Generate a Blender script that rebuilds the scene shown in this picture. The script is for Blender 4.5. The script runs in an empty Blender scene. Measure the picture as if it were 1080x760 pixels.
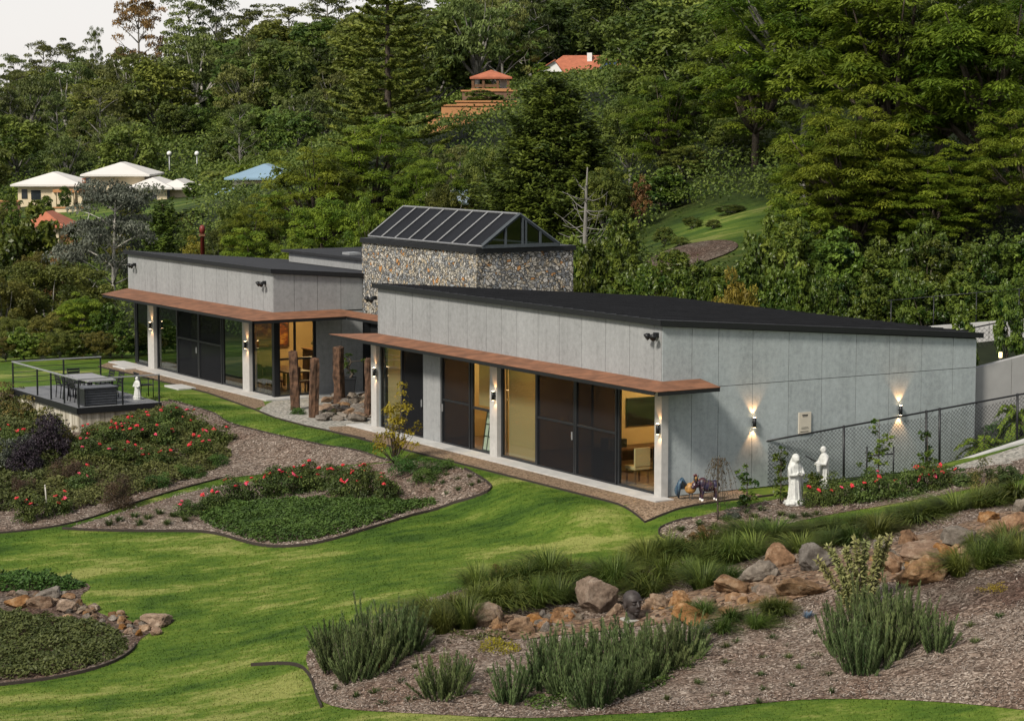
import bpy, math, random
import numpy as np
from mathutils import Vector, Matrix, geometry

R = math.radians
SC = bpy.context.scene
COL = SC.collection

# ------------------------------------------------------------------ camera, sky, sun, exposure
FPX, CAMH = 2377.0, 9.6
PITCH = math.atan(251 / FPX)
cam = bpy.data.cameras.new('camera')
cam.sensor_width = 36.0
cam.lens = FPX / 1080 * 36.0
cam.clip_end = 3000
camo = bpy.data.objects.new('camera', cam)
camo.location = (0, 0, CAMH)
camo.rotation_euler = (math.pi / 2 - PITCH, 0, 0)
COL.objects.link(camo)
SC.camera = camo

SUN_EL, SUN_AZ = R(42), R(-143)          # azimuth measured from +Y towards +X
world = bpy.data.worlds.new('World')
SC.world = world
world.use_nodes = True
wn = world.node_tree.nodes
wl = world.node_tree.links
bg = wn['Background']
sky = wn.new('ShaderNodeTexSky')
sky.sky_type = 'NISHITA'
sky.sun_disc = False
sky.sun_elevation = SUN_EL
sky.sun_rotation = SUN_AZ
sky.air_density = 1.0
sky.dust_density = 1.5
sky.ozone_density = 1.0
hs = wn.new('ShaderNodeHueSaturation')
hs.inputs['Saturation'].default_value = 0.35
wl.new(sky.outputs[0], hs.inputs['Color'])
ov = wn.new('ShaderNodeMixRGB')          # thin evening overcast over the clear sky
ov.inputs[0].default_value = 0.6
tc = wn.new('ShaderNodeTexCoord')
sx = wn.new('ShaderNodeSeparateXYZ')
rp_ = wn.new('ShaderNodeValToRGB')
wl.new(tc.outputs['Generated'], sx.inputs[0])
wl.new(sx.outputs['Z'], rp_.inputs[0])
e0, e1 = rp_.color_ramp.elements
e0.position, e0.color = 0.0, (9.6, 9.1, 8.8, 1)
e1.position, e1.color = 1.0, (3.4, 3.55, 3.9, 1)
e2 = rp_.color_ramp.elements.new(0.22)
e2.color = (5.4, 5.3, 5.3, 1)
wl.new(rp_.outputs[0], ov.inputs[2])
wl.new(hs.outputs[0], ov.inputs[1])
wl.new(ov.outputs[0], bg.inputs['Color'])
bg.inputs['Strength'].default_value = 0.078
sun = bpy.data.lights.new('sun', 'SUN')
sun.energy = 2.75
sun.angle = R(10)
sun.color = (1.0, 0.92, 0.80)
suno = bpy.data.objects.new('sun', sun)
sdir = Vector((math.sin(SUN_AZ) * math.cos(SUN_EL), math.cos(SUN_AZ) * math.cos(SUN_EL), math.sin(SUN_EL)))
suno.rotation_euler = (-sdir).to_track_quat('-Z', 'Y').to_euler()
suno.location = sdir * 200
COL.objects.link(suno)
vs = SC.view_settings
vs.view_transform = 'Standard'
vs.look = 'None'
vs.gamma = 1
vs.exposure = 0.73
SC.cycles.use_denoising = True
SC.cycles.max_bounces = 6
SC.cycles.transparent_max_bounces = 16
SC.cycles.diffuse_bounces = 3
SC.cycles.caustics_reflective = False
SC.cycles.caustics_refractive = False
SC.cycles.sample_clamp_indirect = 4

# ------------------------------------------------------------------ photo geometry
sp_, cp_ = math.sin(PITCH), math.cos(PITCH)


def ray(u, v):
    dx, dy = (u - 540) / FPX, (380 - v) / FPX
    return np.array([dx, dy * sp_ + cp_, dy * cp_ - sp_])


def at(u, v, y):
    d = ray(u, v)
    t = y / d[1]
    return Vector((d[0] * t, y, CAMH + d[2] * t))


def on_z(u, v, z):
    d = ray(u, v)
    t = (z - CAMH) / d[2]
    return Vector((d[0] * t, d[1] * t, z))


C1 = on_z(698, 525, 0)
_a = on_z(400, 452, 0) - C1
GA = Vector((_a.x, _a.y, 0)).normalized()      # along the facades, away from the camera
GB = Vector((GA.y, -GA.x, 0))                  # into the house, to the right
ROTG = math.atan2(GB.y, GB.x)


def G(a, b, z=0.0):
    return C1 + GA * a + GB * b + Vector((0, 0, z))


def on_b(u, v, b):
    """pixel -> (a, z) on the vertical plane b = const"""
    d = Vector(ray(u, v))
    o = Vector((0, 0, CAMH)) - C1
    t = (b - o.dot(GB)) / d.dot(GB)
    p = o + d * t
    return p.dot(GA), p.z


def on_a(u, v, a):
    """pixel -> (b, z) on the vertical plane a = const"""
    d = Vector(ray(u, v))
    o = Vector((0, 0, CAMH)) - C1
    t = (a - o.dot(GA)) / d.dot(GA)
    p = o + d * t
    return p.dot(GB), p.z


def ab(p):
    q = Vector((p[0], p[1], 0)) - Vector((C1.x, C1.y, 0))
    return q.dot(GA), q.dot(GB)


def rp(h):
    return C1 + h


# ------------------------------------------------------------------ objects
def tag(o, label=None, cat=None, group=None, kind=None):
    if label: o['label'] = label
    if cat:
        o['category'] = cat
        if not kind: o['kind'] = 'thing'
    if group: o['group'] = group
    if kind: o['kind'] = kind
    return o


def empty(name, loc=(0, 0, 0), rz=0.0):
    o = bpy.data.objects.new(name, None)
    o.empty_display_size = 0.3
    o.location = loc
    o.rotation_euler.z = rz
    COL.objects.link(o)
    return o


def thing(name, label, cat, loc=(0, 0, 0), group=None, rz=0.0):
    return tag(empty(name, loc, rz), label, cat, group)


def wloc(o):
    v = Vector((0, 0, 0))
    while o is not None:
        v += o.location
        o = o.parent
    return v


def link(name, me, mats, parent=None, loc=None):
    o = bpy.data.objects.new(name, me)
    if not isinstance(mats, (list, tuple)): mats = [mats]
    if len(me.materials) == 0:
        for m in mats: me.materials.append(m)
    COL.objects.link(o)
    if parent is not None: o.parent = parent
    if loc is not None: o.location = loc
    return o


KIDS = {}


def dup(o, loc=None, rz=None, scale=None, label=None, parent=None, group=None):
    """copy of a thing with copies of its parts and sub-parts"""
    c = o.copy()
    COL.objects.link(c)
    if parent is not None: c.parent = parent
    if loc is not None: c.location = loc
    if rz is not None: c.rotation_euler.z = rz
    if scale is not None: c.scale = scale if hasattr(scale, '__len__') else (scale,) * 3
    if label: c['label'] = label
    if group: c['group'] = group
    for ch in list(o.children):
        dup(ch, parent=c)
    return c


class MB:
    """collects shapes and links them as ONE mesh object"""
    def __init__(self):
        self.v, self.f, self.m, self.s = [], [], [], []

    def add(self, vs, fs, mi=0, smooth=False):
        n = len(self.v)
        self.v += [tuple(p) for p in vs]
        self.f += [tuple(i + n for i in f) for f in fs]
        self.m += [mi] * len(fs)
        self.s += [smooth] * len(fs)
        return self

    def hexa(self, p, mi=0):
        """8 points: bottom 0-3 counter-clockwise, top 4-7"""
        return self.add(p, [(3, 2, 1, 0), (4, 5, 6, 7), (0, 1, 5, 4), (1, 2, 6, 5), (2, 3, 7, 6), (3, 0, 4, 7)], mi)

    def box(self, c, s, rz=0.0, mi=0, M=None):
        c = Vector(c)
        hx, hy, hz = s[0] / 2, s[1] / 2, s[2] / 2
        pts = [(-hx, -hy, -hz), (hx, -hy, -hz), (hx, hy, -hz), (-hx, hy, -hz), (-hx, -hy, hz), (hx, -hy, hz), (hx, hy, hz), (-hx, hy, hz)]
        M = M or Matrix.Rotation(rz, 3, 'Z')
        return self.hexa([c + M @ Vector(p) for p in pts], mi)

    def g(self, a0, a1, b0, b1, z0, z1, mi=0, z1b=None, z0b=None):
        """box on the house grid; z1b / z0b: top / bottom height at b1 when it differs"""
        t1 = z1 if z1b is None else z1b
        t0 = z0 if z0b is None else z0b
        p = [G(a1, b0, z0), G(a0, b0, z0), G(a0, b1, t0), G(a1, b1, t0), G(a1, b0, z1), G(a0, b0, z1), G(a0, b1, t1), G(a1, b1, t1)]
        return self.hexa(p, mi)

    def tube(self, pts, rad, n=6, cap=True, mi=0, smooth=True):
        pts = [Vector(p) for p in pts]
        if not hasattr(rad, '__len__'): rad = [rad] * len(pts)
        vs, fs = [], []
        up = Vector((0.13, 0.21, 1)).normalized()
        prev = None
        for i, p in enumerate(pts):
            d = (pts[min(i + 1, len(pts) - 1)] - pts[max(i - 1, 0)])
            if d.length < 1e-9: d = Vector((0, 0, 1))
            d.normalize()
            if prev is None:
                x = d.cross(up)
                if x.length < 0.05: x = d.cross(Vector((1, 0, 0)))
            else:
                x = prev - d * prev.dot(d)
                if x.length < 1e-6: x = d.cross(up)
            x.normalize()
            prev = x
            y = d.cross(x)
            for k in range(n):
                t = 2 * math.pi * k / n
                vs.append(p + (x * math.cos(t) + y * math.sin(t)) * rad[i])
        for i in range(len(pts) - 1):
            for k in range(n):
                fs.append((i * n + k, i * n + (k + 1) % n, (i + 1) * n + (k + 1) % n, (i + 1) * n + k))
        if cap:
            fs.append(tuple(range(n))[::-1])
            fs.append(tuple((len(pts) - 1) * n + k for k in range(n)))
        return self.add(vs, fs, mi, smooth)

    def rings(self, rings, mi=0, smooth=True, cap=True):
        n = len(rings[0])
        vs = [p for r in rings for p in r]
        fs = []
        for i in range(len(rings) - 1):
            for k in range(n):
                fs.append((i * n + k, i * n + (k + 1) % n, (i + 1) * n + (k + 1) % n, (i + 1) * n + k))
        if cap:
            fs.append(tuple(range(n))[::-1])
            fs.append(tuple((len(rings) - 1) * n + k for k in range(n)))
        return self.add(vs, fs, mi, smooth)

    def lathe(self, c, prof, n=16, mi=0):
        c = Vector(c)
        rg = [[c + Vector((r * math.cos(2 * math.pi * k / n), r * math.sin(2 * math.pi * k / n), z)) for k in range(n)] for r, z in prof]
        return self.rings(rg, mi)

    def ico(self, c, r, sub=1, M=None, mi=0):
        import bmesh
        bm = bmesh.new()
        bmesh.ops.create_icosphere(bm, subdivisions=sub, radius=1)
        rr = Vector(r if hasattr(r, '__len__') else (r, r, r))
        M = M or Matrix.Identity(3)
        vs = [Vector(c) + M @ Vector((v.co.x * rr.x, v.co.y * rr.y, v.co.z * rr.z)) for v in bm.verts]
        fs = [tuple(v.index for v in f.verts) for f in bm.faces]
        bm.free()
        return self.add(vs, fs, mi, True)

    def build(self, name, mats, parent=None, loc=None, bevel=0.0):
        if parent is not None:
            org = wloc(parent)
        elif loc is not None:
            org = Vector(loc)
        else:
            xs = np.array(self.v)
            org = Vector((float(xs[:, 0].mean()), float(xs[:, 1].mean()), float(xs[:, 2].min())))
        me = bpy.data.meshes.new(name)
        me.from_pydata([(p[0] - org.x, p[1] - org.y, p[2] - org.z) for p in self.v], [], self.f)
        me.polygons.foreach_set('material_index', self.m)
        me.polygons.foreach_set('use_smooth', self.s)
        me.update()
        o = link(name, me, mats, parent, None if parent is not None else org)
        if bevel:
            md = o.modifiers.new('bevel', 'BEVEL')
            md.width = bevel
            md.segments = 2
            md.limit_method = 'ANGLE'
        return o


def np_mesh(name, verts, faces, attrs=None, smooth=False):
    verts = np.asarray(verts, dtype=np.float32)
    faces = np.asarray(faces, dtype=np.int32)
    me = bpy.data.meshes.new(name)
    k = faces.shape[1]
    me.vertices.add(len(verts))
    me.vertices.foreach_set('co', verts.ravel())
    me.loops.add(faces.size)
    me.loops.foreach_set('vertex_index', faces.ravel())
    me.polygons.add(len(faces))
    me.polygons.foreach_set('loop_start', np.arange(0, faces.size, k, dtype=np.int32))
    me.polygons.foreach_set('loop_total', np.full(len(faces), k, dtype=np.int32))
    me.polygons.foreach_set('use_smooth', np.full(len(faces), smooth, dtype=bool))
    for nm, arr in (attrs or {}).items():
        at_ = me.attributes.new(nm, 'FLOAT', 'POINT')
        at_.data.foreach_set('value', np.asarray(arr, dtype=np.float32))
    me.update(calc_edges=True)
    me.validate()
    return me


# ------------------------------------------------------------------ materials
class NT:
    def __init__(self, name):
        self.mat = bpy.data.materials.new(name)
        self.mat.use_nodes = True
        self.t = self.mat.node_tree
        self.b = self.t.nodes['Principled BSDF']
        self.out = self.t.nodes['Material Output']

    def n(self, typ, **kw):
        nd = self.t.nodes.new('ShaderNode' + typ)
        for k, v in kw.items():
            if k in nd.inputs: pass
            setattr(nd, k, v)
        return nd

    def l(self, a, b):
        self.t.links.new(a, b)

    def pos(self, scale=(1, 1, 1), obj=False):
        if obj:
            src = self.n('TexCoord').outputs['Object']
        else:
            src = self.n('NewGeometry').outputs['Position']
        mp = self.n('Mapping')
        mp.inputs['Scale'].default_value = scale
        self.l(src, mp.inputs['Vector'])
        return mp.outputs[0]

    def noise(self, vec, scale, detail=4, rough=0.6):
        nd = self.n('TexNoise')
        nd.inputs['Scale'].default_value = scale
        nd.inputs['Detail'].default_value = detail
        nd.inputs['Roughness'].default_value = rough
        self.l(vec, nd.inputs['Vector'])
        return nd.outputs['Fac']

    def ramp(self, fac, stops, interp='LINEAR'):
        nd = self.n('ValToRGB')
        cr = nd.color_ramp
        cr.interpolation = interp
        while len(cr.elements) > 1: cr.elements.remove(cr.elements[-1])
        for i, (p, c) in enumerate(stops):
            e = cr.elements[0] if i == 0 else cr.elements.new(p)
            e.position = p
            e.color = (c[0], c[1], c[2], 1)
        self.l(fac, nd.inputs[0])
        return nd.outputs[0]

    def mix(self, fac, a, b, blend='MIX'):
        nd = self.n('MixRGB', blend_type=blend)
        for i, x in ((0, fac), (1, a), (2, b)):
            if hasattr(x, 'links'): self.l(x, nd.inputs[i])
            elif isinstance(x, (int, float)): nd.inputs[i].default_value = x
            else: nd.inputs[i].default_value = (x[0], x[1], x[2], 1)
        return nd.outputs[0]

    def math(self, op, a, b=0.0):
        nd = self.n('Math', operation=op)
        for i, x in ((0, a), (1, b)):
            if hasattr(x, 'links'): self.l(x, nd.inputs[i])
            else: nd.inputs[i].default_value = x
        return nd.outputs[0]

    def bump(self, h, strength=0.4, dist=0.02):
        nd = self.n('Bump')
        nd.inputs['Strength'].default_value = strength
        nd.inputs['Distance'].default_value = dist
        self.l(h, nd.inputs['Height'])
        self.l(nd.outputs[0], self.b.inputs['Normal'])

    def set(self, col=None, rough=None, metal=None, spec=None):
        b = self.b
        if col is not None:
            if hasattr(col, 'links'): self.l(col, b.inputs['Base Color'])
            else: b.inputs['Base Color'].default_value = (col[0], col[1], col[2], 1)
        if rough is not None:
            if hasattr(rough, 'links'): self.l(rough, b.inputs['Roughness'])
            else: b.inputs['Roughness'].default_value = rough
        if metal is not None: b.inputs['Metallic'].default_value = metal
        if spec is not None: b.inputs['Specular IOR Level'].default_value = spec
        return self


def plain(name, col, rough=0.6, metal=0.0, var=0.15, scale=6, bump=0.0, spec=0.4, obj=False):
    t = NT(name)
    p = t.pos(obj=obj)
    nz = t.noise(p, scale, 5)
    lo = [c * (1 - var) for c in col]
    hi = [min(1, c * (1 + var)) for c in col]
    t.set(t.ramp(nz, [(0.3, lo), (0.7, hi)]), rough, metal, spec)
    if bump: t.bump(t.noise(p, scale * 6, 4), bump, 0.01)
    return t.mat


def leaf_mat(name, dark, light, var=0.25, trans=0.3, rough=0.55, hue=0.02):
    """leaf colours run from dark to light by leaf clump (an own colour of the leaves) and by plant"""
    t = NT(name)
    an = t.n('Attribute', attribute_name='tint')
    col = t.ramp(an.outputs['Fac'], [(0.0, dark), (1.0, light)])
    oi = t.n('ObjectInfo')
    h = t.n('HueSaturation')
    t.l(col, h.inputs['Color'])
    t.l(t.math('ADD', 0.5 - hue, t.math('MULTIPLY', oi.outputs['Random'], 2 * hue)), h.inputs['Hue'])
    r2 = t.math('FRACT', t.math('MULTIPLY', oi.outputs['Random'], 7.31))
    t.l(t.math('ADD', 1 - var, t.math('MULTIPLY', r2, 2 * var)), h.inputs['Value'])
    t.set(h.outputs[0], rough, 0, 0.25)
    tr = t.n('BsdfTranslucent')
    t.l(h.outputs[0], tr.inputs['Color'])
    mx = t.n('MixShader')
    mx.inputs[0].default_value = trans
    t.l(t.b.outputs[0], mx.inputs[1])
    t.l(tr.outputs[0], mx.inputs[2])
    t.l(mx.outputs[0], t.out.inputs['Surface'])
    return t.mat


def emit_mat(name, col, strength):
    t = NT(name)
    t.b.inputs['Emission Color'].default_value = (*col, 1)
    t.b.inputs['Emission Strength'].default_value = strength
    t.set(col, 0.6)
    return t.mat
# ------------------------------------------------------------------ terrain
rng = np.random.default_rng(7)
random.seed(7)
CP = []
for a, b, z in [(0, -1.2, 0), (8, -1.2, 0), (16, -1.5, 0), (22, -1.5, 0), (30, -1.2, 0), (38, -1.2, 0), (-1, 0, 0), (-1, 3, .05), (5, 5, 0), (15, 5, 0),
                (25, 5, 0), (35, 5, 0), (0, 11, .9), (10, 12, 1.2), (20, 12, .8), (35, 11, .1), (42, 0, 0), (44, 6, 0), (25.2, -6.5, -.9), (30, -6.6, -.95), (25, -8, -1.1),
                (30, -9, -1.2), (33, -5, -.02), (38, -5, -.02), (36, -9, -.1), (28.5, -4.2, -.35), (25.5, -3.2, -.12), (33, -8, -.6), (41, -10, -.2)]:
    CP.append(tuple(G(a, b, z)))
for u, v, y in [(720, 545, 55.1), (930, 515, 57.5), (838, 532, 56.5), (900, 545, 54.5), (1060, 500, 56), (1080, 520, 53.3), (740, 590, 53.2), (900, 570, 52.3),
                (600, 610, 52), (560, 540, 57.8), (700, 560, 55), (628, 650, 49.5), (780, 620, 49.5), (900, 600, 49), (1050, 555, 50), (1080, 580, 47.5),
                (440, 720, 45), (600, 740, 43.5), (700, 690, 46), (800, 660, 47), (900, 690, 44.5), (1000, 650, 45), (1080, 680, 42.5), (1080, 745, 40.5),
                (850, 740, 42), (640, 755, 42), (340, 735, 45.5), (330, 690, 48), (540, 900, 36), (1080, 900, 35), (0, 900, 36), (500, 600, 53.5),
                (250, 590, 57.5), (0, 590, 59), (150, 640, 54), (0, 740, 48), (0, 650, 54), (300, 660, 51), (200, 720, 48), (450, 620, 52), (0, 560, 61),
                (70, 558, 61), (250, 575, 58.5), (380, 560, 58.5), (515, 515, 62), (400, 478, 66.5), (440, 500, 64.5), (480, 492, 64.5), (240, 430, 76),
                (210, 415, 78.3), (170, 440, 75), (300, 470, 70), (350, 485, 68), (230, 490, 69), (300, 510, 65.5), (130, 470, 70.5), (90, 500, 67.5),
                (40, 520, 65.5), (0, 500, 68), (0, 450, 73), (10, 395, 85.8), (1000, 487, 60), (1080, 465, 60.5), (50, 375, 95)]:
    CP.append(tuple(at(u, v, y)))
CP += [(-14, 100, -.3), (-22, 130, -.8), (-19, 150, 0), (-45, 190, -.6), (-41, 225, 2.2), (-33, 225, 2.4), (-25, 220, 3.6), (-50, 270, 3.8), (-33, 270, 3.8), (-58, 260, 1),
       (-99, 480, 9.5), (-140, 480, 6), (-58, 450, 16), (0, 430, 24), (60, 420, 29), (150, 400, 34), (-100, 650, 6), (0, 650, 20), (200, 650, 30), (-200, 520, 2),
       (-80, 350, 6), (-48, 350, 10), (-20, 350, 14.5), (0, 300, 14), (0, 350, 19), (9.5, 265, 14.6), (18, 265, 15), (-2.2, 226, 12), (3, 226, 12.2), (-4.2, 200, 9.3), (-8, 185, 7.6),
       (0, 110, 2.2), (0, 95, .9), (0, 140, 4.4), (0, 165, 6.5), (-15, 110, .3), (-20, 175, 1.5), (3.2, 100, 2.6), (9.3, 85, 2.4), (8.8, 105, 4.7), (6.2, 98, 3.8), (17, 90, 4),
       (14.9, 68, 1.7), (15.9, 72, 1.9), (20, 110, 7.5), (30, 90, 6), (35, 70, 4), (25, 60, 2.2), (23, 50, 1.4), (20, 130, 10.5), (40, 150, 16), (25, 200, 17), (60, 200, 24),
       (60, 120, 14), (60, 60, 5), (40, 40, 1.5), (-40, 40, -3.2), (-40, 60, -2.6), (-50, 90, -1.5), (-60, 130, -2), (-80, 200, -1), (-120, 260, 1), (-120, 350, 4),
       (-25, 95, -.4), (-30, 75, -1.6), (-300, 300, 0), (300, 300, 40), (-300, 700, 5), (300, 700, 40), (0, 800, 16), (-100, 20, -4), (100, 20, 5), (0, 10, -2), (150, 100, 25),
       (-150, 100, -3)]
CP = np.array([[float(c) for c in p] for p in CP])


def _phi(r2):
    return 0.5 * r2 * np.log(r2 + 1e-9)


_S = 50.0
_X = CP[:, :2] / _S
_n = len(_X)
_K = _phi(((_X[:, None] - _X[None]) ** 2).sum(-1)) + np.eye(_n) * 2e-4
_Pm = np.c_[np.ones(_n), _X]
_A = np.block([[_K, _Pm], [_Pm.T, np.zeros((3, 3))]])
_W = np.linalg.solve(_A, np.r_[CP[:, 2], 0, 0, 0])


def sstep(x):
    x = np.clip(x, 0, 1)
    return x * x * (3 - 2 * x)


def zt(x, y):
    x = np.atleast_1d(np.asarray(x, float))
    y = np.atleast_1d(np.asarray(y, float))
    shp = x.shape
    q = np.c_[x.ravel(), y.ravel()] / _S
    out = np.empty(len(q))
    for i in range(0, len(q), 20000):
        s = q[i:i + 20000]
        out[i:i + 20000] = _phi(((s[:, None] - _X[None]) ** 2).sum(-1)) @ _W[:_n] + _W[_n] + s @ _W[_n + 1:]
    out = np.clip(out, -6, 60).reshape(shp)
    dx, dy = x - C1.x, y - C1.y
    a = dx * GA.x + dy * GA.y
    b = dx * GB.x + dy * GB.y
    ex = np.maximum(np.maximum(0.2 - a, a - 38.5), 0)
    ey = np.maximum(np.maximum(-1.7 - b, b - 10.3), 0)
    w = sstep(np.hypot(ex, ey) / 2.2)
    return out * w


def z1(x, y):
    return float(zt(x, y)[0])


def onto(x, y, dz=0.0):
    return Vector((x, y, z1(x, y) + dz))


def gp_many(uv):
    """pixels -> points where their rays meet the ground"""
    uv = np.asarray(uv, float)
    D = np.array([ray(u, v) for u, v in uv])
    ys = 36 * (800 / 36) ** (np.linspace(0, 1, 420))
    lo = np.full(len(D), ys[0])
    hi = np.full(len(D), ys[-1])
    done = np.zeros(len(D), bool)
    for k in range(len(ys)):
        x = D[:, 0] / D[:, 1] * ys[k]
        z = CAMH + D[:, 2] / D[:, 1] * ys[k]
        under = z <= zt(x, np.full_like(x, ys[k]))
        new = under & ~done
        hi[new] = ys[k]
        lo[new] = ys[max(k - 1, 0)]
        done |= under
        if done.all(): break
    for _ in range(18):
        m = (lo + hi) / 2
        under = (CAMH + D[:, 2] / D[:, 1] * m) <= zt(D[:, 0] / D[:, 1] * m, m)
        hi = np.where(under, m, hi)
        lo = np.where(under, lo, m)
    return np.c_[D[:, 0] / D[:, 1] * hi, hi, zt(D[:, 0] / D[:, 1] * hi, hi)]


def gp(u, v):
    return Vector(gp_many([(u, v)])[0])


def inpoly(xy, poly):
    xy = np.asarray(xy)
    x, y = xy[:, 0], xy[:, 1]
    c = np.zeros(len(xy), bool)
    n = len(poly)
    for i in range(n):
        x0, y0 = poly[i][0], poly[i][1]
        x1, y1 = poly[(i + 1) % n][0], poly[(i + 1) % n][1]
        if y0 == y1: continue
        k = ((y0 > y) != (y1 > y)) & (x < (x1 - x0) * (y - y0) / (y1 - y0) + x0)
        c ^= k
    return c


def smooth_poly(p, n=2, closed=True):
    p = [Vector((q[0], q[1])) for q in p]
    for _ in range(n):
        r = []
        m = len(p)
        for i in range(m if closed else m - 1):
            a, b = p[i], p[(i + 1) % m]
            r += [a.lerp(b, .25), a.lerp(b, .75)]
        if not closed: r = [p[0]] + r + [p[-1]]
        p = r
    return p


def pxpoly(uv, n=2, closed=True):
    return smooth_poly([(p[0], p[1]) for p in gp_many(uv)], n, closed)


# ---- materials of the ground
def m_lawn():
    t = NT('lawn')
    p = t.pos()
    d = t.pos(scale=(0.55, 1.5, 1))
    n1 = t.noise(d, 0.55, 5, .62)
    n2 = t.noise(t.pos(scale=(.9, 2.2, 1)), 2.2, 5, .7)
    n3 = t.noise(p, 16, 4, .8)
    n4 = t.noise(t.pos(scale=(.5, 1.3, 1)), .22, 3, .5)
    m = t.math('ADD', t.math('MULTIPLY', n1, .5), t.math('ADD', t.math('MULTIPLY', n2, .25), t.math('MULTIPLY', n4, .25)))
    c = t.ramp(m, [(.40, (.030, .070, .008)), (.47, (.07, .13, .014)), (.535, (.122, .182, .023)), (.595, (.27, .285, .08))])
    c = t.mix(t.ramp(n3, [(.35, (0, 0, 0)), (.7, (1, 1, 1))]), c, t.mix(1.0, c, (.62, .66, .6), 'MULTIPLY'))
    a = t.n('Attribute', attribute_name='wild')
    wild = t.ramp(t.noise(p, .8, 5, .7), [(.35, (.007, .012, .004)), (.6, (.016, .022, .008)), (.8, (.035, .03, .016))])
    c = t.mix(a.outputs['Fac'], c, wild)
    t.set(c, .8, 0, .15)
    t.bump(t.math('ADD', t.noise(p, 30, 4, .8), t.math('MULTIPLY', n2, .6)), .7, .05)
    return t.mat


def m_mulch(name='mulch', tone=1.0, red=0.0):
    t = NT(name)
    p = t.pos()
    v = t.n('TexVoronoi')
    v.inputs['Scale'].default_value = 27
    mp = t.n('Mapping')
    mp.inputs['Scale'].default_value = (.55, 1.25, 1)
    mp.inputs['Rotation'].default_value = (0, 0, .5)
    nd = t.n('TexNoise')
    nd.inputs['Scale'].default_value = 2.5
    t.l(p, nd.inputs['Vector'])
    vm = t.n('VectorMath', operation='ADD')
    t.l(p, vm.inputs[0])
    sc = t.n('VectorMath', operation='SCALE')
    t.l(nd.outputs['Color'], sc.inputs[0])
    sc.inputs['Scale'].default_value = .6
    t.l(sc.outputs[0], vm.inputs[1])
    t.l(vm.outputs[0], mp.inputs['Vector'])
    t.l(mp.outputs[0], v.inputs['Vector'])
    sep = t.n('SeparateColor')
    t.l(v.outputs['Color'], sep.inputs[0])
    k = tone
    c = t.ramp(sep.outputs[0], [(0, (.05 * k, .038 * k, .029 * k)), (.45, (.15 * k, .114 * k, .09 * k)), (.8, (.26 * k, .21 * k, .172 * k)), (1, (.43 * k, .37 * k, .315 * k))])
    big = t.noise(p, .7, 4, .6)
    c = t.mix(t.ramp(big, [(.4, (0, 0, 0)), (.65, (.75, .75, .75))]), c, t.mix(1.0, c, (.62 + red * .3, .5, .45), 'MULTIPLY'))
    t.set(c, .9, 0, .1)
    t.bump(t.math('ADD', sep.outputs[0], t.noise(p, 9, 3)), .9, .06)
    return t.mat


def m_pebble(name, cols, scale=26, bump=.8):
    t = NT(name)
    p = t.pos()
    v = t.n('TexVoronoi')
    v.inputs['Scale'].default_value = scale
    t.l(p, v.inputs['Vector'])
    sep = t.n('SeparateColor')
    t.l(v.outputs['Color'], sep.inputs[0])
    c = t.ramp(sep.outputs[1], [(i / (len(cols) - 1), q) for i, q in enumerate(cols)])
    t.set(c, .8, 0, .2)
    t.bump(t.math('SUBTRACT', 1.0, v.outputs['Distance']), bump, .03)
    return t.mat


M = {}
M['lawn'] = m_lawn()
M['mulch'] = m_mulch()
M['mulch_dark'] = m_mulch('mulch_dark', .62, .2)
M['gravel'] = m_pebble('brown_gravel', [(.07, .045, .028), (.2, .14, .09), (.3, .22, .15), (.13, .09, .06)], 22)
M['pebbles'] = m_pebble('grey_pebbles', [(.12, .12, .11), (.26, .25, .22), (.4, .38, .34), (.18, .17, .15)], 14)
M['edge'] = plain('edging_timber', (.03, .022, .018), .8)

# ---- the ground mesh
xs = np.unique(np.r_[np.linspace(-420, -60, 37), np.linspace(-60, -24, 46), np.linspace(-24, 22, 185), np.linspace(22, 60, 46), np.linspace(60, 420, 37)])
ys = np.unique(np.r_[np.linspace(-30, 34, 33), np.linspace(34, 96, 249), np.linspace(96, 300, 137), np.linspace(300, 900, 61)])
gx, gy = np.meshgrid(xs, ys)
gz = zt(gx, gy)
nx, ny = len(xs), len(ys)
idx = np.arange(nx * ny).reshape(ny, nx)
fc = np.stack([idx[:-1, :-1], idx[:-1, 1:], idx[1:, 1:], idx[1:, :-1]], -1).reshape(-1, 4)
_da = (gx - C1.x) * GA.x + (gy - C1.y) * GA.y
_db = (gx - C1.x) * GB.x + (gy - C1.y) * GB.y
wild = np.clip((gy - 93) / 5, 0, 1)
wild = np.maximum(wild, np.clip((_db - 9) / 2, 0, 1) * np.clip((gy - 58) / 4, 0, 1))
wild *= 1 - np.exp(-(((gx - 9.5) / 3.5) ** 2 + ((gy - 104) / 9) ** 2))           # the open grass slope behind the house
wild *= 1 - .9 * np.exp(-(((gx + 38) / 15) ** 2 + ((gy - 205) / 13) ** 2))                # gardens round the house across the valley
me = np_mesh('ground', np.c_[gx.ravel(), gy.ravel(), gz.ravel()], fc, {'wild': wild.ravel()}, True)
ground = tag(link('ground', me, M['lawn']), kind='structure')


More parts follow.
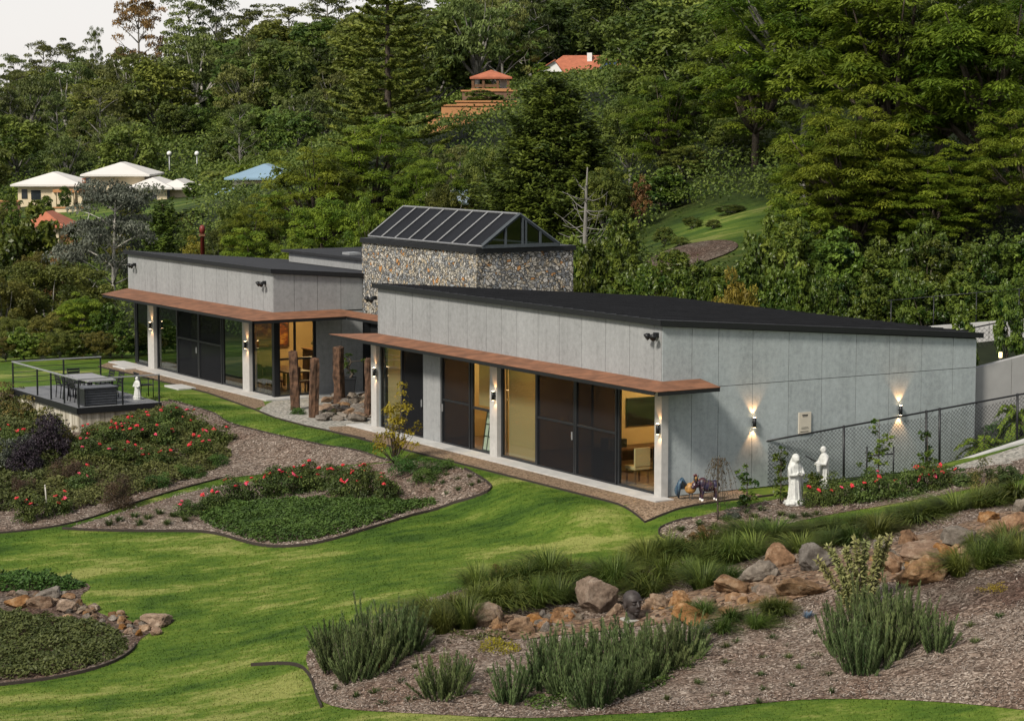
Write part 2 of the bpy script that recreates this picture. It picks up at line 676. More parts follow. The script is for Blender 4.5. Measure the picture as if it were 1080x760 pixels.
def sheet(name, poly, off, mat, res=.35, kind='structure', bump=0.0, seed=0):
    """a sheet draped over the ground inside an outline"""
    pl = []
    m = len(poly)
    for i in range(m):
        a, b = Vector((poly[i][0], poly[i][1])), Vector((poly[(i + 1) % m][0], poly[(i + 1) % m][1]))
        k = max(1, int((b - a).length / res))
        pl += [a.lerp(b, j / k) for j in range(k)]
    x0, x1 = min(p.x for p in pl), max(p.x for p in pl)
    y0, y1 = min(p.y for p in pl), max(p.y for p in pl)
    g = np.array([(x + (res / 2 if j % 2 else 0), y) for j, y in enumerate(np.arange(y0, y1, res)) for x in np.arange(x0, x1, res)])
    g = g[inpoly(g, pl)]
    bp = np.array([(p.x, p.y) for p in pl])
    if len(g):
        dmin = np.concatenate([np.sqrt(((s[:, None] - bp[None]) ** 2).sum(-1)).min(1) for s in np.array_split(g, max(1, len(g) // 2000))])
        g = g[dmin > res * .45]
    pts = pl + [Vector(p) for p in g]
    n = len(pl)
    vo, _, fo, _, _, _ = geometry.delaunay_2d_cdt(pts, [(i, (i + 1) % n) for i in range(n)], [], 1, 1e-5)
    va = np.array([(p.x, p.y) for p in vo])
    z = zt(va[:, 0], va[:, 1]) + off
    if bump:
        from mathutils import noise as mn
        edge = np.concatenate([np.sqrt(((s[:, None] - bp[None]) ** 2).sum(-1)).min(1) for s in np.array_split(va, max(1, len(va) // 2000))])
        z += bump * np.clip(edge / .8, 0, 1) * np.array([.6 + .9 * mn.noise((p[0] * 1.3, p[1] * 1.3, seed)) + .5 * mn.noise((p[0] * 4, p[1] * 4, seed)) for p in va])
    me = bpy.data.meshes.new(name)
    me.from_pydata(np.c_[va, z].tolist(), [], [tuple(f) for f in fo])
    for p in me.polygons: p.use_smooth = True
    if len(me.polygons) and me.polygons[0].normal.z < 0: me.flip_normals()
    return tag(link(name, me, mat), kind=kind)


BEDA = pxpoly([(-60, 565), (0, 562), (60, 555), (100, 545), (150, 527), (200, 512), (240, 503), (300, 497), (360, 492), (416, 487), (400, 483), (360, 472), (310, 463),
               (267, 453), (238, 446), (227, 436), (200, 428), (178, 422), (150, 428), (120, 433), (82, 436), (50, 428), (20, 415), (-60, 405)], 2)
BEDB = pxpoly([(66, 558), (105, 560), (200, 560), (230, 563), (262, 574), (300, 578), (345, 572), (400, 555), (460, 535), (510, 522), (520, 515), (513, 508), (490, 495),
               (470, 489), (440, 486), (380, 491), (310, 501), (245, 510), (205, 517), (150, 534), (100, 549)], 2)
BEDC = pxpoly([(-60, 602), (0, 604), (60, 606), (102, 617), (80, 630), (100, 645), (140, 659), (180, 650), (186, 656), (150, 670), (141, 686), (120, 699), (70, 713), (0, 722),
               (-60, 728)], 2)
BEDD = pxpoly([(320, 689), (328, 713), (338, 744), (400, 753), (560, 758), (700, 752), (800, 741), (870, 736), (960, 738), (1080, 748), (1190, 760), (1190, 500), (1080, 521),
               (1010, 536), (930, 551), (830, 567), (760, 572), (700, 588), (560, 603), (450, 632), (400, 650), (345, 675)], 2)
BEDE = pxpoly([(693, 561), (700, 554), (740, 546), (790, 532), (840, 522), (1000, 497), (1060, 488), (1140, 470), (1140, 482), (1060, 507), (1000, 521), (960, 528), (880, 541),
               (820, 555), (760, 569), (715, 571)], 2)
sheet('mulch_slope', BEDA, .012, M['mulch'], .35, bump=.06)
sheet('mulch_island', BEDB, .012, M['mulch'], .35, bump=.05)
sheet('mulch_corner', BEDC, .012, M['mulch_dark'], .35, bump=.05)
sheet('mulch_mound', BEDD, .012, M['mulch'], .3, bump=.07)
sheet('mulch_reddish', pxpoly([(905, 640), (960, 612), (1040, 612), (1190, 590), (1190, 650), (1060, 640), (980, 655), (930, 668)], 2), .05, m_mulch('mulch_red', .55, .35), .3, bump=.07, seed=0)
sheet('creek_bed', pxpoly([(500, 668), (560, 657), (640, 655), (690, 637), (740, 624), (790, 608), (840, 594), (900, 587), (950, 572), (1010, 557), (1080, 537), (1080, 572), (1010, 602), (960, 617),
      (900, 617), (850, 632), (790, 645), (740, 660), (690, 660), (600, 671), (540, 679)], 2), .08, m_pebble('creek_stones', [(.03, .02, .014), (.13, .08, .05), (.22, .145, .095), (.07, .045, .03), (.28, .21, .15)], 12, 1.0), .25, bump=.07, seed=0)
sheet('earth_bank', pxpoly([(672, 286), (690, 270), (735, 256), (772, 254), (782, 262), (750, 276), (700, 290)], 2), .06, M['mulch_dark'], .6, bump=.1)
sheet('mulch_border', BEDE, .014, M['mulch'], .35, bump=.03)
DRIVE = pxpoly([(985, 497), (1080, 470), (1150, 448), (1150, 470), (1080, 488), (1030, 493)], 1)
sheet('gravel_drive', DRIVE, .02, M['pebbles'], .4)

gs = [G(a, b) for a, b in [(-1.25, 2.4), (-1.35, -1.45), (8, -1.5), (15.6, -1.6), (16.6, -1.2), (16.4, .0), (14, .2), (0, .2), (-.02, .2), (-.02, 2.4)]]
sheet('gravel_strip', gs, .008, M['gravel'], .4)
p2 = [on_z(u, v, 0) for u, v in [(104, 386), (160, 399), (220, 414), (268, 431), (280, 428), (275, 418), (200, 400), (143, 383), (120, 380)]]
sheet('gravel_path', p2, .008, M['gravel'], .4)
p3 = [on_z(u, v, 0) for u, v in [(278, 428), (272, 434), (290, 440), (320, 448), (352, 455), (385, 462), (402, 466), (402, 440), (400, 405), (340, 405), (291, 421)]]
sheet('pebble_court', smooth_poly(p3, 1), .005, M['pebbles'], .4)


def edging(poly, label, w=.03, h=.05, closed=False, group=None):
    m = MB()
    pl = []
    n = len(poly)
    for i in range(n if closed else n - 1):
        a, b = Vector((poly[i][0], poly[i][1])), Vector((poly[(i + 1) % n][0], poly[(i + 1) % n][1]))
        k = max(1, int((b - a).length / .4))
        pl += [a.lerp(b, j / k) for j in range(k)]
    pl.append(Vector((poly[-1 if not closed else 0][0], poly[-1 if not closed else 0][1])))
    z = zt([p.x for p in pl], [p.y for p in pl])
    rg = []
    for i, p in enumerate(pl):
        d = (pl[min(i + 1, len(pl) - 1)] - pl[max(i - 1, 0)]).normalized()
        q = Vector((-d.y, d.x)) * (w / 2)
        rg.append([Vector((p.x + q.x, p.y + q.y, z[i] - .08)), Vector((p.x - q.x, p.y - q.y, z[i] - .08)), Vector((p.x - q.x, p.y - q.y, z[i] + h)), Vector((p.x + q.x, p.y + q.y, z[i] + h))])
    m.rings(rg, smooth=False)
    return tag(m.build('garden_edging', M['edge']), label, 'edging', group)


def pxline(uv, n=2): return pxpoly(uv, n, False)


edging(pxline([(66, 558), (105, 560), (200, 560), (230, 563), (262, 574), (300, 578), (345, 572), (400, 555), (460, 535), (510, 522), (520, 515), (513, 508), (490, 495)]),
       'dark edging curving round the front of the rose island bed', h=.07)
edging(pxline([(-60, 566), (0, 563), (60, 556), (100, 546), (150, 528), (200, 513), (235, 504)]), 'dark edging along the foot of the red flowered slope')
edging(pxline([(-60, 729), (0, 723), (70, 714), (120, 700), (141, 686), (143, 680)]), 'dark curved edging round the small leafy bed in the lower left corner', h=.07)
edging(pxline([(265, 702), (300, 700), (318, 703), (327, 713), (332, 728), (339, 746)]), 'dark edging with a loose end sticking out onto the lawn', h=.07)
edging(pxline([(178, 422), (200, 428), (227, 436), (238, 446), (267, 453), (310, 463), (360, 472), (400, 483), (416, 487)]), 'thin dark edging between mulch slope and the grass path to the courtyard')
edging([G(-1.3, 2.6), G(-1.38, 0), G(-1.4, -1.5), G(8, -1.55), G(16, -1.65)], 'dark edging of the brown gravel strip along the front wing')
edging([on_z(u, v, 0) for u, v in [(104, 387), (160, 400), (220, 415), (268, 432), (290, 441), (320, 449), (352, 456), (385, 463)]], 'dark edging of the gravel path along the rear wing')
edging(pxline([(715, 572), (700, 568), (693, 561), (700, 554), (730, 547)]), 'dark edging round the tip of the border by the weeping sapling', h=.06)
# ------------------------------------------------------------------ house
def m_panel(name, base, var=.1):
    t = NT(name)
    p = t.pos()
    n1 = t.noise(p, 7, 6, .75)
    n2 = t.noise(p, 38, 4, .8)
    n3 = t.noise(t.pos(scale=(1, 1, .35)), 1.1, 3, .5)
    m = t.math('ADD', t.math('MULTIPLY', n1, .5), t.math('ADD', t.math('MULTIPLY', n2, .28), t.math('MULTIPLY', n3, .22)))
    b = base
    g = t.n('NewGeometry')
    m = t.math('ADD', m, t.math('MULTIPLY', t.math('SUBTRACT', g.outputs['Random Per Island'], .5), .045))
    m = t.math('ADD', m, t.math('MULTIPLY', t.math('SUBTRACT', t.noise(t.pos(scale=(6, 6, .3)), 1.5, 3, .5), .5), .16))
    c = t.ramp(m, [(.34, [x * .66 for x in b]), (.48, [x * .93 for x in b]), (.58, [x * 1.07 for x in b]), (.72, [x * 1.3 for x in b])])
    t.set(c, .75, 0, .3)
    t.bump(n2, .15, .01)
    return t.mat


def m_stone():
    t = NT('field_stone')
    p = t.pos(scale=(1, 1, 1.15))
    nd = t.n('TexNoise')
    nd.inputs['Scale'].default_value = 3
    t.l(p, nd.inputs['Vector'])
    sc = t.n('VectorMath', operation='SCALE')
    t.l(nd.outputs['Color'], sc.inputs[0])
    sc.inputs['Scale'].default_value = .35
    vm = t.n('VectorMath', operation='ADD')
    t.l(p, vm.inputs[0])
    t.l(sc.outputs[0], vm.inputs[1])
    v = t.n('TexVoronoi')
    v.inputs['Scale'].default_value = 8.5
    t.l(vm.outputs[0], v.inputs['Vector'])
    e = t.n('TexVoronoi', feature='DISTANCE_TO_EDGE')
    e.inputs['Scale'].default_value = 8.5
    t.l(vm.outputs[0], e.inputs['Vector'])
    s = t.n('SeparateColor')
    t.l(v.outputs['Color'], s.inputs[0])
    c = t.ramp(s.outputs[0], [(0, (.17, .175, .18)), (.2, (.34, .32, .275)), (.4, (.47, .44, .38)), (.55, (.3, .3, .29)), (.66, (.40, .34, .25)), (.78, (.28, .30, .32)),
                              (.86, (.5, .48, .44)), (.965, (.42, .22, .09))], 'CONSTANT')
    c = t.mix(.5, c, t.mix(1.0, c, t.ramp(t.noise(p, 25, 4), [(.3, (.5, .5, .5)), (.7, (1.4, 1.4, 1.4))]), 'MULTIPLY'))
    c = t.mix(t.ramp(e.outputs['Distance'], [(.02, (1, 1, 1)), (.07, (0, 0, 0))]), c, (.15, .14, .12))
    t.set(c, .85, 0, .2)
    t.bump(t.math('ADD', t.ramp(e.outputs['Distance'], [(0, (0, 0, 0)), (.12, (1, 1, 1))]), t.math('MULTIPLY', s.outputs[1], .8)), 1.0, .12)
    return t.mat


def m_glass(name, tint, fac=.5, rough=0.0):
    """window glass: lets light straight through, with the mirror reflection of a glass surface"""
    t = NT(name)
    tr = t.n('BsdfTransparent')
    tr.inputs['Color'].default_value = (*tint, 1)
    gl = t.n('BsdfGlossy')
    gl.inputs['Roughness'].default_value = rough
    lw = t.n('LayerWeight')
    mx = t.n('MixShader')
    t.l(t.math('ADD', .045 * fac, t.math('MULTIPLY', t.math('POWER', lw.outputs['Facing'], 4.0), .7 * fac)), mx.inputs[0])
    t.l(tr.outputs[0], mx.inputs[1])
    t.l(gl.outputs[0], mx.inputs[2])
    t.l(mx.outputs[0], t.out.inputs['Surface'])
    return t.mat


def m_mesh(name, col, through):
    t = NT(name)
    tr = t.n('BsdfTransparent')
    t.set(col, .8, 0, .08)
    mx = t.n('MixShader')
    mx.inputs[0].default_value = 1 - through
    t.l(tr.outputs[0], mx.inputs[1])
    t.l(t.b.outputs[0], mx.inputs[2])
    t.l(mx.outputs[0], t.out.inputs['Surface'])
    return t.mat


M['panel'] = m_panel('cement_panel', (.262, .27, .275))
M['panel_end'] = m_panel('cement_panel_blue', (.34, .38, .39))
M['white_render'] = plain('pale_pilaster', (.4, .395, .38), .8, var=.1)
M['black'] = plain('black_metal', (.012, .013, .015), .45, .2)
M['dark'] = plain('dark_frame', (.02, .022, .025), .4, .2)
M['roof'] = plain('dark_roof', (.024, .025, .028), .7, 0, .25, 1.5, 0, .15)
M['rust'] = plain('rusted_steel', (.185, .082, .042), .75, 0, .4, 2.6, .3)
M['concrete'] = plain('concrete', (.33, .32, .29), .85, 0, .15, 3, .2)
M['paleconc'] = plain('pale_concrete', (.42, .42, .41), .8, 0, .12, 3, .2)
M['stone'] = m_stone()
M['glass'] = m_glass('window_glass', (.86, .9, .88), 1.0)
M['glass_green'] = m_glass('green_window_glass', (.5, .58, .54), 1.5)
M['glass_dark'] = m_glass('dark_glass', (.12, .14, .16), 1.2, .05)
M['screen'] = m_mesh('fly_screen', (.010, .011, .013), .2)
M['cream'] = plain('cream_wall', (.6, .44, .23), .8, 0, .05, 1)
M['timber_floor'] = plain('timber_floor', (.2, .12, .06), .5, 0, .3, 4)
M['white'] = plain('white_paint', (.75, .75, .73), .5, 0, .05)
M['grey_bar'] = plain('grey_bar', (.3, .31, .32), .4, .3)
M['bar'] = plain('skylight_bar', (.2, .205, .21), .4, .2)
M['wood'] = plain('brown_wood', (.13, .065, .03), .5, 0, .35, 7)
M['lampglow'] = emit_mat('lamp_glow', (1, .72, .4), 14)
M['skyglass'] = plain('skylight_glass', (.012, .013, .016), .5, 0, .2, 1, 0, .06)

H = thing('house', 'long low house of grey panels with rusty awnings and a stone clad middle block', 'house', C1)
LA = ab(on_z(400, 452, 0))[0]
LB = on_a(1028, 420, 0)[0]
ZF, ZB = on_b(701, 343, 0)[1], on_a(1028, 356, 0)[1]
DROP = (ZB - ZF) / LB
KA, KB = ab(on_z(290, 420, 0))
LA2 = ab(on_z(142, 383, 0))[0]
print('grid', LA, LB, ZF, ZB, KA, KB, LA2)
ZT2 = on_b(285.5, 287, KB)[1]
ZK2 = on_a(382, 292, KA)[1]
BS = on_a(382, 300, KA)[0]                    # stone face plane
AS = on_b(503, 290, BS)[0]                    # right corner of the stone block
BSE = on_a(604, 280, AS)[0]
ZS = on_b(503, 262, BS)[1]
print('stone', BS, AS, BSE, ZS, ZT2, ZK2)
UB = 2.98                                     # underside of the upper band


def au(u, v=380, b=0.0): return on_b(u, v, b)[0]
def bu(u, v=400, a=0.0): return on_a(u, v, a)[0]


GAP = .008


def panels_a(js, b, z0, z1, mat, name='wall_panel'):
    """a run of panels on a plane b = const, with open joints"""
    m = MB()
    js = sorted(js)
    for x0, x1 in zip(js[:-1], js[1:]):
        if x1 - x0 < .05: continue
        m.g(x0 + GAP, x1 - GAP, b - .03, b - .004, z0, z1)
    return m.build(name, mat, H, bevel=0)


def panels_b(js, a, zs, mat, name='wall_panel'):
    """rows of panels on a plane a = const; zs: functions of b for the row limits"""
    m = MB()
    js = sorted(js)
    for z0, z1 in zip(zs[:-1], zs[1:]):
        for x0, x1 in zip(js[:-1], js[1:]):
            x0 += GAP
            x1 -= GAP
            m.g(a - .03, a - .004, x0, x1, z0(x0) + GAP, z1(x0) - GAP, 0, z1(x1) - GAP, z0(x1) + GAP)
    return m.build(name, mat, H)


# --- front wing shell
m = MB()
m.g(0, LA, 0, .16, UB, ZF - .02)                        # front band backing
m.g(0, .16, .16, LB - .16, .02, ZF - .02 + DROP * .16, 0, ZF - .02 + DROP * (LB - .16))
m.g(LA - .16, LA, .16, LB - .16, .02, ZF - .02 + DROP * .16, 0, ZF - .02 + DROP * (LB - .16))
m.g(0, LA, LB - .16, LB, .02, ZF - .02 + DROP * (LB - .16), 0, ZF - .02 + DROP * LB)
m.build('wall_core', M['dark'], H)
ZR = lambda b: ZF + DROP * b
js = [0.0] + [au(u, 370) for u in (690.8, 665, 639.5, 614.5, 590.8, 568.4, 546, 529.7, 513.8, 493.7, 473.7, 454.7, 436.3, 418.4, 400.8)] + [LA]
panels_a(js, 0, UB, ZF - .03, M['panel'])
zj0 = on_a(761, 407, 0)[1]
zj1 = on_a(1028, 387, 0)[1]
zj = lambda b: zj0 + (zj1 - zj0) * (b - 1.5) / (LB - 1.5)
jb = [-.03] + [bu(u) for u in (729, 757, 793, 831, 866, 902, 937, 971, 1004)] + [LB]
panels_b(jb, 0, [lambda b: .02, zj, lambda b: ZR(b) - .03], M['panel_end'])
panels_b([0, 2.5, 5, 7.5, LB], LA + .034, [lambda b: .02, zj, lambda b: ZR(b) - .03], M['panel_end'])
m = MB()
m.g(-.12, LA + .12, -.14, LB + .15, ZF, ZF + .13, 0, ZB + .13 + DROP * .15, ZB + DROP * .15)
roof = m.build('roof', M['roof'], H)
m = MB()
for k in range(1, 30):
    a = -.1 + k * (LA + .2) / 30
    m.g(a - .015, a + .015, -.1, LB + .1, ZF + .132, ZF + .165, 0, ZB + .165, ZB + .132)
m.build('roof_seam', M['roof'], roof)
m = MB()
m.g(-.13, LA + .13, -.17, -.142, ZF - .01, ZF + .14)
m.g(-.15, -.122, -.14, LB + .15, ZF - .01, ZF + .14, 0, ZB + .14, ZB - .01)
m.build('roof_edge_trim', M['black'], roof)
m = MB()
m.g(.17, LA - .17, .02, LB - .17, -.1, .03)
m.build('floor', M['timber_floor'], H)
m = MB()
m.g(.17, LA - .17, .17, 6.2, 2.8, 2.86)
m.build('ceiling', M['white'], H)
m = MB()
m.g(.17, LA - .17, 6.2, 6.32, .03, 2.86)
for a in (4.1, 8.6, 12.3): m.g(a, a + .12, .6, 6.2, .03, 2.8)
m.g(.17, .22, .17, 6.2, .03, 2.8)
m.build('inner_wall', M['cream'], H)
m = MB()
m.g(-.5, LA + 1.2, -.55, .02, -.05, .045)
m.build('apron', M['paleconc'], H)

# --- front wing openings (pixel limits across the facade)
ZH = 2.78


def glazing_a(a0, a1, b, z0, z1, pane, transoms=(), mull=(), fw=.06, name='window', handle=None, lab=None):
    m = MB()
    m.g(a0, a0 + fw, b, b + .08, z0, z1)
    m.g(a1 - fw, a1, b, b + .08, z0, z1)
    m.g(a0 + fw, a1 - fw, b, b + .08, z0, z0 + fw)
    m.g(a0 + fw, a1 - fw, b, b + .08, z1 - fw, z1)
    for t in transoms: m.g(a0 + fw, a1 - fw, b + .01, b + .07, t - fw / 2, t + fw / 2)
    for t in mull: m.g(t - fw / 2, t + fw / 2, b + .005, b + .075, z0 + fw, z1 - fw)
    w = m.build(name, M['dark'], H)
    if lab: w['label'] = lab
    q = MB()
    q.g(a0 + fw, a1 - fw, b + .035, b + .043, z0 + fw, z1 - fw)
    q.build('pane', pane, w)
    if handle is not None:
        hm = MB()
        hm.g(handle - .02, handle + .02, b - .03, b - .002, 1.0, 1.22)
        hm.build('handle', M['grey_bar'], w)
    return w


def glazing_b(b0, b1, a, z0, z1, pane, transoms=(), mull=(), fw=.06, name='window'):
    m = MB()
    m.g(a, a + .08, b0, b0 + fw, z0, z1)
    m.g(a, a + .08, b1 - fw, b1, z0, z1)
    m.g(a, a + .08, b0 + fw, b1 - fw, z0, z0 + fw)
    m.g(a, a + .08, b0 + fw, b1 - fw, z1 - fw, z1)
    for t in transoms: m.g(a + .01, a + .07, b0 + fw, b1 - fw, t - fw / 2, t + fw / 2)
    for t in mull: m.g(a + .005, a + .075, t - fw / 2, t + fw / 2, z0 + fw, z1 - fw)
    w = m.build(name, M['dark'], H)
    q = MB()
    q.g(a + .035, a + .043, b0 + fw, b1 - fw, z0 + fw, z1 - fw)
    q.build('pane', pane, w)
    return w


def pil(u0, u1, v, b=0.0, name='pilaster', mat='white_render', z1=UB - .02, proud=.09):
    m = MB()
    m.g(au(u1, v, b), au(u0, v, b), b - proud, b + .12, .0, z1)
    return m.build(name, M[mat], H)


pil(394, 399.5, 400)
pil(519.3, 527, 430)
pil(693.3, 700.8, 460)
pil(447.3, 465, 420, mat='panel', name='wall_panel', proud=.03)
m = MB()
m.g(.0, LA, .03, .14, ZH, UB)
m.build('lintel', M['black'], H)
g1 = glazing_a(au(422.5, 400), au(400.5, 400), .03, .03, ZH, M['glass'])
glazing_a(au(447, 410), au(423, 400), .0, .03, ZH, M['screen'], name='screen_door', handle=au(446, 410) + .06)
glazing_a(au(495.5, 420), au(465.5, 420), .0, .03, ZH, M['screen'], (1.35,), name='screen_door', handle=au(466, 420) - .06)
glazing_a(au(519, 430), au(496, 420), .03, .03, ZH, M['glass'], (1.3,), fw=.07)
glazing_a(au(565, 440), au(527.5, 430), .03, .03, ZH, M['glass'], fw=.08)
glazing_a(au(606, 450), au(565.5, 440), .0, .03, ZH, M['screen'], (1.42,), name='screen_door', handle=au(605, 450) + .06)
glazing_a(au(650, 450), au(606.5, 450), .0, .03, ZH, M['screen'], (1.42,), name='screen_door')
glazing_a(au(693, 460), au(650.5, 450), .03, .03, ZH, M['glass'], fw=.07)
# roller blinds behind the plain panes
M['blind'] = leaf = NT('blind_cloth')
M['blind'].set((.56, .46, .26), .9)
_tr = M['blind'].n('BsdfTranslucent')
_tr.inputs['Color'].default_value = (.6, .48, .26, 1)
_mx = M['blind'].n('MixShader')
_mx.inputs[0].default_value = .55
M['blind'].l(M['blind'].b.outputs[0], _mx.inputs[1])
M['blind'].l(_tr.outputs[0], _mx.inputs[2])
M['blind'].l(_mx.outputs[0], M['blind'].out.inputs['Surface'])
M['blind'] = M['blind'].mat
for a0, a1, z0 in ((au(421, 400), au(402, 400), .1), (au(563.5, 440), au(529, 430), .1), (au(518, 430), au(497.5, 420), 1.36)):
    m = MB()
    m.g(a0 + .05, a1 - .05, .22, .225, z0, 2.7)
    m.build('blind', M['blind'], H)


def awning(inner, outer, zi=3.02, zo=2.92, th=.1, name='awning'):
    m = MB()
    n = len(inner)
    for i in range(n - 1):
        p = [G(*inner[i], zi), G(*inner[i + 1], zi), G(*outer[i + 1], zo), G(*outer[i], zo)]
        lo = [q - Vector((0, 0, th * .12)) for q in p]
        m.hexa(lo + p, 0)
    aw = m.build(name, M['rust'], H)
    m = MB()
    for i in range(n - 1):
        p = [G(*inner[i], zi - .014), G(*inner[i + 1], zi - .014), G(*outer[i + 1], zo - .014), G(*outer[i], zo - .014)]
        c = sum(p, Vector()) / 4
        p = [c + (q - c) * .985 for q in p]
        lo = [q - Vector((0, 0, th)) for q in p]
        m.hexa(lo + p, 0)
    m.build('awning_frame', M['black'], aw)
    return aw


W_ = .88
tipL = ab(on_z(347, 352, 2.92))
tipR = ab(on_z(760, 408, 2.92))
wallR = on_a(738, 400, 0)[0]
awning([(LA + .05, -.034), (-.036, -.034), (-.036, wallR)], [tipL, (tipR[0], tipL[1]), tipR])
tip2 = ab(on_z(107, 310, 2.92))
cor2 = ab(on_z(273, 338, 2.92))
print('awn', tipL, tipR, wallR, tip2, cor2)


def bracket(a, b, s=1):
    m = MB()
    m.g(a - .05, a + .05, b - .3, b - .1, 2.76, 2.9)
    return m.build('awning_bracket', M['grey_bar'], H)


for k in range(9): bracket(.6 + k * 1.75, 0)

# --- rear wing
m = MB()
m.g(KA, LA2, KB, KB + .16, UB, ZT2 - .02)
DR2 = (ZK2 - ZT2) / (BS - KB)
m.g(KA, KA + .16, KB + .16, BS, UB, ZT2 - .02, 0, ZK2 - .02)
m.g(LA2 - .16, LA2, KB + .16, 8.5, UB, ZT2 - .02, 0, ZT2 + DR2 * 8)
m.g(KA, LA2, 8.5, 8.66, .02, ZT2 + DR2 * 8.1 - .05)
m.g(KA, KA + .16, BS + .01, 8.49, .02, UB + .3)
m.build('wall_core', M['dark'], H)
js = [KA] + [au(u, 300, KB) for u in (278.4, 266.6, 254, 241, 229, 217, 204, 191, 179, 166, 154)] + [LA2]
panels_a(js, KB, UB, ZT2 - .03, M['panel'])
panels_b([KB - .03] + [bu(u, 310, KA) for u in (310, 334.5, 359.2)] + [BS], KA, [lambda b: UB, lambda b: ZT2 - .03 + DR2 * (b - KB)], M['panel'])
m = MB()
m.g(KA - .12, LA2 + .14, KB - .14, 8.7, ZT2, ZT2 + .13, 0, ZT2 + .13 + DR2 * 8.5, ZT2 + DR2 * 8.5)
roof2 = m.build('roof', M['roof'], H)
m = MB()
m.g(KA - .13, LA2 + .15, KB - .17, KB - .142, ZT2 - .01, ZT2 + .14)
m.g(KA - .15, KA - .122, KB - .14, BS - .01, ZT2 - .01, ZT2 + .14, 0, ZT2 + .14 + DR2 * (BS - KB), ZT2 - .01 + DR2 * (BS - KB))
m.build('roof_edge_trim', M['black'], roof2)
m = MB()                                                # the higher block behind
m.g(KA + .4, LA2 - 3, 6.2, 6.5, 3.5, 4.42)
m.build('wall_panel', M['panel'], H)
m = MB()
m.g(KA + .3, LA2 - 2.6, 6.05, 11, 4.43, 4.53)
roof3 = m.build('roof', M['roof'], H)
m = MB()
for a in (30.5, 28):
    m.g(a - .3, a + .3, 6.6, 7.1, 4.53, 4.62)
m.build('roof_vent', M['grey_bar'], roof3)
m = MB()
m.g(KA + .05, LA2 - .1, KB + .1, 8.5, -.1, .03)
m.build('floor', M['timber_floor'], H)
m = MB()
m.g(KA + .17, LA2 - .17, KB + .17, 8.5, 2.8, 2.86)
m.build('ceiling', M['white'], H)
m = MB()
m.g(KA - .6, LA2 + .8, KB - .62, KB + .05, -.05, .045)
m.g(KA - .55, KA + .05, KB + .05, BS, -.05, .045)
m.build('apron', M['paleconc'], H)
m = MB()
m.g(30.2, 30.32, 2.2, 8.4, .03, 2.8)
m.g(KA + .3, LA2 - .3, 6.4, 6.5, .03, 2.8)
m.build('inner_wall', M['cream'], H)
m = MB()
m.g(KA + .12, LA2 - .1, KB + .03, KB + .14, ZH, UB)
m.g(KA + .03, KA + .12, KB + .14, BS, ZH, UB)
m.build('lintel', M['black'], H)
pil(158, 164.3, 345, KB)
pil(258, 265, 365, KB)
glazing_a(au(158, 345, KB), au(142.5, 340, KB), KB + .03, .03, ZH, M['glass_green'], fw=.1)
glazing_a(au(186, 350, KB), au(164.5, 345, KB), KB + .03, .03, ZH, M['glass_green'], fw=.08)
glazing_a(au(209, 355, KB), au(186.3, 350, KB), KB, .03, ZH, M['screen'], (1.45,), name='screen_door', handle=au(208, 355, KB) + .07)
glazing_a(au(233.5, 360, KB), au(209.2, 355, KB), KB, .03, ZH, M['screen'], (1.45,), name='screen_door')
glazing_a(au(258, 365, KB), au(233.8, 360, KB), KB + .03, .03, ZH, M['glass_green'], fw=.08)
glazing_a(KA + .16, au(265.2, 370, KB), KB + .03, .03, ZH, M['glass_green'], fw=.05)
m = MB()
m.g(KA - .02, KA + .16, KB - .02, KB + .15, .03, UB)
m.build('corner_post', M['black'], H)
bw = bu(333.5, 400, KA)
glazing_b(KB + .16, bw, KA + .03, .03, ZH, M['glass'], (1.35,), (bu(312, 390, KA),), fw=.07)
panels_b([bw, bu(360, 400, KA), BS + .0], KA, [lambda b: .02, lambda b: UB - .03], M['panel'])
m = MB()
m.g(KA, KA + .16, bw + .02, BS, .02, UB)
m.build('wall_core', M['dark'], H)
glazing_b(KB + .2, 3.2, LA2 - .1, .03, ZH, M['glass_green'], fw=.08)
awning([(LA2 + .05, KB - .034), (KA - .036, KB - .034), (KA - .036, BS - .9), (AS + .5, BS - .9)],
       [tip2, (cor2[0], tip2[1]), (cor2[0], BS - 1.5), (AS + .5, BS - 1.5)])
for k in range(7): bracket(KA + 1.2 + k * 1.75, KB)
# --- stone block with the skylight
m = MB()
m.g(AS, KA - .002, BS, BSE + .02, 2.6, ZS - .16)
st = m.build('stone_wall', M['stone'], H)
m = MB()
m.g(AS + .02, KA - .05, BS + .3, BS + .36, .02, 2.62)
m.g(AS, AS + .3, BS + .05, BSE, .0, 2.6)
m.build('link_wall', M['dark'], H)
m = MB()
m.g(AS - .07, KA + .03, BS - .07, BSE + .09, ZS - .16, ZS)
m.build('coping', M['black'], H)
ea0 = on_b(508, 257, BS + .1)[0]
ea1 = on_b(388, 247, BS + .1)[0]
bA, zA = on_a(548, 226, ea0)
bR, zR_ = on_a(590, 253, ea0)
zE = ZS + .06
zA -= .0
print('sky', ea0, ea1, bA, zA, bR, zE)
b0 = BS + .12
m = MB()
S0, S1, S2, S3 = G(ea0, b0, zE), G(ea1, b0, zE), G(ea1, bA, zA), G(ea0, bA, zA)
m.add([S0, S1, S2, S3], [(0, 3, 2, 1)])
B0, B1 = G(ea0, bR, zE), G(ea1, bR, zE)
m.add([B0, B1, S2, S3], [(0, 1, 2, 3)])
sk = m.build('skylight', M['skyglass'], H)
m = MB()
m.add([G(ea0 + .03, b0 + .1, zE), G(ea0 + .03, bR - .1, zE), G(ea0 + .03, bA, zA - .08)], [(0, 1, 2)])
m.build('gable_pane', M['glass_dark'], sk)
m = MB()
m.add([G(ea1 - .03, b0 + .1, zE), G(ea1 - .03, bR - .1, zE), G(ea1 - .03, bA, zA - .08)], [(0, 2, 1)])
m.build('gable_pane', M['glass_dark'], sk)
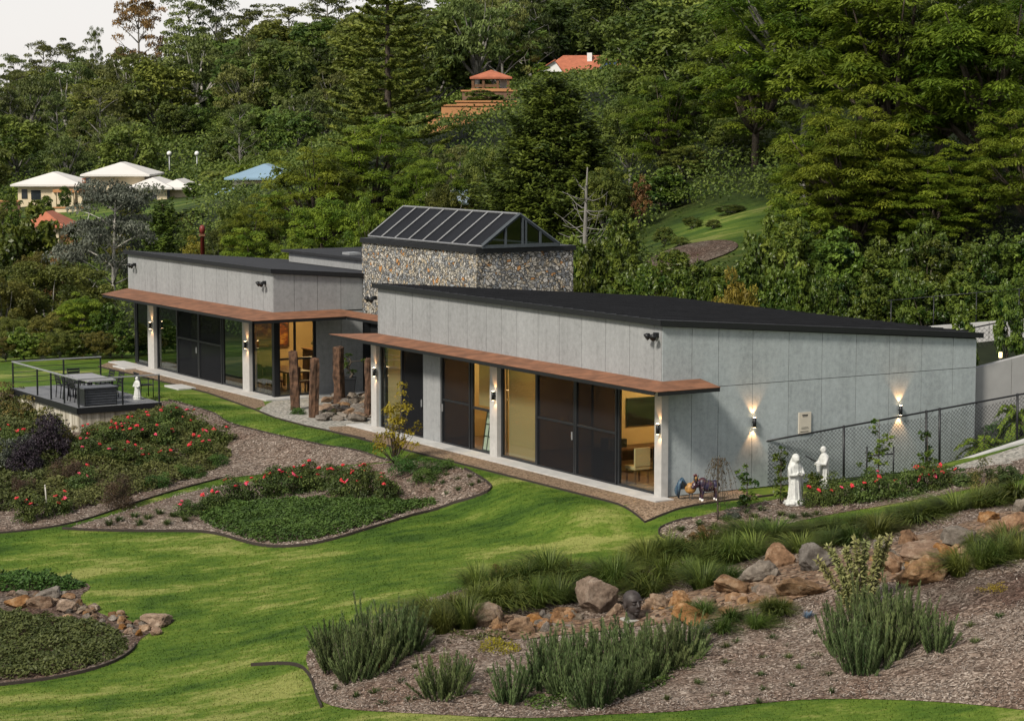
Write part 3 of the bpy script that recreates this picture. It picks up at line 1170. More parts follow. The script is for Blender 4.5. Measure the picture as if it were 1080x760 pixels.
nrm = (S1 - S0).cross(S3 - S0).normalized()
if nrm.z < 0: nrm = -nrm
for k in range(9):
    t = k / 8
    p, q = S0.lerp(S1, t), S3.lerp(S2, t)
    bm_ = MB()
    bm_.tube([p + nrm * .02, q + nrm * .02], .032, 4, smooth=False)
    bm_.build('glazing_bar', M['bar'], sk)
m = MB()
m.tube([S0, S1], .04, 4, smooth=False)
m.build('eave_bar', M['bar'], sk)
m = MB()
m.tube([S3, S2], .05, 4, smooth=False)
m.build('ridge_bar', M['bar'], sk)
m = MB()
m.tube([B0, S3], .06, 4, smooth=False)
m.tube([S0 + Vector((0, 0, .02)), S3], .07, 4, smooth=False)
m.g(ea0 - .04, ea0 + .04, b0, bR, zE - .06, zE + .05)
for t in (.3, .52, .56, .75):
    bb = b0 + (bR - b0) * t
    zz = zE + (zA - zE) * (min((bb - b0) / (bA - b0), (bR - bb) / (bR - bA)))
    m.g(ea0 - .03, ea0 + .03, bb - .03, bb + .03, zE, zz)
m.build('gable_frame', plain('blue_grey_frame', (.05, .06, .068), .4), sk)

# --- wall lamps
def wall_lamp(p, outv, label, e=7, group='up and down wall lamps of the house'):
    t = thing('wall_lamp', label, 'wall lamp', p, group)
    o = outv * .085
    m = MB()
    m.lathe(p + o + Vector((0, 0, -.13)), [(.0, 0), (.05, 0), (.05, .26), (.0, .26)], 14)
    m.tube([p, p + o], .018, 6)
    m.build('housing', M['black'], t)
    m = MB()
    m.lathe(p + o + Vector((0, 0, .128)), [(.0, 0), (.036, .0), (.036, .008), (0, .008)], 12)
    m.lathe(p + o + Vector((0, 0, -.136)), [(.0, 0), (.036, .0), (.036, .008), (0, .008)], 12)
    m.build('lens', M['lampglow'], t)
    for s in (1, -1):
        l = bpy.data.lights.new('lamp_beam', 'SPOT')
        l.energy = e
        l.color = (1, .5, .2)
        l.spot_size = R(82)
        l.spot_blend = .6
        l.shadow_soft_size = .012
        lo = bpy.data.objects.new('lamp_beam', l)
        COL.objects.link(lo)
        lo.parent = t
        lo.location = o * .75 + Vector((0, 0, s * .15))
        lo.rotation_euler = (0 if s < 0 else math.pi, 0, 0)
    return t


def on_front(u, v, b=0.0):
    a, z = on_b(u, v, b)
    return G(a, b, z)


def on_end(u, v, a=0.0):
    b, z = on_a(u, v, a)
    return G(a, b, z)


wall_lamp(on_front(397, 392, -.09), -GB, 'black wall lamp on the pale pilaster at the courtyard end of the front wing')
wall_lamp(on_front(522.7, 417, -.09), -GB, 'black wall lamp on the pale pilaster halfway along the front wing')
wall_lamp(on_front(696.5, 452, -.09), -GB, 'black wall lamp on the corner pilaster beside the window with the television')
wall_lamp(on_end(793.7, 445, -.034), -GA, 'black wall lamp on the blank end wall, left of the plaque', 26)
wall_lamp(on_end(947.8, 432, -.034), -GA, 'black wall lamp on the blank end wall, right of the plaque', 26)
wall_lamp(on_front(160.5, 343, KB - .09), -GB, 'black wall lamp on the far left pilaster of the rear wing')
wall_lamp(on_front(261, 363.5, KB - .09), -GB, 'black wall lamp on the rear wing pilaster near the glass corner')


def floodlight(p, outv, label):
    t = thing('floodlight', label, 'floodlight', p, 'twin floodlights under the roof edges')
    side = outv.cross(Vector((0, 0, 1)))
    m = MB()
    m.box(p + outv * .04, (.12, .12, .12), ROTG)
    m.tube([p + outv * .05, p + outv * .2], .02, 6)
    m.build('bracket', M['black'], t)
    for s in (1, -1):
        m = MB()
        c = p + outv * .22 + side * .13 * s + Vector((0, 0, -.03))
        ax = (outv + Vector((0, 0, -.7)) + side * .3 * s).normalized()
        m.tube([c - ax * .08, c - ax * .02, c + ax * .06], [.03, .08, .1], 10)
        m.build('head', M['black'], t)
    return t


floodlight(on_front(693.5, 353, -.035), -GB, 'black floodlight high on the front corner of the front wing')
floodlight(on_front(396, 314, -.035), -GB, 'black floodlight at the stone end of the front wing')
floodlight(on_front(280, 298, KB - .035), -GB, 'black floodlight above the glass corner of the rear wing')
floodlight(on_front(143, 279, KB - .035), -GB, 'black floodlight at the far left end of the rear wing')

# plaque
pb0, pz1 = on_a(842, 435, -.034)
pb1, pz0 = on_a(854.5, 456, -.034)
t = thing('wall_plaque', 'beige rectangular plaque with small lines of print on the end wall', 'plaque', G(-.034, (pb0 + pb1) / 2, pz0))
m = MB()
m.g(-.07, -.036, pb0, pb1, pz0, pz1)
m.build('plate', plain('beige_plate', (.52, .48, .4), .6, var=.05), t)
m = MB()
hh, ww = pz1 - pz0, pb1 - pb0
for zf, x0, x1, th in ((.86, .25, .72, .035), (.8, .3, .68, .02), (.28, .2, .75, .012), (.22, .2, .8, .012), (.08, .12, .78, .02)):
    m.g(-.073, -.0705, pb0 + ww * x0, pb0 + ww * x1, pz0 + hh * (zf - th / 2), pz0 + hh * (zf + th))
m.build('print', M['black'], t)

# room lamps
def room_lamp(a, b, e, label):
    p = G(a, b, 2.79)
    t = thing('ceiling_lamp', label, 'ceiling lamp', p, 'ceiling lamps inside the house')
    m = MB()
    m.lathe(p + Vector((0, 0, -.05)), [(0, 0), (.16, 0), (.18, .05), (0, .05)], 16)
    m.build('diffuser', emit_mat('ceiling_glow', (1, .68, .34), 6), t)
    l = bpy.data.lights.new('room_light', 'POINT')
    l.energy = e
    l.color = (1, .66, .3)
    l.shadow_soft_size = .2
    lo = bpy.data.objects.new('room_light', l)
    COL.objects.link(lo)
    lo.parent = t
    lo.location = (0, 0, -.2)


room_lamp(2.2, 2.6, 90, 'round ceiling lamp in the room with the television')
room_lamp(6.4, 1.6, 80, 'round ceiling lamp behind the wide plain pane of the front wing')
room_lamp(10.4, 1.6, 70, 'round ceiling lamp in the room with the leaning frame')
room_lamp(14, 1.6, 60, 'round ceiling lamp in the courtyard end room of the front wing')
room_lamp(KA + 3.2, 3.6, 130, 'round ceiling lamp in the glass corner room of the rear wing')
# ------------------------------------------------------------------ foliage
class Fol:
    """collects leaf quads"""
    def __init__(self, seed=1):
        self.r = np.random.default_rng(seed)
        self.P, self.T = [], []

    def quads(self, pos, nrm, axis, ln, wd, tint):
        n = len(pos)
        nrm = nrm / (np.linalg.norm(nrm, axis=1, keepdims=True) + 1e-9)
        axis = axis - nrm * (axis * nrm).sum(1, keepdims=True)
        axis = axis / (np.linalg.norm(axis, axis=1, keepdims=True) + 1e-9)
        b = np.cross(nrm, axis)
        ln = np.broadcast_to(np.asarray(ln, float).reshape(-1, 1), (n, 1)) / 2
        wd = np.broadcast_to(np.asarray(wd, float).reshape(-1, 1), (n, 1)) / 2
        q = np.stack([pos - axis * ln, pos + b * wd - axis * ln * .1, pos + axis * ln, pos - b * wd - axis * ln * .1], 1)
        self.P.append(q.reshape(-1, 3))
        self.T.append(np.repeat(np.clip(np.broadcast_to(tint, (n,)), 0, 1), 4))
        return self

    def sph(self, n):
        d = self.r.normal(size=(n, 3))
        return d / np.linalg.norm(d, axis=1, keepdims=True)

    def clumps(self, C, Rr, n, ln, wd, mode='leafy', up=.5, rnd=.6, tvar=.3, tbase=.45, inner=.55, droop=.4):
        """leaf clumps: C centres, Rr radii (M,3), n leaves per clump"""
        C = np.asarray(C, float)
        Rr = np.asarray(Rr, float)
        if Rr.ndim == 1: Rr = np.tile(Rr, (len(C), 1))
        m = len(C)
        d = self.sph(m * n)
        low = d[:, 2] < -.25
        flip = low & (self.r.random(m * n) < .75)
        d[flip, 2] *= -1
        rr = inner + (1 - inner) * self.r.random(m * n) ** .6
        ci = np.repeat(np.arange(m), n)
        off = d * rr[:, None] * Rr[ci]
        if mode == 'layer':                      # flat sprays drooping at their rim
            q = np.hypot(d[:, 0], d[:, 1]) * rr
            off[:, 2] = (self.r.random(m * n) - .3) * Rr[ci, 2] * .9 - droop * Rr[ci, 0] * q ** 2
        pos = C[ci] + off
        t = np.clip(tbase + self.r.normal(size=m) * tvar, 0, 1)[ci] + self.r.normal(size=m * n) * .12
        if mode == 'layer':
            nr = d * np.array([.45, .45, .1]) + np.array([0, 0, 1.0]) + self.r.normal(size=d.shape) * rnd * .5
            ax = d * np.array([1, 1, .0]) + self.r.normal(size=d.shape) * .35 + np.array([0, 0, -.25])
        elif mode == 'hang':
            nr = self.r.normal(size=d.shape) * np.array([1, 1, .45]) + d * .5 + np.array([0, 0, .25])
            ax = np.array([0, 0, -1.0]) + self.r.normal(size=d.shape) * .5
        elif mode == 'spray':
            nr = self.r.normal(size=d.shape) * rnd + np.array([0, 0, up]) + d * .5
            ax = d + np.array([0, 0, .3])
        else:
            nr = d * .7 + np.array([0, 0, up]) + self.r.normal(size=d.shape) * rnd
            ax = self.r.normal(size=d.shape)
        s = self.r.uniform(.7, 1.3, m * n)
        return self.quads(pos, nr, ax, ln * s, wd * s, t)

    def mesh(self, name):
        P = np.concatenate(self.P)
        return np_mesh(name, P, np.arange(len(P)).reshape(-1, 4), {'tint': np.concatenate(self.T)})


def bark(name, a, b):
    t = NT(name)
    p = t.pos(scale=(1, 1, .25), obj=True)
    c = t.ramp(t.noise(p, 5, 5, .7), [(.3, a), (.65, b)])
    t.set(c, .85, 0, .1)
    t.bump(t.noise(p, 14, 4, .7), .5, .03)
    return t.mat


M['bark'] = bark('brown_bark', (.045, .034, .025), (.12, .1, .08))
M['bark_pale'] = bark('pale_bark', (.26, .25, .22), (.5, .48, .43))
M['bark_grey'] = bark('grey_bark', (.1, .095, .085), (.25, .24, .22))
L = {}
L['jac'] = leaf_mat('feathery_leaf', (.06, .102, .008), (.205, .258, .024), .18, .4, hue=.015)
L['lime'] = leaf_mat('bright_leaf', (.07, .13, .011), (.23, .30, .03), .15, .42, hue=.012)
L['gum'] = leaf_mat('gum_leaf', (.045, .064, .016), (.16, .185, .05), .3, .3, hue=.025)
L['bush'] = leaf_mat('wood_leaf', (.04, .066, .011), (.155, .19, .034), .35, .3, hue=.03)
L['dark'] = leaf_mat('dark_conifer', (.028, .056, .009), (.12, .17, .022), .2, .25)
L['pine'] = leaf_mat('pine_leaf', (.06, .095, .014), (.25, .29, .05), .1, .3)
L['olive'] = leaf_mat('olive_leaf', (.05, .062, .010), (.19, .19, .035), .2, .3, hue=.03)
L['silver'] = leaf_mat('silver_leaf', (.05, .06, .045), (.15, .165, .125), .15, .2)
L['glossy'] = leaf_mat('glossy_leaf', (.022, .05, .007), (.15, .20, .03), .3, .3, .4)
L['yellow'] = leaf_mat('yellow_leaf', (.14, .12, .02), (.34, .27, .04), .15, .4)
L['rust'] = leaf_mat('russet_leaf', (.07, .03, .014), (.18, .09, .035), .2, .2)

_sphere_cache = {}


def scatter_shell(r, n, rx, ry, rz, inner=.55, zmin=-.55, sep=.0):
    """clump centres in the outer part of an ellipsoid, kept apart"""
    out = []
    tries = 0
    while len(out) < n and tries < n * 60:
        tries += 1
        d = r.normal(size=3)
        d /= np.linalg.norm(d)
        if d[2] < zmin: continue
        k = inner + (1 - inner) * r.random() ** .5
        lump = 1 + .18 * math.sin(3.1 * d[0] + 2 * d[2] + rx) + .12 * math.sin(5.3 * d[1] - 3 * d[2])
        p = d * k * lump * np.array([rx, ry, rz])
        if sep and out:
            q = np.array(out)
            if (np.linalg.norm((q - p) / np.array([1, 1, .7]), axis=1) < sep).any(): continue
        out.append(p)
    return np.array(out)


def limb(mb, p0, p1, r0, r1, r, n=5, sag=.1, sides=5):
    p0, p1 = Vector(p0), Vector(p1)
    ln = (p1 - p0).length
    side = Vector(r.normal(size=3)) * ln * sag * .5
    pts = []
    for i in range(n + 1):
        t = i / n
        q = p0.lerp(p1, t) + side * math.sin(math.pi * t) + Vector((0, 0, -ln * sag * math.sin(math.pi * t)))
        pts.append(q)
    mb.tube(pts, [r0 + (r1 - r0) * i / n for i in range(n + 1)], sides)
    return pts


def finish_tree(name, tm, fol, bark_m, leaf_m, H_, W_, extra=None):
    root = empty(name)
    root['H'] = float(H_)
    root['Wd'] = float(W_)
    tm.build('trunk', bark_m, root)
    link('crown', fol.mesh('crown'), leaf_m, root)
    root.hide_render = False
    return root


def proto_broad(name, seed, leaf, bark_m, H_=10, W_=10, trunk=.25, nclump=90, cr=.12, per=150, ls=.3, mode='leafy', flat=.7, zc=.6, zr=.42, limbs=14, lw=.45, inner=.5, up=.5):
    r = np.random.default_rng(seed)
    f = Fol(seed)
    rx, rz = W_ / 2 * .86, H_ * zr * .9
    c = scatter_shell(r, nclump, rx, rx, rz, inner, -.6, W_ * cr * .55) + np.array([0, 0, H_ * zc])
    s = r.uniform(.7, 1.3, len(c))
    Rr = np.c_[s, s, s * flat] * W_ * cr
    f.clumps(c, Rr, per, ls, ls * lw, mode, up)
    tm = MB()
    top = Vector((r.normal() * .2, r.normal() * .2, H_ * max(trunk, .12)))
    limb(tm, (0, 0, -.3), top, H_ * .026, H_ * .02, r, 4, .03, 7)
    order = r.permutation(len(c))[:limbs]
    for i in order:
        e = Vector(c[i])
        mid = top.lerp(e, .5) + Vector((0, 0, H_ * .03))
        limb(tm, top, mid, H_ * .014, H_ * .008, r, 3, .08)
        limb(tm, mid, e, H_ * .008, H_ * .002, r, 3, .05)
    return finish_tree(name, tm, f, bark_m, leaf, H_, W_)


def proto_gum(name, seed, leaf, bark_m, H_=14, W_=7, ls=.34, per=70, n1=6, spread=.5, low=.38, cr=.105):
    r = np.random.default_rng(seed)
    f = Fol(seed)
    tm = MB()
    pts = limb(tm, (0, 0, -.3), (r.normal() * .3, r.normal() * .3, H_ * .93), H_ * .017, H_ * .004, r, 8, .03, 7)
    C = []
    for i in range(n1 * 2):
        t = low + (1 - low) * (i + r.random()) / (n1 * 2)
        k = min(len(pts) - 1, int(t * (len(pts) - 1)))
        p = pts[k]
        ang = i * 2.4 + r.normal() * .4
        ln = W_ * .5 * (1.05 - .55 * ((t - low) / (1 - low))) * r.uniform(.75, 1.1)
        e = p + Vector((math.cos(ang) * ln, math.sin(ang) * ln, ln * r.uniform(.45, .95)))
        if e.z > H_ * .95: e.z = H_ * r.uniform(.88, .96)
        q = limb(tm, p, e, H_ * .007, H_ * .0025, r, 4, -.06)
        for j in range(3):
            b = q[2 + (j % 3)] if j else q[-1]
            e2 = b + Vector(r.normal(size=3)) * W_ * .10 + Vector((0, 0, W_ * .05))
            limb(tm, b, e2, H_ * .003, H_ * .001, r, 2, .02, 4)
            C.append(e2)
    C.append(Vector((0, 0, H_ * .95)))
    for j in range(5): C.append(Vector((r.normal() * W_ * .09, r.normal() * W_ * .09, H_ * r.uniform(.82, .95))))
    C = np.array(C)
    s = r.uniform(.7, 1.35, len(C))
    f.clumps(C, np.c_[s, s, s * .62] * W_ * cr, per, ls, ls * .4, 'hang', inner=.35)
    return finish_tree(name, tm, f, bark_m, leaf, H_, W_)


def proto_conifer(name, seed, leaf, H_=12, W_=8, n=260, per=42, ls=.34, power=.8, base=.04, sprayr=.085, lw=.3, droop=-.05):
    """dense irregular conifer: sprays pointing out and up all over a cone"""
    r = np.random.default_rng(seed)
    f = Fol(seed)
    tm = MB()
    limb(tm, (0, 0, -.3), (0, 0, H_ * .95), H_ * .022, H_ * .004, r, 6, .01, 7)
    C, D = [], []
    for i in range(n):
        t = base + (1 - base) * (1 - (1 - r.random()) ** .62)
        rad = W_ / 2 * (1 - t) ** power * (1 if t > .15 else .75 + t * 1.6)
        rad *= .9 + .16 * math.sin(7 * t + 2 * (i % 7)) + r.normal() * .06
        ang = r.random() * 6.283
        k = r.uniform(.62, 1.0)
        d = np.array([math.cos(ang), math.sin(ang), .25 + .5 * t])
        C.append([math.cos(ang) * rad * k, math.sin(ang) * rad * k, H_ * t + droop * rad])
        D.append(d / np.linalg.norm(d))
    C, D = np.array(C), np.array(D)
    m = len(C)
    ci = np.repeat(np.arange(m), per)
    s = (r.uniform(.7, 1.3, m) * W_ * sprayr)[ci]
    al = r.uniform(-.6, 1.2, m * per)
    lat = r.normal(size=(m * per, 3)) * .36 * (1.25 - np.abs(al))[:, None]
    pos = C[ci] + D[ci] * (al * s)[:, None] + lat * s[:, None]
    nr = r.normal(size=pos.shape) * .5 + np.array([0, 0, .9]) + D[ci] * .3
    ax = D[ci] + r.normal(size=pos.shape) * .45
    t = np.clip(.45 + r.normal(size=m) * .28, 0, 1)[ci] + (al * .14)
    f.quads(pos, nr, ax, ls * r.uniform(.7, 1.3, m * per), ls * lw * r.uniform(.7, 1.3, m * per), t)
    for i in r.permutation(m)[:26]:
        limb(tm, (0, 0, C[i][2] * .95), C[i], H_ * .006, H_ * .002, r, 3, .02, 4)
    return finish_tree(name, tm, f, M['bark'], leaf, H_, W_)


def proto_araucaria(name, seed, leaf, H_=24, W_=14):
    """tall pine with clear tiers of long level branches"""
    r = np.random.default_rng(seed)
    f = Fol(seed)
    tm = MB()
    limb(tm, (0, 0, -.3), (0, 0, H_ * .98), H_ * .018, H_ * .003, r, 6, .0, 8)
    z = H_ * .14
    tier = 0
    A, B, Wd_ = [], [], []
    while z < H_ * .97:
        t = z / H_
        Lb = W_ / 2 * (1 - t) ** .72 * r.uniform(.88, 1.08)
        nb = 7 if t < .7 else 6
        for k in range(nb):
            ang = 6.283 * k / nb + tier * .5 + r.normal() * .12
            l_ = Lb * r.uniform(.82, 1.1)
            d = Vector((math.cos(ang), math.sin(ang), 0))
            rise = .10 + .5 * max(0, t - .6)
            pts = [Vector((0, 0, z)) + d * l_ * s + Vector((0, 0, l_ * (rise * s - .12 * math.sin(math.pi * s * .9) + .12 * s * s))) for s in np.linspace(0, 1, 7)]
            tm.tube(pts, [.07 * (1 - .8 * i / 6) for i in range(7)], 4)
            side = Vector((-d.y, d.x, 0))
            nt = int(8 + l_ * 4.2)
            for j in range(nt):
                s = .25 + .75 * (j + r.random()) / nt
                i0 = min(5, int(s * 6))
                p = pts[i0].lerp(pts[i0 + 1], s * 6 - i0)
                sg = 1 if j % 2 else -1
                tl = l_ * .17 * (1.15 - .55 * s) * r.uniform(.7, 1.2)
                q = p + (side * sg * r.uniform(.6, 1) + d * r.uniform(.5, .9)).normalized() * tl + Vector((0, 0, tl * r.uniform(.1, .55)))
                A.append(p)
                B.append(q)
            A.append(pts[3])
            B.append(pts[6])
        z += H_ * .052 * (1.15 - .4 * t)
        tier += 1
    A, B = np.array(A), np.array(B)
    m = len(A)
    per = 17
    ci = np.repeat(np.arange(m), per)
    s = r.random(m * per)[:, None]
    D = B - A
    D /= np.linalg.norm(D, axis=1, keepdims=True) + 1e-9
    pos = A[ci] + (B - A)[ci] * s + r.normal(size=(m * per, 3)) * .055
    nr = r.normal(size=pos.shape) + np.array([0, 0, .7])
    ax = D[ci] + r.normal(size=pos.shape) * .3
    t = np.clip(.45 + r.normal(size=m) * .25, 0, 1)[ci]
    f.quads(pos, nr, ax, .42 * r.uniform(.7, 1.3, m * per), .15, t)
    return finish_tree(name, tm, f, M['bark'], leaf, H_, W_)


def proto_palm(name, seed, leaf, H_=5, W_=5, trunk=.45, nf=22, tr=.2, lw=.05):
    r = np.random.default_rng(seed)
    f = Fol(seed)
    tm = MB()
    top = Vector((.1, 0, H_ * trunk))
    limb(tm, (0, 0, -.3), top, tr, tr * .75, r, 5, .02, 8)
    P, N, A = [], [], []
    for k in range(nf):
        ang = k * 2.4
        el = 1.25 - 1.5 * (k / nf)
        l_ = W_ / 2 * r.uniform(.9, 1.1)
        d = Vector((math.cos(ang), math.sin(ang), 0))
        pts = [top + d * l_ * s * (.55 + .45 * math.cos(el)) + Vector((0, 0, l_ * (math.sin(el) * s * 1.1 - .75 * s * s))) for s in np.linspace(0, 1, 9)]
        tm.tube(pts, [.03 * (1 - .8 * i / 8) for i in range(9)], 3)
        for i in range(1, 9):
            for q in np.linspace(0, 1, 4)[:-1]:
                p = pts[i - 1].lerp(pts[i], q)
                dd = (pts[i] - pts[i - 1]).normalized()
                sd = dd.cross(Vector((0, 0, 1))).normalized()
                for sg in (1, -1):
                    ax = (sd * sg + dd * .55 + Vector((0, 0, -.25))).normalized()
                    ll = l_ * .26 * (1 - .55 * abs(i / 8 - .45))
                    P.append(p + ax * ll / 2)
                    A.append(ax)
                    N.append(dd.cross(ax) * sg + Vector(r.normal(size=3)) * .2)
    P, N, A = np.array(P), np.array(N), np.array(A)
    f.quads(P, N, A, W_ * .13, W_ * lw * .5, .45 + r.normal(size=len(P)) * .2)
    return finish_tree(name, tm, f, M['bark'], leaf, H_, W_)


PROTO, USED = {}, set()


def plant_at(kind, x, y, rz, sx, sz, label, cat='tree', group=None, dz=-.05):
    if kind.startswith('bush') and y < 215:
        k0, kind = kind, 'mid%d' % (int(kind[-1]) % 2)
        sx *= PROTO[k0]['Wd'] / PROTO[kind]['Wd']
        sz *= PROTO[k0]['H'] / PROTO[kind]['H']
    p = PROTO[kind]
    loc = (x, y, z1(x, y) + dz)
    if kind in USED:
        o = dup(p, loc, rz, (sx, sx, sz))
    else:
        USED.add(kind)
        o = p
        o.location = loc
        o.rotation_euler.z = rz
        o.scale = (sx, sx, sz)
    for k in ('label', 'category', 'group'):
        if k in o: del o[k]
    tag(o, label, cat, group)
    return o


def tree(kind, u, y, vtop, wpx, label, cat='tree', group=None, rz=None, dz=-.05):
    x = (u - 540) / FPX * y
    zb = z1(x, y)
    zt_ = CAMH - (vtop - 129) * y / FPX
    p = PROTO[kind]
    return plant_at(kind, x, y, rng.random() * 6.28 if rz is None else rz, wpx * y / FPX / p['Wd'], max(.5, zt_ - zb) / p['H'], label, cat, group, dz)


# --- the kinds
for i in range(3):
    PROTO['gum%d' % i] = proto_gum('gum_tree', 20 + i, L['gum'], M['bark_grey'], 14, 7.5, .36, 110, 8, low=.22, cr=.12)
for i in range(4):
    PROTO['bush%d' % i] = proto_broad('broadleaf_tree', 30 + i, L['bush'], M['bark_grey'], 9, 8, .15, 84, .105, 70, .5, 'leafy', .75, .5, .53, 10)
L['gumwarm'] = leaf_mat('sunglow_gum_leaf', (.09, .06, .02), (.30, .17, .06), .2, .3)  # orange sun glow on the tallest gum, put into its leaf colour
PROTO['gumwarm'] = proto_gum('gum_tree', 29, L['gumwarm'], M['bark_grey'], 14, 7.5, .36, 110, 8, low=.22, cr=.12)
for i in range(2):
    PROTO['wgum%d' % i] = proto_broad('gum_tree', 40 + i, L['gum'], M['bark_grey'] if i else M['bark_pale'], 12, 8, .25, 66, .1, 90, .42, 'hang', .65, .57, .44, 16, .38)
for i in range(3):
    PROTO['jac%d' % i] = proto_broad('feathery_tree', 50 + i, L['jac'], M['bark'], 13, 12, .22, 200, .082, 250, .29, 'layer', .36, .53, .50, 30, .36, .35)
PROTO['hijac'] = proto_broad('feathery_tree', 57, L['jac'], M['bark_grey'], 13, 12, .4, 170, .085, 250, .29, 'layer', .36, .64, .38, 34, .36, .3)
for i in range(2):
    PROTO['lime%d' % i] = proto_broad('bright_green_tree', 60 + i, L['lime'], M['bark'], 9, 9, .15, 130, .09, 170, .3, 'layer', .42, .52, .5, 14, .42, .45)
for i in range(2):
    PROTO['mid%d' % i] = proto_broad('broadleaf_tree', 45 + i, L['bush'], M['bark_grey'], 9, 8, .15, 150, .085, 130, .27, 'leafy', .75, .5, .53, 12)
PROTO['conifer'] = proto_conifer('dark_conifer', 70, L['dark'], 12, 8, 1000, 64, .28, .6, sprayr=.078, lw=.4)
PROTO['cone'] = proto_conifer('cypress', 71, L['dark'], 6, 3, 380, 44, .2, .7, sprayr=.12, lw=.4)
PROTO['pine'] = proto_araucaria('tiered_pine', 72, L['pine'])
PROTO['olive0'] = proto_broad('spreading_tree', 73, L['olive'], M['bark_pale'], 5, 7, .1, 170, .075, 150, .17, 'leafy', .7, .48, .54, 26, .45, .45)
PROTO['olive1'] = proto_broad('spreading_tree', 74, L['olive'], M['bark_grey'], 5, 6, .1, 140, .08, 150, .17, 'leafy', .7, .48, .54, 18, .45, .45)
PROTO['silver'] = proto_gum('silver_gum', 75, L['silver'], M['bark_pale'], 9, 4.5, .2, 260, 8, low=.3, cr=.17)
PROTO['glossy0'] = proto_broad('glossy_shrub', 76, L['glossy'], M['bark'], 3, 2.6, .1, 80, .105, 70, .2, 'leafy', .8, .46, .56, 6, .5, .62)
PROTO['glossy1'] = proto_broad('glossy_shrub', 77, L['glossy'], M['bark'], 3, 2.6, .1, 80, .105, 70, .2, 'leafy', .9, .46, .56, 6, .42, .62)
PROTO['yellowshrub'] = proto_broad('yellow_shrub', 78, L['yellow'], M['bark'], 2, 2, .1, 40, .14, 80, .13, 'leafy', .8, .5, .5, 6)
PROTO['rustshrub'] = proto_broad('russet_shrub', 79, L['rust'], M['bark'], 3, 2, .1, 34, .13, 60, .16, 'leafy', .9, .5, .5, 6)
PROTO['palm'] = proto_palm('palm', 80, L['pine'], 5, 5)
PROTO['ypalm'] = proto_palm('palm', 82, L['lime'], 3.6, 4.4, .3, 20)
PROTO['fern'] = proto_palm('tree_fern', 81, L['lime'], 2.2, 3, .3, 18, .1, .07)

# --- near and middle trees, one by one
tree('wgum1', 484, 150, 148, 64, 'pale wispy tree below the terracotta terraces')
tree('wgum0', 452, 142, 150, 56, 'pale wispy tree under the right boughs of the tiered pine')
tree('bush0', 506, 138, 150, 50, 'dark bushy tree under the lowest terracotta terrace')
tree('bush1', 246, 150, 207, 44, 'bushy tree right below the porch of the blue roofed house')
tree('lime1', 288, 150, 196, 50, 'light green tree at the right end of the blue roofed house')
tree('olive0', 52, 101, 268, 150, 'wide olive green tree with pale twisted branches left of the silver gum')
tree('olive1', 0, 98, 283, 90, 'dull green spreading tree cut by the left frame edge beyond the lawn')
tree('olive1', 100, 104, 296, 60, 'small olive green tree close behind the far end of the rear wing')
tree('lime0', 84, 95, 303, 62, 'low fresh green rounded tree in front of the wide olive tree', cat='tree')
tree('silver', 118, 107, 190, 92, 'slender silver leaved gum with a thin white trunk beside the rear wing')
tree('cone', 172, 118, 208, 66, 'dark green cone shaped cypress above the end of the rear wing roof', cat='conifer')
tree('glossy0', 28, 128, 220, 74, 'dark glossy round tree in front of the red tiled roof on the left')
tree('olive1', 36, 116, 260, 50, 'grey green clipped dome of a tree below the glossy round tree')
tree('rustshrub', 66, 124, 252, 44, 'brownish bush between glossy round tree and silver gum', 'bush')
tree('bush2', 145, 125, 262, 46, 'dark bushy tree between silver gum and cypress')
tree('yellowshrub', 203, 150, 251, 30, 'round bronze green bush beside the red post', 'bush')
tree('bush0', 232, 138, 236, 36, 'small dark bush just right of the red post', 'bush')
tree('lime1', 262, 112, 232, 74, 'low soft green weeping tree behind the rear wing roof')
tree('jac0', 338, 128, 150, 112, 'broad feathery bright green tree left in the clump behind the rear wing')
tree('jac1', 392, 134, 128, 150, 'tall feathery bright green tree in the clump below the tiered pine')
tree('lime0', 345, 114, 196, 90, 'fresh green tree low in the clump behind the rear wing roof')
tree('jac2', 446, 122, 156, 84, 'feathery green tree left of the skylight and the grey roof')
tree('lime1', 392, 104, 190, 64, 'leafy light green tree rising right behind the skylight corner')
tree('jac2', 262, 130, 206, 66, 'feathery green tree below the blue roof')
tree('lime0', 310, 106, 238, 60, 'low green tree straight above the higher rear roof')
tree('bush1', 470, 118, 190, 50, 'dark green tree behind the left slope of the skylight')
tree('pine', 410, 176, -42, 172, 'tall tiered pine with long level branches', 'pine', rz=.4)
tree('conifer', 584, 116, 80, 178, 'massive dark conifer behind the skylight', 'conifer')
tree('bush3', 520, 124, 150, 60, 'dark tree on the left shoulder of the massive conifer')
tree('jac1', 700, 126, 84, 96, 'rounded mid green tree between the massive conifer and the grassy slope')
tree('bush1', 664, 130, 96, 66, 'dark narrow tree right behind the massive conifer')
tree('lime0', 735, 140, 82, 80, 'pale green tree at the upper end of the grassy slope')
tree('rustshrub', 674, 112, 186, 24, 'russet brown dying bush under the mid green tree', 'bush')
tree('glossy1', 655, 98, 222, 44, 'young glossy green tree at the foot of the dead trunk')
tree('glossy0', 696, 116, 178, 60, 'dark shrub mass below the rounded mid green tree', 'shrub')
tree('bush2', 640, 112, 170, 60, 'dark tree in the shade behind the dead trunk')
tree('bush0', 720, 124, 150, 60, 'dark tree in the shade at the top left of the grassy slope')
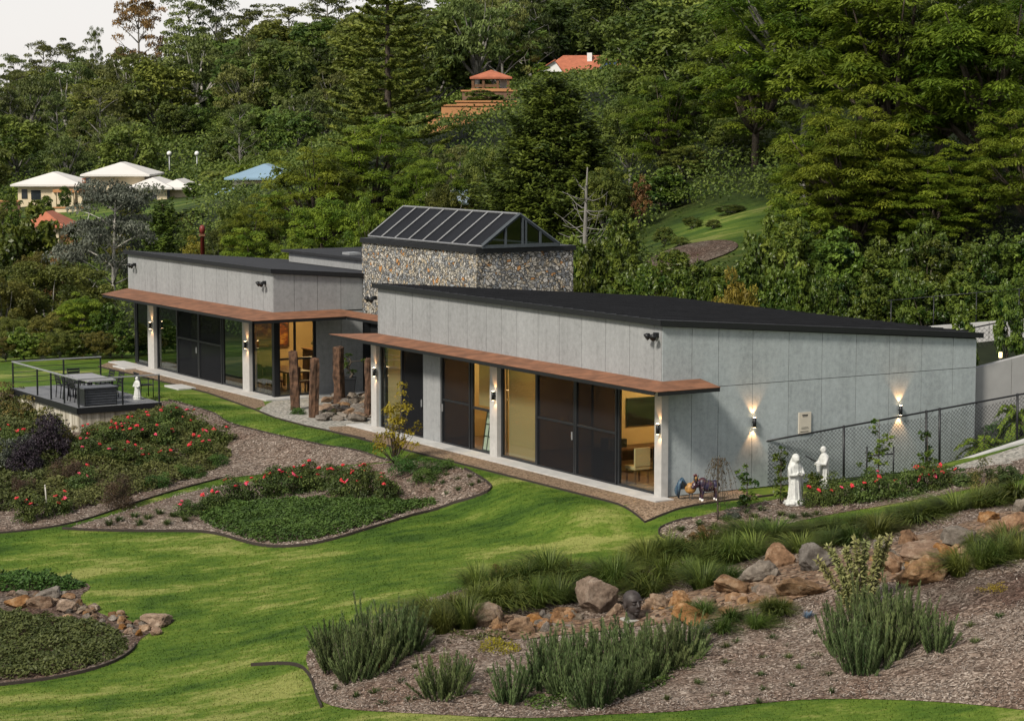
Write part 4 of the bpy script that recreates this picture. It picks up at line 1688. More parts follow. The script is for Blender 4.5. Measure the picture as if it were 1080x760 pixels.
BIG = [('hijac', 850, 104, -30, 250, 'large feathery tree whose crown hangs over the grassy slope'),
       ('jac1', 945, 99, -70, 260, 'largest feathery tree, filling the upper right behind the blank wall'),
       ('jac2', 1050, 96, -40, 240, 'large feathery tree at the right frame edge with dark bare trunks below'),
       ('jac1', 796, 121, 10, 170, 'feathery tree reaching left over the top of the grassy slope'),
       ('jac2', 890, 92, 96, 160, 'feathery tree with low boughs above the middle of the hedge'),
       ('jac0', 985, 108, 20, 190, 'shaded feathery tree between the two largest crowns'),
       ('jac0', 1085, 90, 110, 130, 'feathery tree low at the right frame edge above the boundary wall'),
       ('jac1', 866, 97, 130, 124, 'feathery tree with low boughs right above the grassy slope'),
       ('jac0', 935, 94, 140, 130, 'feathery tree low behind the right half of the hedge'),
       ('jac2', 1020, 93, 150, 130, 'feathery tree low behind the right end of the hedge'),
       ('jac1', 905, 91.5, 170, 120, 'low feathery tree rising from behind the middle of the hedge'),
       ('jac0', 982, 91, 178, 110, 'low feathery tree rising from behind the hedge near the hand rail'),
       ('lime1', 836, 90, 196, 76, 'low arching green tree right beside the grassy slope')]
for k, u, y, vt, w, lab in BIG: tree(k, u, y, vt, w, lab)
DG = 'dark understorey trees below the feathery trees'
for u, y, vt, w in [(770, 126, 120, 70), (860, 112, 190, 60), (905, 106, 200, 56), (950, 104, 210, 60), (1000, 112, 190, 60), (1040, 108, 215, 50), (1085, 104, 200, 60), (820, 122, 150, 70), (925, 118, 150, 70), (870, 100, 225, 50)]:
    tree('bush%d' % rng.integers(4), u, y, vt, w, 'dark understorey tree in the shade below the feathery crowns', 'tree', DG)

for u, y, vt, w, lab in [(700, 101, 236, 26, 'low bush at the left end of the grassy slope'), (730, 106, 226, 22, 'small bush on the upper part of the grassy slope'), (770, 108, 216, 34, 'bush under the feathery tree at the top of the grassy slope'), (752, 103, 240, 18, 'tiny bush in the middle of the grassy slope'), (716, 99, 262, 22, 'bush beside the bare earth of the grassy slope')]:
    tree('bush%d' % rng.integers(4), u, y, vt, w, lab, 'bush')
# --- hedge behind the front wing
for i in range(26):
    u = 612 + i * 19.5
    y = 87 - i * .18 + rng.normal() * .5
    if 652 < u < 660: continue
    tree('glossy%d' % (i % 2), u + rng.normal() * 4, y, (286 if 670 < u < 800 else 258) + rng.normal() * 12 - i * .3, 40 + rng.random() * 22, 'dark glossy shrub in the hedge behind the front wing roof', 'shrub', 'shrubs of the hedge behind the roof')
tree('yellowshrub', 774, 78, 290, 42, 'bright yellow green shrub in front of the hedge', 'shrub')
tree('yellowshrub', 794, 77.8, 306, 32, 'small yellow green shrub right of the bright one at the hedge', 'shrub')
tree('fern', 894, 79, 300, 46, 'light green fern fronds rising above the roof before the hedge', 'fern')
for u, y, vt, w, lab in [(1018, 70, 322, 34, 'dark shrub close behind the far corner of the blank wall'), (1066, 71, 300, 36, 'loose shrub at the right frame edge before the boundary wall')]:
    tree('glossy0', u, y, vt, w, lab, 'shrub')

HG2 = 'low shrubs between the hedge and the roof'
for i in range(22):
    u = 622 + i * 21
    tree('glossy%d' % (i % 2), u + rng.normal() * 5, 81.5 - i * .22, 294 + rng.normal() * 10 - i * .3, 32 + rng.random() * 22, 'low green shrub between the hedge and the front wing roof', 'shrub', HG2)
for u, y, vt, w, lab in [(1010, 79, 296, 44, 'leafy shrub behind the boundary wall near the blank wall corner'), (1044, 78.5, 300, 40, 'leafy shrub behind the boundary wall by the hand rail'), (1078, 78, 292, 40, 'leafy shrub behind the boundary wall at the right frame edge')]:
    tree('glossy1', u, y, vt, w, lab, 'shrub')
LGB = 'bushes along the far edge of the lawn'
for i, (u, vt, w) in enumerate([(2, 352, 40), (24, 346, 44), (44, 356, 36), (62, 344, 46), (82, 352, 40), (98, 346, 40), (114, 352, 34), (128, 340, 30), (12, 330, 50), (50, 326, 56), (108, 322, 44), (136, 350, 26)]):
    tree(('olive1', 'glossy0', 'olive0')[i % 3], u, 91.5 + (i > 7) * 3, vt, w, 'low bush closing the far edge of the lawn left of the rear wing', 'bush', LGB)

# --- dead tree
r_ = np.random.default_rng(5)
x0 = (617 - 540) / FPX * 103
t = thing('dead_tree', 'bare grey dead tree in front of the massive dark conifer', 'dead tree', onto(x0, 103))
m = MB()
b_ = t.location
top = Vector((x0 + .1, 103, CAMH - (176 - 129) * 103 / FPX))
pts = limb(m, b_ - Vector((0, 0, .2)), top, .16, .03, r_, 8, .02, 7)
for i in range(26):
    k = int(r_.integers(2, 8))
    ang = r_.random() * 6.283
    e = pts[k] + Vector((math.cos(ang) * 1.3, math.sin(ang) * 1.3, r_.uniform(-.5, 1.0))) * r_.uniform(.4, 1.25)
    q = limb(m, pts[k].lerp(pts[k - 1], r_.random()), e, .03, .008, r_, 3, .12, 4)
    limb(m, q[2], q[2] + Vector(r_.normal(size=3)) * .4, .014, .005, r_, 2, .02, 3)
m.build('trunk', M['bark_grey'], t)

# --- the wooded hills
HG = 'trees of the wooded hillside'
def free(x, y, h):
    """keep the sight lines to the far houses open"""
    u = 540 + x / y * FPX
    for u0, u1, yy, vlow in ((455, 545, 232, 160), (560, 675, 275, 96), (2, 215, 232, 226), (215, 300, 218, 205)):
        if u0 < u < u1 and y < yy: return False
    return True


rows = 0
pts_ = []
for y in list(np.arange(244, 300, 13)) + list(np.arange(302, 520, 19)):
    half = .262 * y
    n = int(2 * half / (9.5 + (y - 240) * .012))
    for i in range(n):
        x = -half + 2 * half * (i + rng.random() * .8) / n
        yy = y + rng.normal() * 4
        if not free(x, yy, 10): continue
        u = 540 + x / yy * FPX
        if u > 690 and yy > 330: continue
        if u > 400 and yy > 440: continue
        pts_.append((x, yy))
for y in np.arange(142, 244, 17):
    half = .25 * y
    n = int(2 * half / 9.5)
    for i in range(n):
        x = -half + 2 * half * (i + rng.random() * .8) / n
        yy = y + rng.normal() * 4
        u = 540 + x / yy * FPX
        if u < 470 or not free(x, yy, 10): continue
        if u < 560 and yy < 232: continue
        pts_.append((x, yy))
print('hill trees', len(pts_))
for x, y in pts_:
    k = rng.random()
    u = 540 + x / y * FPX
    if y < 300 and u < 420: h = rng.uniform(5, 8)
    elif y < 244: h = rng.uniform(8, 12)
    else: h = rng.uniform(7.5, 12.5) * (.72 if (y > 400 and u < 210) else 1)
    if k < .16:
        kd, h = 'gum%d' % rng.integers(3), h * 1.3
        w = h * rng.uniform(.5, .65)
    elif k < .42:
        kd = 'wgum%d' % int(rng.random() < .8)
        h *= 1.1
        w = h * rng.uniform(.65, .85)
    else:
        kd = 'bush%d' % rng.integers(4)
        w = h * rng.uniform(.95, 1.25)
    p = PROTO[kd]
    cat = 'tree'
    plant_at(kd, x, y, rng.random() * 6.28, w / p['Wd'], h / p['H'], 'tree in the dense wood covering the hillside', cat, HG)
# tall gums along the skyline
for u, y, vt, w, lab in [(18, 470, 60, 40, 'dark gum at the left end of the skyline'), (50, 480, 47, 44, 'dark gum on the skyline, third crown from the left edge'), (78, 480, 45, 46, 'gum with spread crown on the left skyline'),
                         (104, 470, 32, 16, 'thin pale gum standing alone on the skyline'), (150, 460, -6, 56, 'tallest gum breaking the skyline, warm sun glow coloured into its leaves'), (205, 450, 2, 56, 'broad gum on the skyline right of the tallest one'),
                         (228, 445, -10, 50, 'tall gum reaching the top edge left of centre'), (262, 440, 10, 60, 'rounded gum at the right end of the skyline'), (310, 430, 8, 70, 'broad gum at the top edge before the tiered pine'),
                         (352, 420, -10, 60, 'dense gum at the top edge left of the tiered pine')]:
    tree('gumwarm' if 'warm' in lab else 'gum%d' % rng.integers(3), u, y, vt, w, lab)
tree('wgum0', 210, 330, 28, 90, 'big gum with white forked limbs in the middle of the left wood')
tree('wgum0', 318, 262, 108, 56, 'umbrella shaped gum with pale bare limbs above the bright green clump')
tree('wgum0', 275, 340, 40, 60, 'gum with white dead twigs high in the left wood')
tree('jac2', 702, 160, 12, 76, 'tall light green tree at the right end of the red roofed house')
tree('bush3', 68, 248, 138, 44, 'fresh green rounded tree behind the cream house')
tree('lime1', 570, 238, 64, 24, 'bright green tree between gazebo and red roofed house')
tree('ypalm', 28, 238, 170, 44, 'yellow green palm left behind the cream house', 'palm')
tree('palm', 230, 222, 166, 46, 'dark palm just left of the blue roof', 'palm')
tree('ypalm', 258, 230, 158, 44, 'yellowish palm behind the blue roof', 'palm')
tree('palm', 594, 248, 72, 30, 'palm in front of the white gable of the red roofed house', 'palm')
tree('palm', 616, 252, 74, 28, 'second palm, before the middle of the red roofed house', 'palm')
for u, y, vt, w, lab in [(12, 214, 198, 14, 'clipped dark bush at the left end of the cream house'), (70, 214, 196, 14, 'dark bush before the cream house verandah'), (155, 214, 197, 12, 'narrow dark bush against the right wing of the cream house'),
                         (205, 212, 192, 26, 'grey green bush right of the cream house'), (48, 205, 206, 22, 'brownish green bush below the cream house')]:
    tree('glossy1', u, y, vt, w, lab, 'bush')
VG = 'bushes on the valley floor below the cream house'
for i in range(26):
    u = rng.uniform(2, 250)
    y = rng.uniform(160, 205)
    v = 270 - (y - 150) * .85
    tree('glossy%d' % (i % 2) if i % 3 else 'olive1', u, y, v - rng.uniform(4, 20), rng.uniform(18, 34), 'bush on the valley floor between the near trees and the cream house', 'bush', VG)
# ------------------------------------------------------------------ garden
L['rose'] = leaf_mat('rose_leaf', (.03, .052, .012), (.11, .15, .035), .2, .25)
L['cover'] = leaf_mat('groundcover_leaf', (.025, .06, .012), (.085, .16, .03), .1, .25)
L['cover2'] = leaf_mat('dull_groundcover_leaf', (.04, .056, .014), (.125, .14, .042), .15, .25)
L['rosemary'] = leaf_mat('rosemary_leaf', (.035, .062, .02), (.17, .225, .085), .15, .3)
L['tussock'] = leaf_mat('tussock_blade', (.035, .062, .010), (.16, .20, .04), .32, .3, hue=.03)
L['tuft'] = leaf_mat('tuft_leaf', (.03, .055, .014), (.11, .14, .04), .25, .25, hue=.03)
L['purple'] = leaf_mat('purple_leaf', (.012, .010, .014), (.05, .036, .048), .15, .15)
L['brown'] = leaf_mat('brown_leaf', (.035, .024, .015), (.12, .075, .045), .15, .2)
L['photinia'] = leaf_mat('red_tipped_leaf', (.04, .06, .014), (.17, .13, .04), .2, .25, hue=.04)
L['rusty'] = leaf_mat('rusty_leaf', (.09, .05, .02), (.26, .15, .06), .1, .2)
L['sapling'] = leaf_mat('golden_leaf', (.16, .13, .015), (.38, .30, .03), .1, .4)
L['blue'] = leaf_mat('blue_leaf', (.05, .10, .14), (.16, .24, .30), .1, .1)
L['spiky'] = leaf_mat('yellow_green_leaf', (.10, .115, .035), (.32, .32, .13), .1, .2)
L['weep'] = leaf_mat('dry_leaf', (.05, .035, .02), (.15, .11, .06), .1, .2)
L['redplant'] = leaf_mat('red_leaf', (.10, .02, .014), (.24, .06, .04), .1, .2)
M['petal'] = plain('red_petal', (.5, .025, .035), .5, 0, .3, 30)
M['petal_pink'] = plain('pink_petal', (.6, .06, .12), .5, 0, .2, 30)
M['petal_white'] = plain('white_petal', (.75, .73, .68), .5)


def rock_mat(name, a, b, c):
    t = NT(name)
    p = t.pos()
    n = t.noise(p, 3.2, 6, .7)
    col = t.ramp(n, [(.3, a), (.5, b), (.68, c)])
    oi = t.n('ObjectInfo')
    col = t.mix(t.ramp(t.noise(p, 13, 4, .7), [(.45, (0, 0, 0)), (.75, (.7, .7, .7))]), col, [x * .45 for x in b])
    h = t.n('HueSaturation')
    t.l(col, h.inputs['Color'])
    t.l(t.math('ADD', .72, t.math('MULTIPLY', oi.outputs['Random'], .5)), h.inputs['Value'])
    t.l(t.math('ADD', .7, t.math('MULTIPLY', t.math('FRACT', t.math('MULTIPLY', oi.outputs['Random'], 5.7)), .5)), h.inputs['Saturation'])
    t.set(h.outputs[0], .9, 0, .15)
    t.bump(t.noise(p, 14, 8, .8), 1.0, .07)
    return t.mat


M['rock_orange'] = rock_mat('orange_rock', (.095, .05, .026), (.27, .15, .075), (.42, .29, .18))
M['rock_grey'] = rock_mat('grey_rock', (.085, .068, .052), (.205, .172, .138), (.33, .285, .235))
M['rock_tan'] = rock_mat('tan_rock', (.10, .062, .04), (.265, .172, .105), (.41, .31, .22))
ROCKS = []
from mathutils import noise as mno
import bmesh
for k in range(6):
    bm = bmesh.new()
    bmesh.ops.create_icosphere(bm, subdivisions=5, radius=.5)
    rk = random.Random(k + 3)
    cuts = [(Vector((rk.gauss(0, 1), rk.gauss(0, 1), rk.gauss(0, .8))).normalized(), rk.uniform(.27, .42)) for _ in range(9)]
    for v in bm.verts:
        p = v.co.copy()
        for n_, d_ in cuts:
            e = p.dot(n_) - d_
            if e > 0: p -= n_ * e * .96
        p *= 1 + .2 * mno.noise(p * 3 + Vector((k * 7, 0, 0))) + .10 * mno.noise(p * 8 + Vector((0, k * 5, 0))) + .05 * mno.noise(p * 20)
        v.co = p
    me = bpy.data.meshes.new('boulder')
    bm.to_mesh(me)
    bm.free()
    for p in me.polygons: p.use_smooth = True
    ROCKS.append(me)


def rock(u, v, w, h, mat, label, group=None, name='boulder', k=None):
    """boulder with its foot at the pixel (u, v), w x h pixels large"""
    p = gp(u, v)
    s = p.y / FPX
    me = ROCKS[int(rng.integers(6)) if k is None else k]
    mk = (me.name, mat)
    if mk not in ROCKM:
        m2 = me.copy()
        m2.materials.append(M[mat])
        ROCKM[mk] = m2
    o = bpy.data.objects.new(name, ROCKM[mk])
    COL.objects.link(o)
    W2, H2 = w * s * 1.08, h * s * 1.2
    o.scale = (W2, W2 * rng.uniform(.75, 1.0), H2)
    o.location = (p.x, p.y + W2 * .3, z1(p.x, p.y + W2 * .3) + H2 * .33)
    o.rotation_euler = (rng.normal() * .15, rng.normal() * .15, rng.random() * .9 - .45 + (math.pi if rng.random() < .5 else 0))
    return tag(o, label, 'boulder' if name == 'boulder' else 'rock', group)


ROCKM = {}


# ---- plant kinds
def proto_shrub(name, seed, leaf, H_, W_, n=34, per=70, ls=.07, mode='leafy', cr=.16, flat=.8, lw=.55, zmin=-.1, stems=7):
    r = np.random.default_rng(seed)
    f = Fol(seed)
    c = scatter_shell(r, n, W_ / 2 * .85, W_ / 2 * .85, H_ * .8, .35, zmin, W_ * cr * .4)
    c[:, 2] = np.abs(c[:, 2]) + H_ * .06
    s = r.uniform(.7, 1.3, len(c))
    f.clumps(c, np.c_[s, s, s * flat] * W_ * cr, per, ls, ls * lw, mode)
    tm = MB()
    for i in range(min(stems, len(c))): limb(tm, (0, 0, -.05), c[i], H_ * .02, H_ * .008, r, 3, .05, 4)
    root = empty(name)
    root['H'], root['Wd'] = float(H_), float(W_)
    tm.build('stems', M['bark'], root)
    link('foliage', f.mesh('foliage'), leaf, root)
    root['tops'] = [float(x) for x in c[c[:, 2] > H_ * .45].ravel()]
    return root


def proto_rosemary(name, seed, H_=1.0, W_=1.0, n=64, per=110):
    r = np.random.default_rng(seed)
    f = Fol(seed)
    tm = MB()
    P, A, N, T = [], [], [], []
    for i in range(n):
        ang, rad = r.random() * 6.283, W_ * .34 * math.sqrt(r.random())
        b = np.array([math.cos(ang) * rad, math.sin(ang) * rad, -.02])
        h = H_ * r.uniform(.4, 1.0) * (1 - .25 * (rad / (W_ * .34)) ** 2)
        lean = np.array([math.cos(ang), math.sin(ang), 0]) * rad * r.uniform(.5, 1.25) + r.normal(size=3) * .08
        tip = b + lean + np.array([0, 0, h])
        tm.tube([b, (b + tip) / 2 + np.array([lean[0], lean[1], 0]) * -.08, tip], [.007, .006, .003], 3)
        s = .12 + .88 * r.random(per)
        p = b + (tip - b) * s[:, None]
        a = r.random(per) * 6.283
        d = np.c_[np.cos(a), np.sin(a), .9 + .6 * s]
        d /= np.linalg.norm(d, axis=1, keepdims=True)
        P.append(p + d * .034)
        A.append(d)
        N.append(np.c_[-np.sin(a), np.cos(a), np.zeros(per)] * .4 + np.c_[np.cos(a), np.sin(a), -.2 * np.ones(per)] * .8 + r.normal(size=(per, 3)) * .2)
        T.append(np.clip(.42 + r.normal() * .22 + (s - .5) * .55, 0, 1))
    P, A, N, T = map(np.concatenate, (P, A, N, T))
    f.quads(P, N, A, .082 * r.uniform(.7, 1.3, len(P)), .017, T)
    root = empty(name)
    root['H'], root['Wd'] = float(H_), float(W_)
    tm.build('stems', M['bark'], root)
    link('foliage', f.mesh('foliage'), L['rosemary'], root)
    return root


def blade_mesh(name, seed, n, H_, W_, wid=.016, seg=5, leaf='tussock', droop=.55):
    r = np.random.default_rng(seed)
    V, T, Fq = [], [], []
    sw = r.normal(size=2) * .14 + np.array([-.25, -.05])
    for i in range(n):
        ang = r.random() * 6.283
        rad = W_ * .09 * math.sqrt(r.random())
        out = W_ * .5 * r.uniform(.25, 1.0)
        h = H_ * r.uniform(.55, 1.05) * (1 - .3 * (out / W_))
        d = np.array([math.cos(ang) + sw[0], math.sin(ang) + sw[1]])
        sd = np.array([-d[1], d[0]]) * wid / 2
        t = np.linspace(0, 1, seg + 1)
        hor = rad + out * t ** 1.3
        z = h * (1.55 * t - (.55 + droop * (out / W_) * 1.2) * t ** 2)
        tint = np.clip(.45 + r.normal() * .25, 0, 1)
        w = (1 - t ** 2 * .85)
        n0 = len(V) * 1
        base = len(V)
        for k in range(seg + 1):
            c = d * hor[k]
            V.append((c[0] + sd[0] * w[k], c[1] + sd[1] * w[k], z[k]))
            V.append((c[0] - sd[0] * w[k], c[1] - sd[1] * w[k], z[k]))
            T += [tint * (.75 + .4 * t[k])] * 2
        for k in range(seg): Fq.append((base + 2 * k, base + 2 * k + 1, base + 2 * k + 3, base + 2 * k + 2))
    me = np_mesh(name, V, Fq, {'tint': T})
    me.materials.append(L[leaf])
    return me


def proto_mesh(name, me, H_, W_):
    o = bpy.data.objects.new(name, me)
    COL.objects.link(o)
    o['H'], o['Wd'] = float(H_), float(W_)
    return o


for i in range(3): PROTO['tussock%d' % i] = proto_mesh('grass_tussock', blade_mesh('grass_tussock', 100 + i, 480, .8, 2.0, .016, 6, 'tussock', .95), .62, 1.7)
PROTO['bluetuft'] = proto_mesh('blue_tuft', blade_mesh('blue_tuft', 105, 160, .25, .4, .012, 4, 'blue', .3), .25, .36)
for i in range(3): PROTO['tuft%d' % i] = proto_mesh('small_tuft', blade_mesh('small_tuft', 107 + i, 80, .22, .38, .016, 3, 'tuft', .5), .2, .36)
for i in range(2): PROTO['rosemary%d' % i] = proto_rosemary('upright_shrub', 110 + i)
for i in range(3): PROTO['rose%d' % i] = proto_shrub('rose_bush', 115 + i, L['rose'], .8, 1.4, 40, 75, .075)
PROTO['purple'] = proto_shrub('purple_shrub', 120, L['purple'], 1.2, 2.0, 46, 90, .09)
PROTO['photinia0'] = proto_shrub('red_tipped_shrub', 121, L['photinia'], 1.1, 1.5, 40, 80, .09)
PROTO['silverbush'] = proto_shrub('silver_shrub', 122, L['silver'], .9, 1.3, 36, 80, .08)
PROTO['brown'] = proto_shrub('brown_shrub', 123, L['brown'], 1.1, 1.5, 40, 120, .07, 'spray', lw=.3)
PROTO['greenmound'] = proto_shrub('green_mound_shrub', 124, L['cover'], .6, 1.2, 34, 110, .05)
PROTO['rusty'] = proto_shrub('rusty_ball_shrub', 125, L['rusty'], .7, .8, 34, 90, .045)
PROTO['nandina'] = proto_shrub('red_green_shrub', 126, L['photinia'], 1.0, 1.0, 34, 70, .065, lw=.35)
PROTO['limebush'] = proto_shrub('light_green_shrub', 127, L['tuft'], .7, 1.0, 34, 80, .07)
PROTO['redplant'] = proto_shrub('red_leaved_plant', 128, L['redplant'], .22, .5, 18, 40, .05)
PROTO['yellowmat'] = proto_shrub('yellow_sedum', 129, L['sapling'], .14, .7, 24, 60, .03)


def put(kind, u, v, wpx, hpx, label, cat, group=None, rz=None, dz=-.03):
    """plant with its foot at the pixel (u, v), wpx x hpx pixels large"""
    p = gp(u, v)
    s = p.y / FPX
    pr = PROTO[kind]
    y = p.y + wpx * s * .25
    x = (u - 540) / FPX * y
    return plant_at(kind, x, y, rng.random() * 6.28 if rz is None else rz, wpx * s / pr['Wd'], hpx * s / pr['H'], label, cat, group, dz)


# flowers of the rose bushes: one bloom mesh, shared
fm = MB()
for k in range(9):
    a = k * 2.4
    rr = .012 + .028 * (k / 9)
    M3 = Matrix.Rotation(a, 3, 'Z') @ Matrix.Rotation(.5 + .6 * k / 9, 3, 'Y')
    fm.ico((math.cos(a) * rr, math.sin(a) * rr, .03 - rr * .3), (.012, .024, .028), 1, M3)
_fo = fm.build('flower', M['petal'], None, (0, 0, 0))
FLOWER = _fo.data
bpy.data.objects.remove(_fo)
FLOWER_P = FLOWER.copy()
FLOWER_P.materials.clear()
FLOWER_P.materials.append(M['petal_pink'])


def roses(lst, label, group, nf=(4, 7), fsize=1.25):
    for it in lst:
        u, v, w, h = it[:4]
        kind = 'rose%d' % rng.integers(3)
        o = put(kind, u, v, w, h, it[4] if len(it) > 4 else label, 'rose bush', group)
        for ch in [c for c in o.children if c.name.startswith('flower')]: bpy.data.objects.remove(ch)
        tops = np.array(PROTO[kind]['tops']).reshape(-1, 3)
        sx, sz = o.scale[0], o.scale[2]
        cosr, sinr = math.cos(o.rotation_euler.z), math.sin(o.rotation_euler.z)
        tops = [t for t in tops if (sinr * t[0] + cosr * t[1]) < .35] or list(tops)
        n = int(rng.integers(*nf))
        for k in range(n):
            t = tops[int(rng.integers(len(tops)))]
            fo = bpy.data.objects.new('flower', FLOWER if rng.random() < .8 else FLOWER_P)
            COL.objects.link(fo)
            fo.parent = o
            s = fsize * rng.uniform(.7, 1.25)
            fo.scale = (s / sx, s / sx, s / sz)
            fo.location = (t[0] * 1.15 + rng.normal() * .1, t[1] * 1.15 + rng.normal() * .1, t[2] + .07 + rng.random() * .08)
            fo.rotation_euler = (rng.normal() * .5, rng.normal() * .5, rng.random() * 6)


def cover(name, uvpoly, dens, h, ls, leaf, label=None, world_poly=None, amp=.12, tb=.45, seed=5, lw=.5, mode='leafy'):
    """a mat of groundcover leaves over an outline on the ground: stuff"""
    pl = [(p.x, p.y) for p in (world_poly or pxpoly(uvpoly, 1))]
    a = np.array(pl)
    x0, y0, x1, y1 = a[:, 0].min(), a[:, 1].min(), a[:, 0].max(), a[:, 1].max()
    r = np.random.default_rng(seed)
    n = int((x1 - x0) * (y1 - y0) * dens)
    q = np.c_[r.uniform(x0, x1, n), r.uniform(y0, y1, n)]
    q = q[inpoly(q, pl)]
    bump = np.array([mno.noise((p[0] * 1.6, p[1] * 1.6, seed)) + .5 * mno.noise((p[0] * 4, p[1] * 4, seed)) for p in q])
    ed = np.concatenate([np.sqrt(((s[:, None] - a[None]) ** 2).sum(-1)).min(1) for s in np.array_split(q, max(1, len(q) // 2000))])
    top = h * np.clip(ed / .35, .15, 1) * (1 + bump * amp / h)
    keep = top > 0
    q, top, bump = q[keep], top[keep], bump[keep]
    z = zt(q[:, 0], q[:, 1]) + top * r.uniform(.45, 1.05, len(q))
    f = Fol(seed)
    nr = np.c_[r.normal(size=(len(q), 2)) * .55, np.ones(len(q)) * .9]
    f.quads(np.c_[q, z], nr, r.normal(size=(len(q), 3)) + (np.array([0, 0, 1.0]) if mode == 'up' else 0), ls * r.uniform(.6, 1.4, len(q)), ls * lw, tb + bump * .5 + r.normal(size=len(q)) * .16)
    return tag(link(name, f.mesh(name), leaf), kind='stuff')


# ---- the red flowered slope below the deck
cover('slope_groundcover', [(60, 545), (30, 530), (30, 505), (60, 490), (80, 468), (112, 450), (150, 438), (185, 432), (205, 446), (232, 462), (246, 478), (240, 490), (215, 502), (170, 515), (120, 530)],
      900, .22, .10, L['cover2'], amp=.22, seed=11)
cover('corner_groundcover', [(-50, 545), (-50, 440), (10, 430), (60, 450), (75, 475), (40, 510), (30, 540)], 700, .3, .12, L['cover2'], amp=.25, seed=12)
RG = 'red flowering rose bushes on the slope below the deck'
roses([(100, 468, 46, 18), (126, 461, 44, 18), (152, 454, 44, 18, 'rose bush on the slope right below the white statue of the deck'), (178, 452, 44, 24), (204, 462, 44, 24), (228, 470, 36, 22, 'rose bush at the right end of the slope, against bare mulch'),
       (112, 474, 46, 26), (142, 470, 48, 26), (172, 472, 46, 24), (205, 482, 42, 22), (90, 488, 46, 26), (122, 492, 44, 24), (160, 494, 42, 22)],
      'rose bush with red blooms in the mass of bushes below the deck', RG, (4, 8))
roses([(25, 552, 44, 30, 'rose bush with red blooms at the foot of the slope by the left frame edge'), (55, 545, 40, 24, 'low rose bush at the foot of the slope beside the brown shrub'), (8, 476, 34, 24, 'rose bush by the left frame edge above the silver shrub'), (80, 520, 44, 24, 'sparse rose bush left of the round brown shrub')], '', RG, (3, 7))
put('photinia0', 24, 449, 46, 30, 'red tipped shrub at the rear corner of the deck wall', 'shrub', 'red tipped shrubs along the deck wall')
put('photinia0', 48, 458, 44, 30, 'red tipped shrub before the middle of the deck wall', 'shrub', 'red tipped shrubs along the deck wall')
put('photinia0', 66, 474, 32, 24, 'red tipped shrub below the front corner of the deck', 'shrub', 'red tipped shrubs along the deck wall')
put('photinia0', 5, 436, 34, 30, 'red tipped shrub by the left frame edge beyond the deck wall', 'shrub', 'red tipped shrubs along the deck wall')
put('purple', 46, 487, 58, 46, 'dark purple leaved shrub left of the rose slope', 'shrub')
put('purple', 20, 504, 44, 40, 'dark purple leaved shrub behind the silver shrub by the left edge', 'shrub')
put('silverbush', 8, 500, 40, 40, 'silver green shrub by the left frame edge', 'shrub')
put('silverbush', 28, 484, 30, 26, 'small silver shrub in front of the large purple one', 'shrub')
put('brown', 119, 538, 44, 42, 'round rusty brown shrub at the foot of the slope', 'shrub')
put('brown', 70, 512, 50, 30, 'wide thin brown shrub in the middle of the slope', 'shrub')
put('brown', 18, 528, 40, 28, 'thin brown shrub by the left frame edge low on the slope', 'shrub')
for u, v, w, h, lab in [(160, 516, 34, 18, 'green mound shrub right of the round brown shrub'), (196, 505, 34, 16, 'low green mound shrub at the right foot of the slope'), (228, 492, 30, 14, 'low green mound shrub next to the bare mulch of the slope')]:
    put('greenmound', u, v, w, h, lab, 'shrub')
t = thing('plant_stake', 'pale thin stake standing in the lower slope', 'stake', gp(50, 540))
m = MB()
m.tube([t.location, t.location + Vector((-.05, 0, .75))], .02, 6)
m.tube([t.location + Vector((-.05, 0, .74)), t.location + Vector((-.05, 0, .79))], [.028, .02], 6)
m.build('pole', M['bark_pale'], t)

# ---- the rose island in the lawn
cover('island_groundcover', [(206, 546), (222, 556), (240, 562), (265, 571), (300, 574), (345, 568), (398, 552), (440, 538), (470, 528), (440, 527), (400, 530), (340, 528), (280, 530), (225, 534)],
      1500, .2, .085, L['cover'], amp=.06, seed=13)
RI = 'red flowering rose bushes on the island bed'
roses([(222, 540, 42, 26, 'rose bush at the left tip of the bushes on the island bed'), (250, 532, 42, 28), (278, 528, 42, 28), (306, 524, 44, 28), (332, 520, 42, 26), (358, 526, 42, 30), (384, 528, 42, 32), (408, 530, 40, 30, 'rose bush on the island bed right below the golden sapling'),
       (290, 512, 40, 20), (320, 506, 40, 18), (352, 510, 40, 20), (378, 512, 38, 20), (195, 546, 40, 18, 'thin rose bush near the pointed end of the island bed')],
      'rose bush with red blooms on the island bed in the lawn', RI, (3, 7))
put('greenmound', 432, 502, 42, 20, 'dark green mound shrub right of the golden sapling', 'shrub')
put('greenmound', 462, 500, 36, 16, 'second dark green mound shrub right of the golden sapling', 'shrub')
put('greenmound', 448, 512, 40, 18, 'dark green mound shrub at the back edge of the island mulch', 'shrub')
TG = 'small tufts planted in rows in the mulch'
for u, v in [(455, 520), (470, 524), (484, 519), (497, 514), (466, 512), (482, 508), (494, 505), (470, 503), (505, 510)]:
    put('tuft%d' % rng.integers(3), u, v, 12, 7, 'small dark tuft in the bare mulch at the right end of the island bed', 'tuft', TG)
for u, v in [(120, 552), (136, 548), (150, 550), (164, 545), (178, 548), (190, 552), (142, 556), (172, 556), (110, 556)]:
    put('tuft%d' % rng.integers(3), u, v, 18, 11, 'small green tuft near the pointed left end of the island bed', 'tuft', TG)

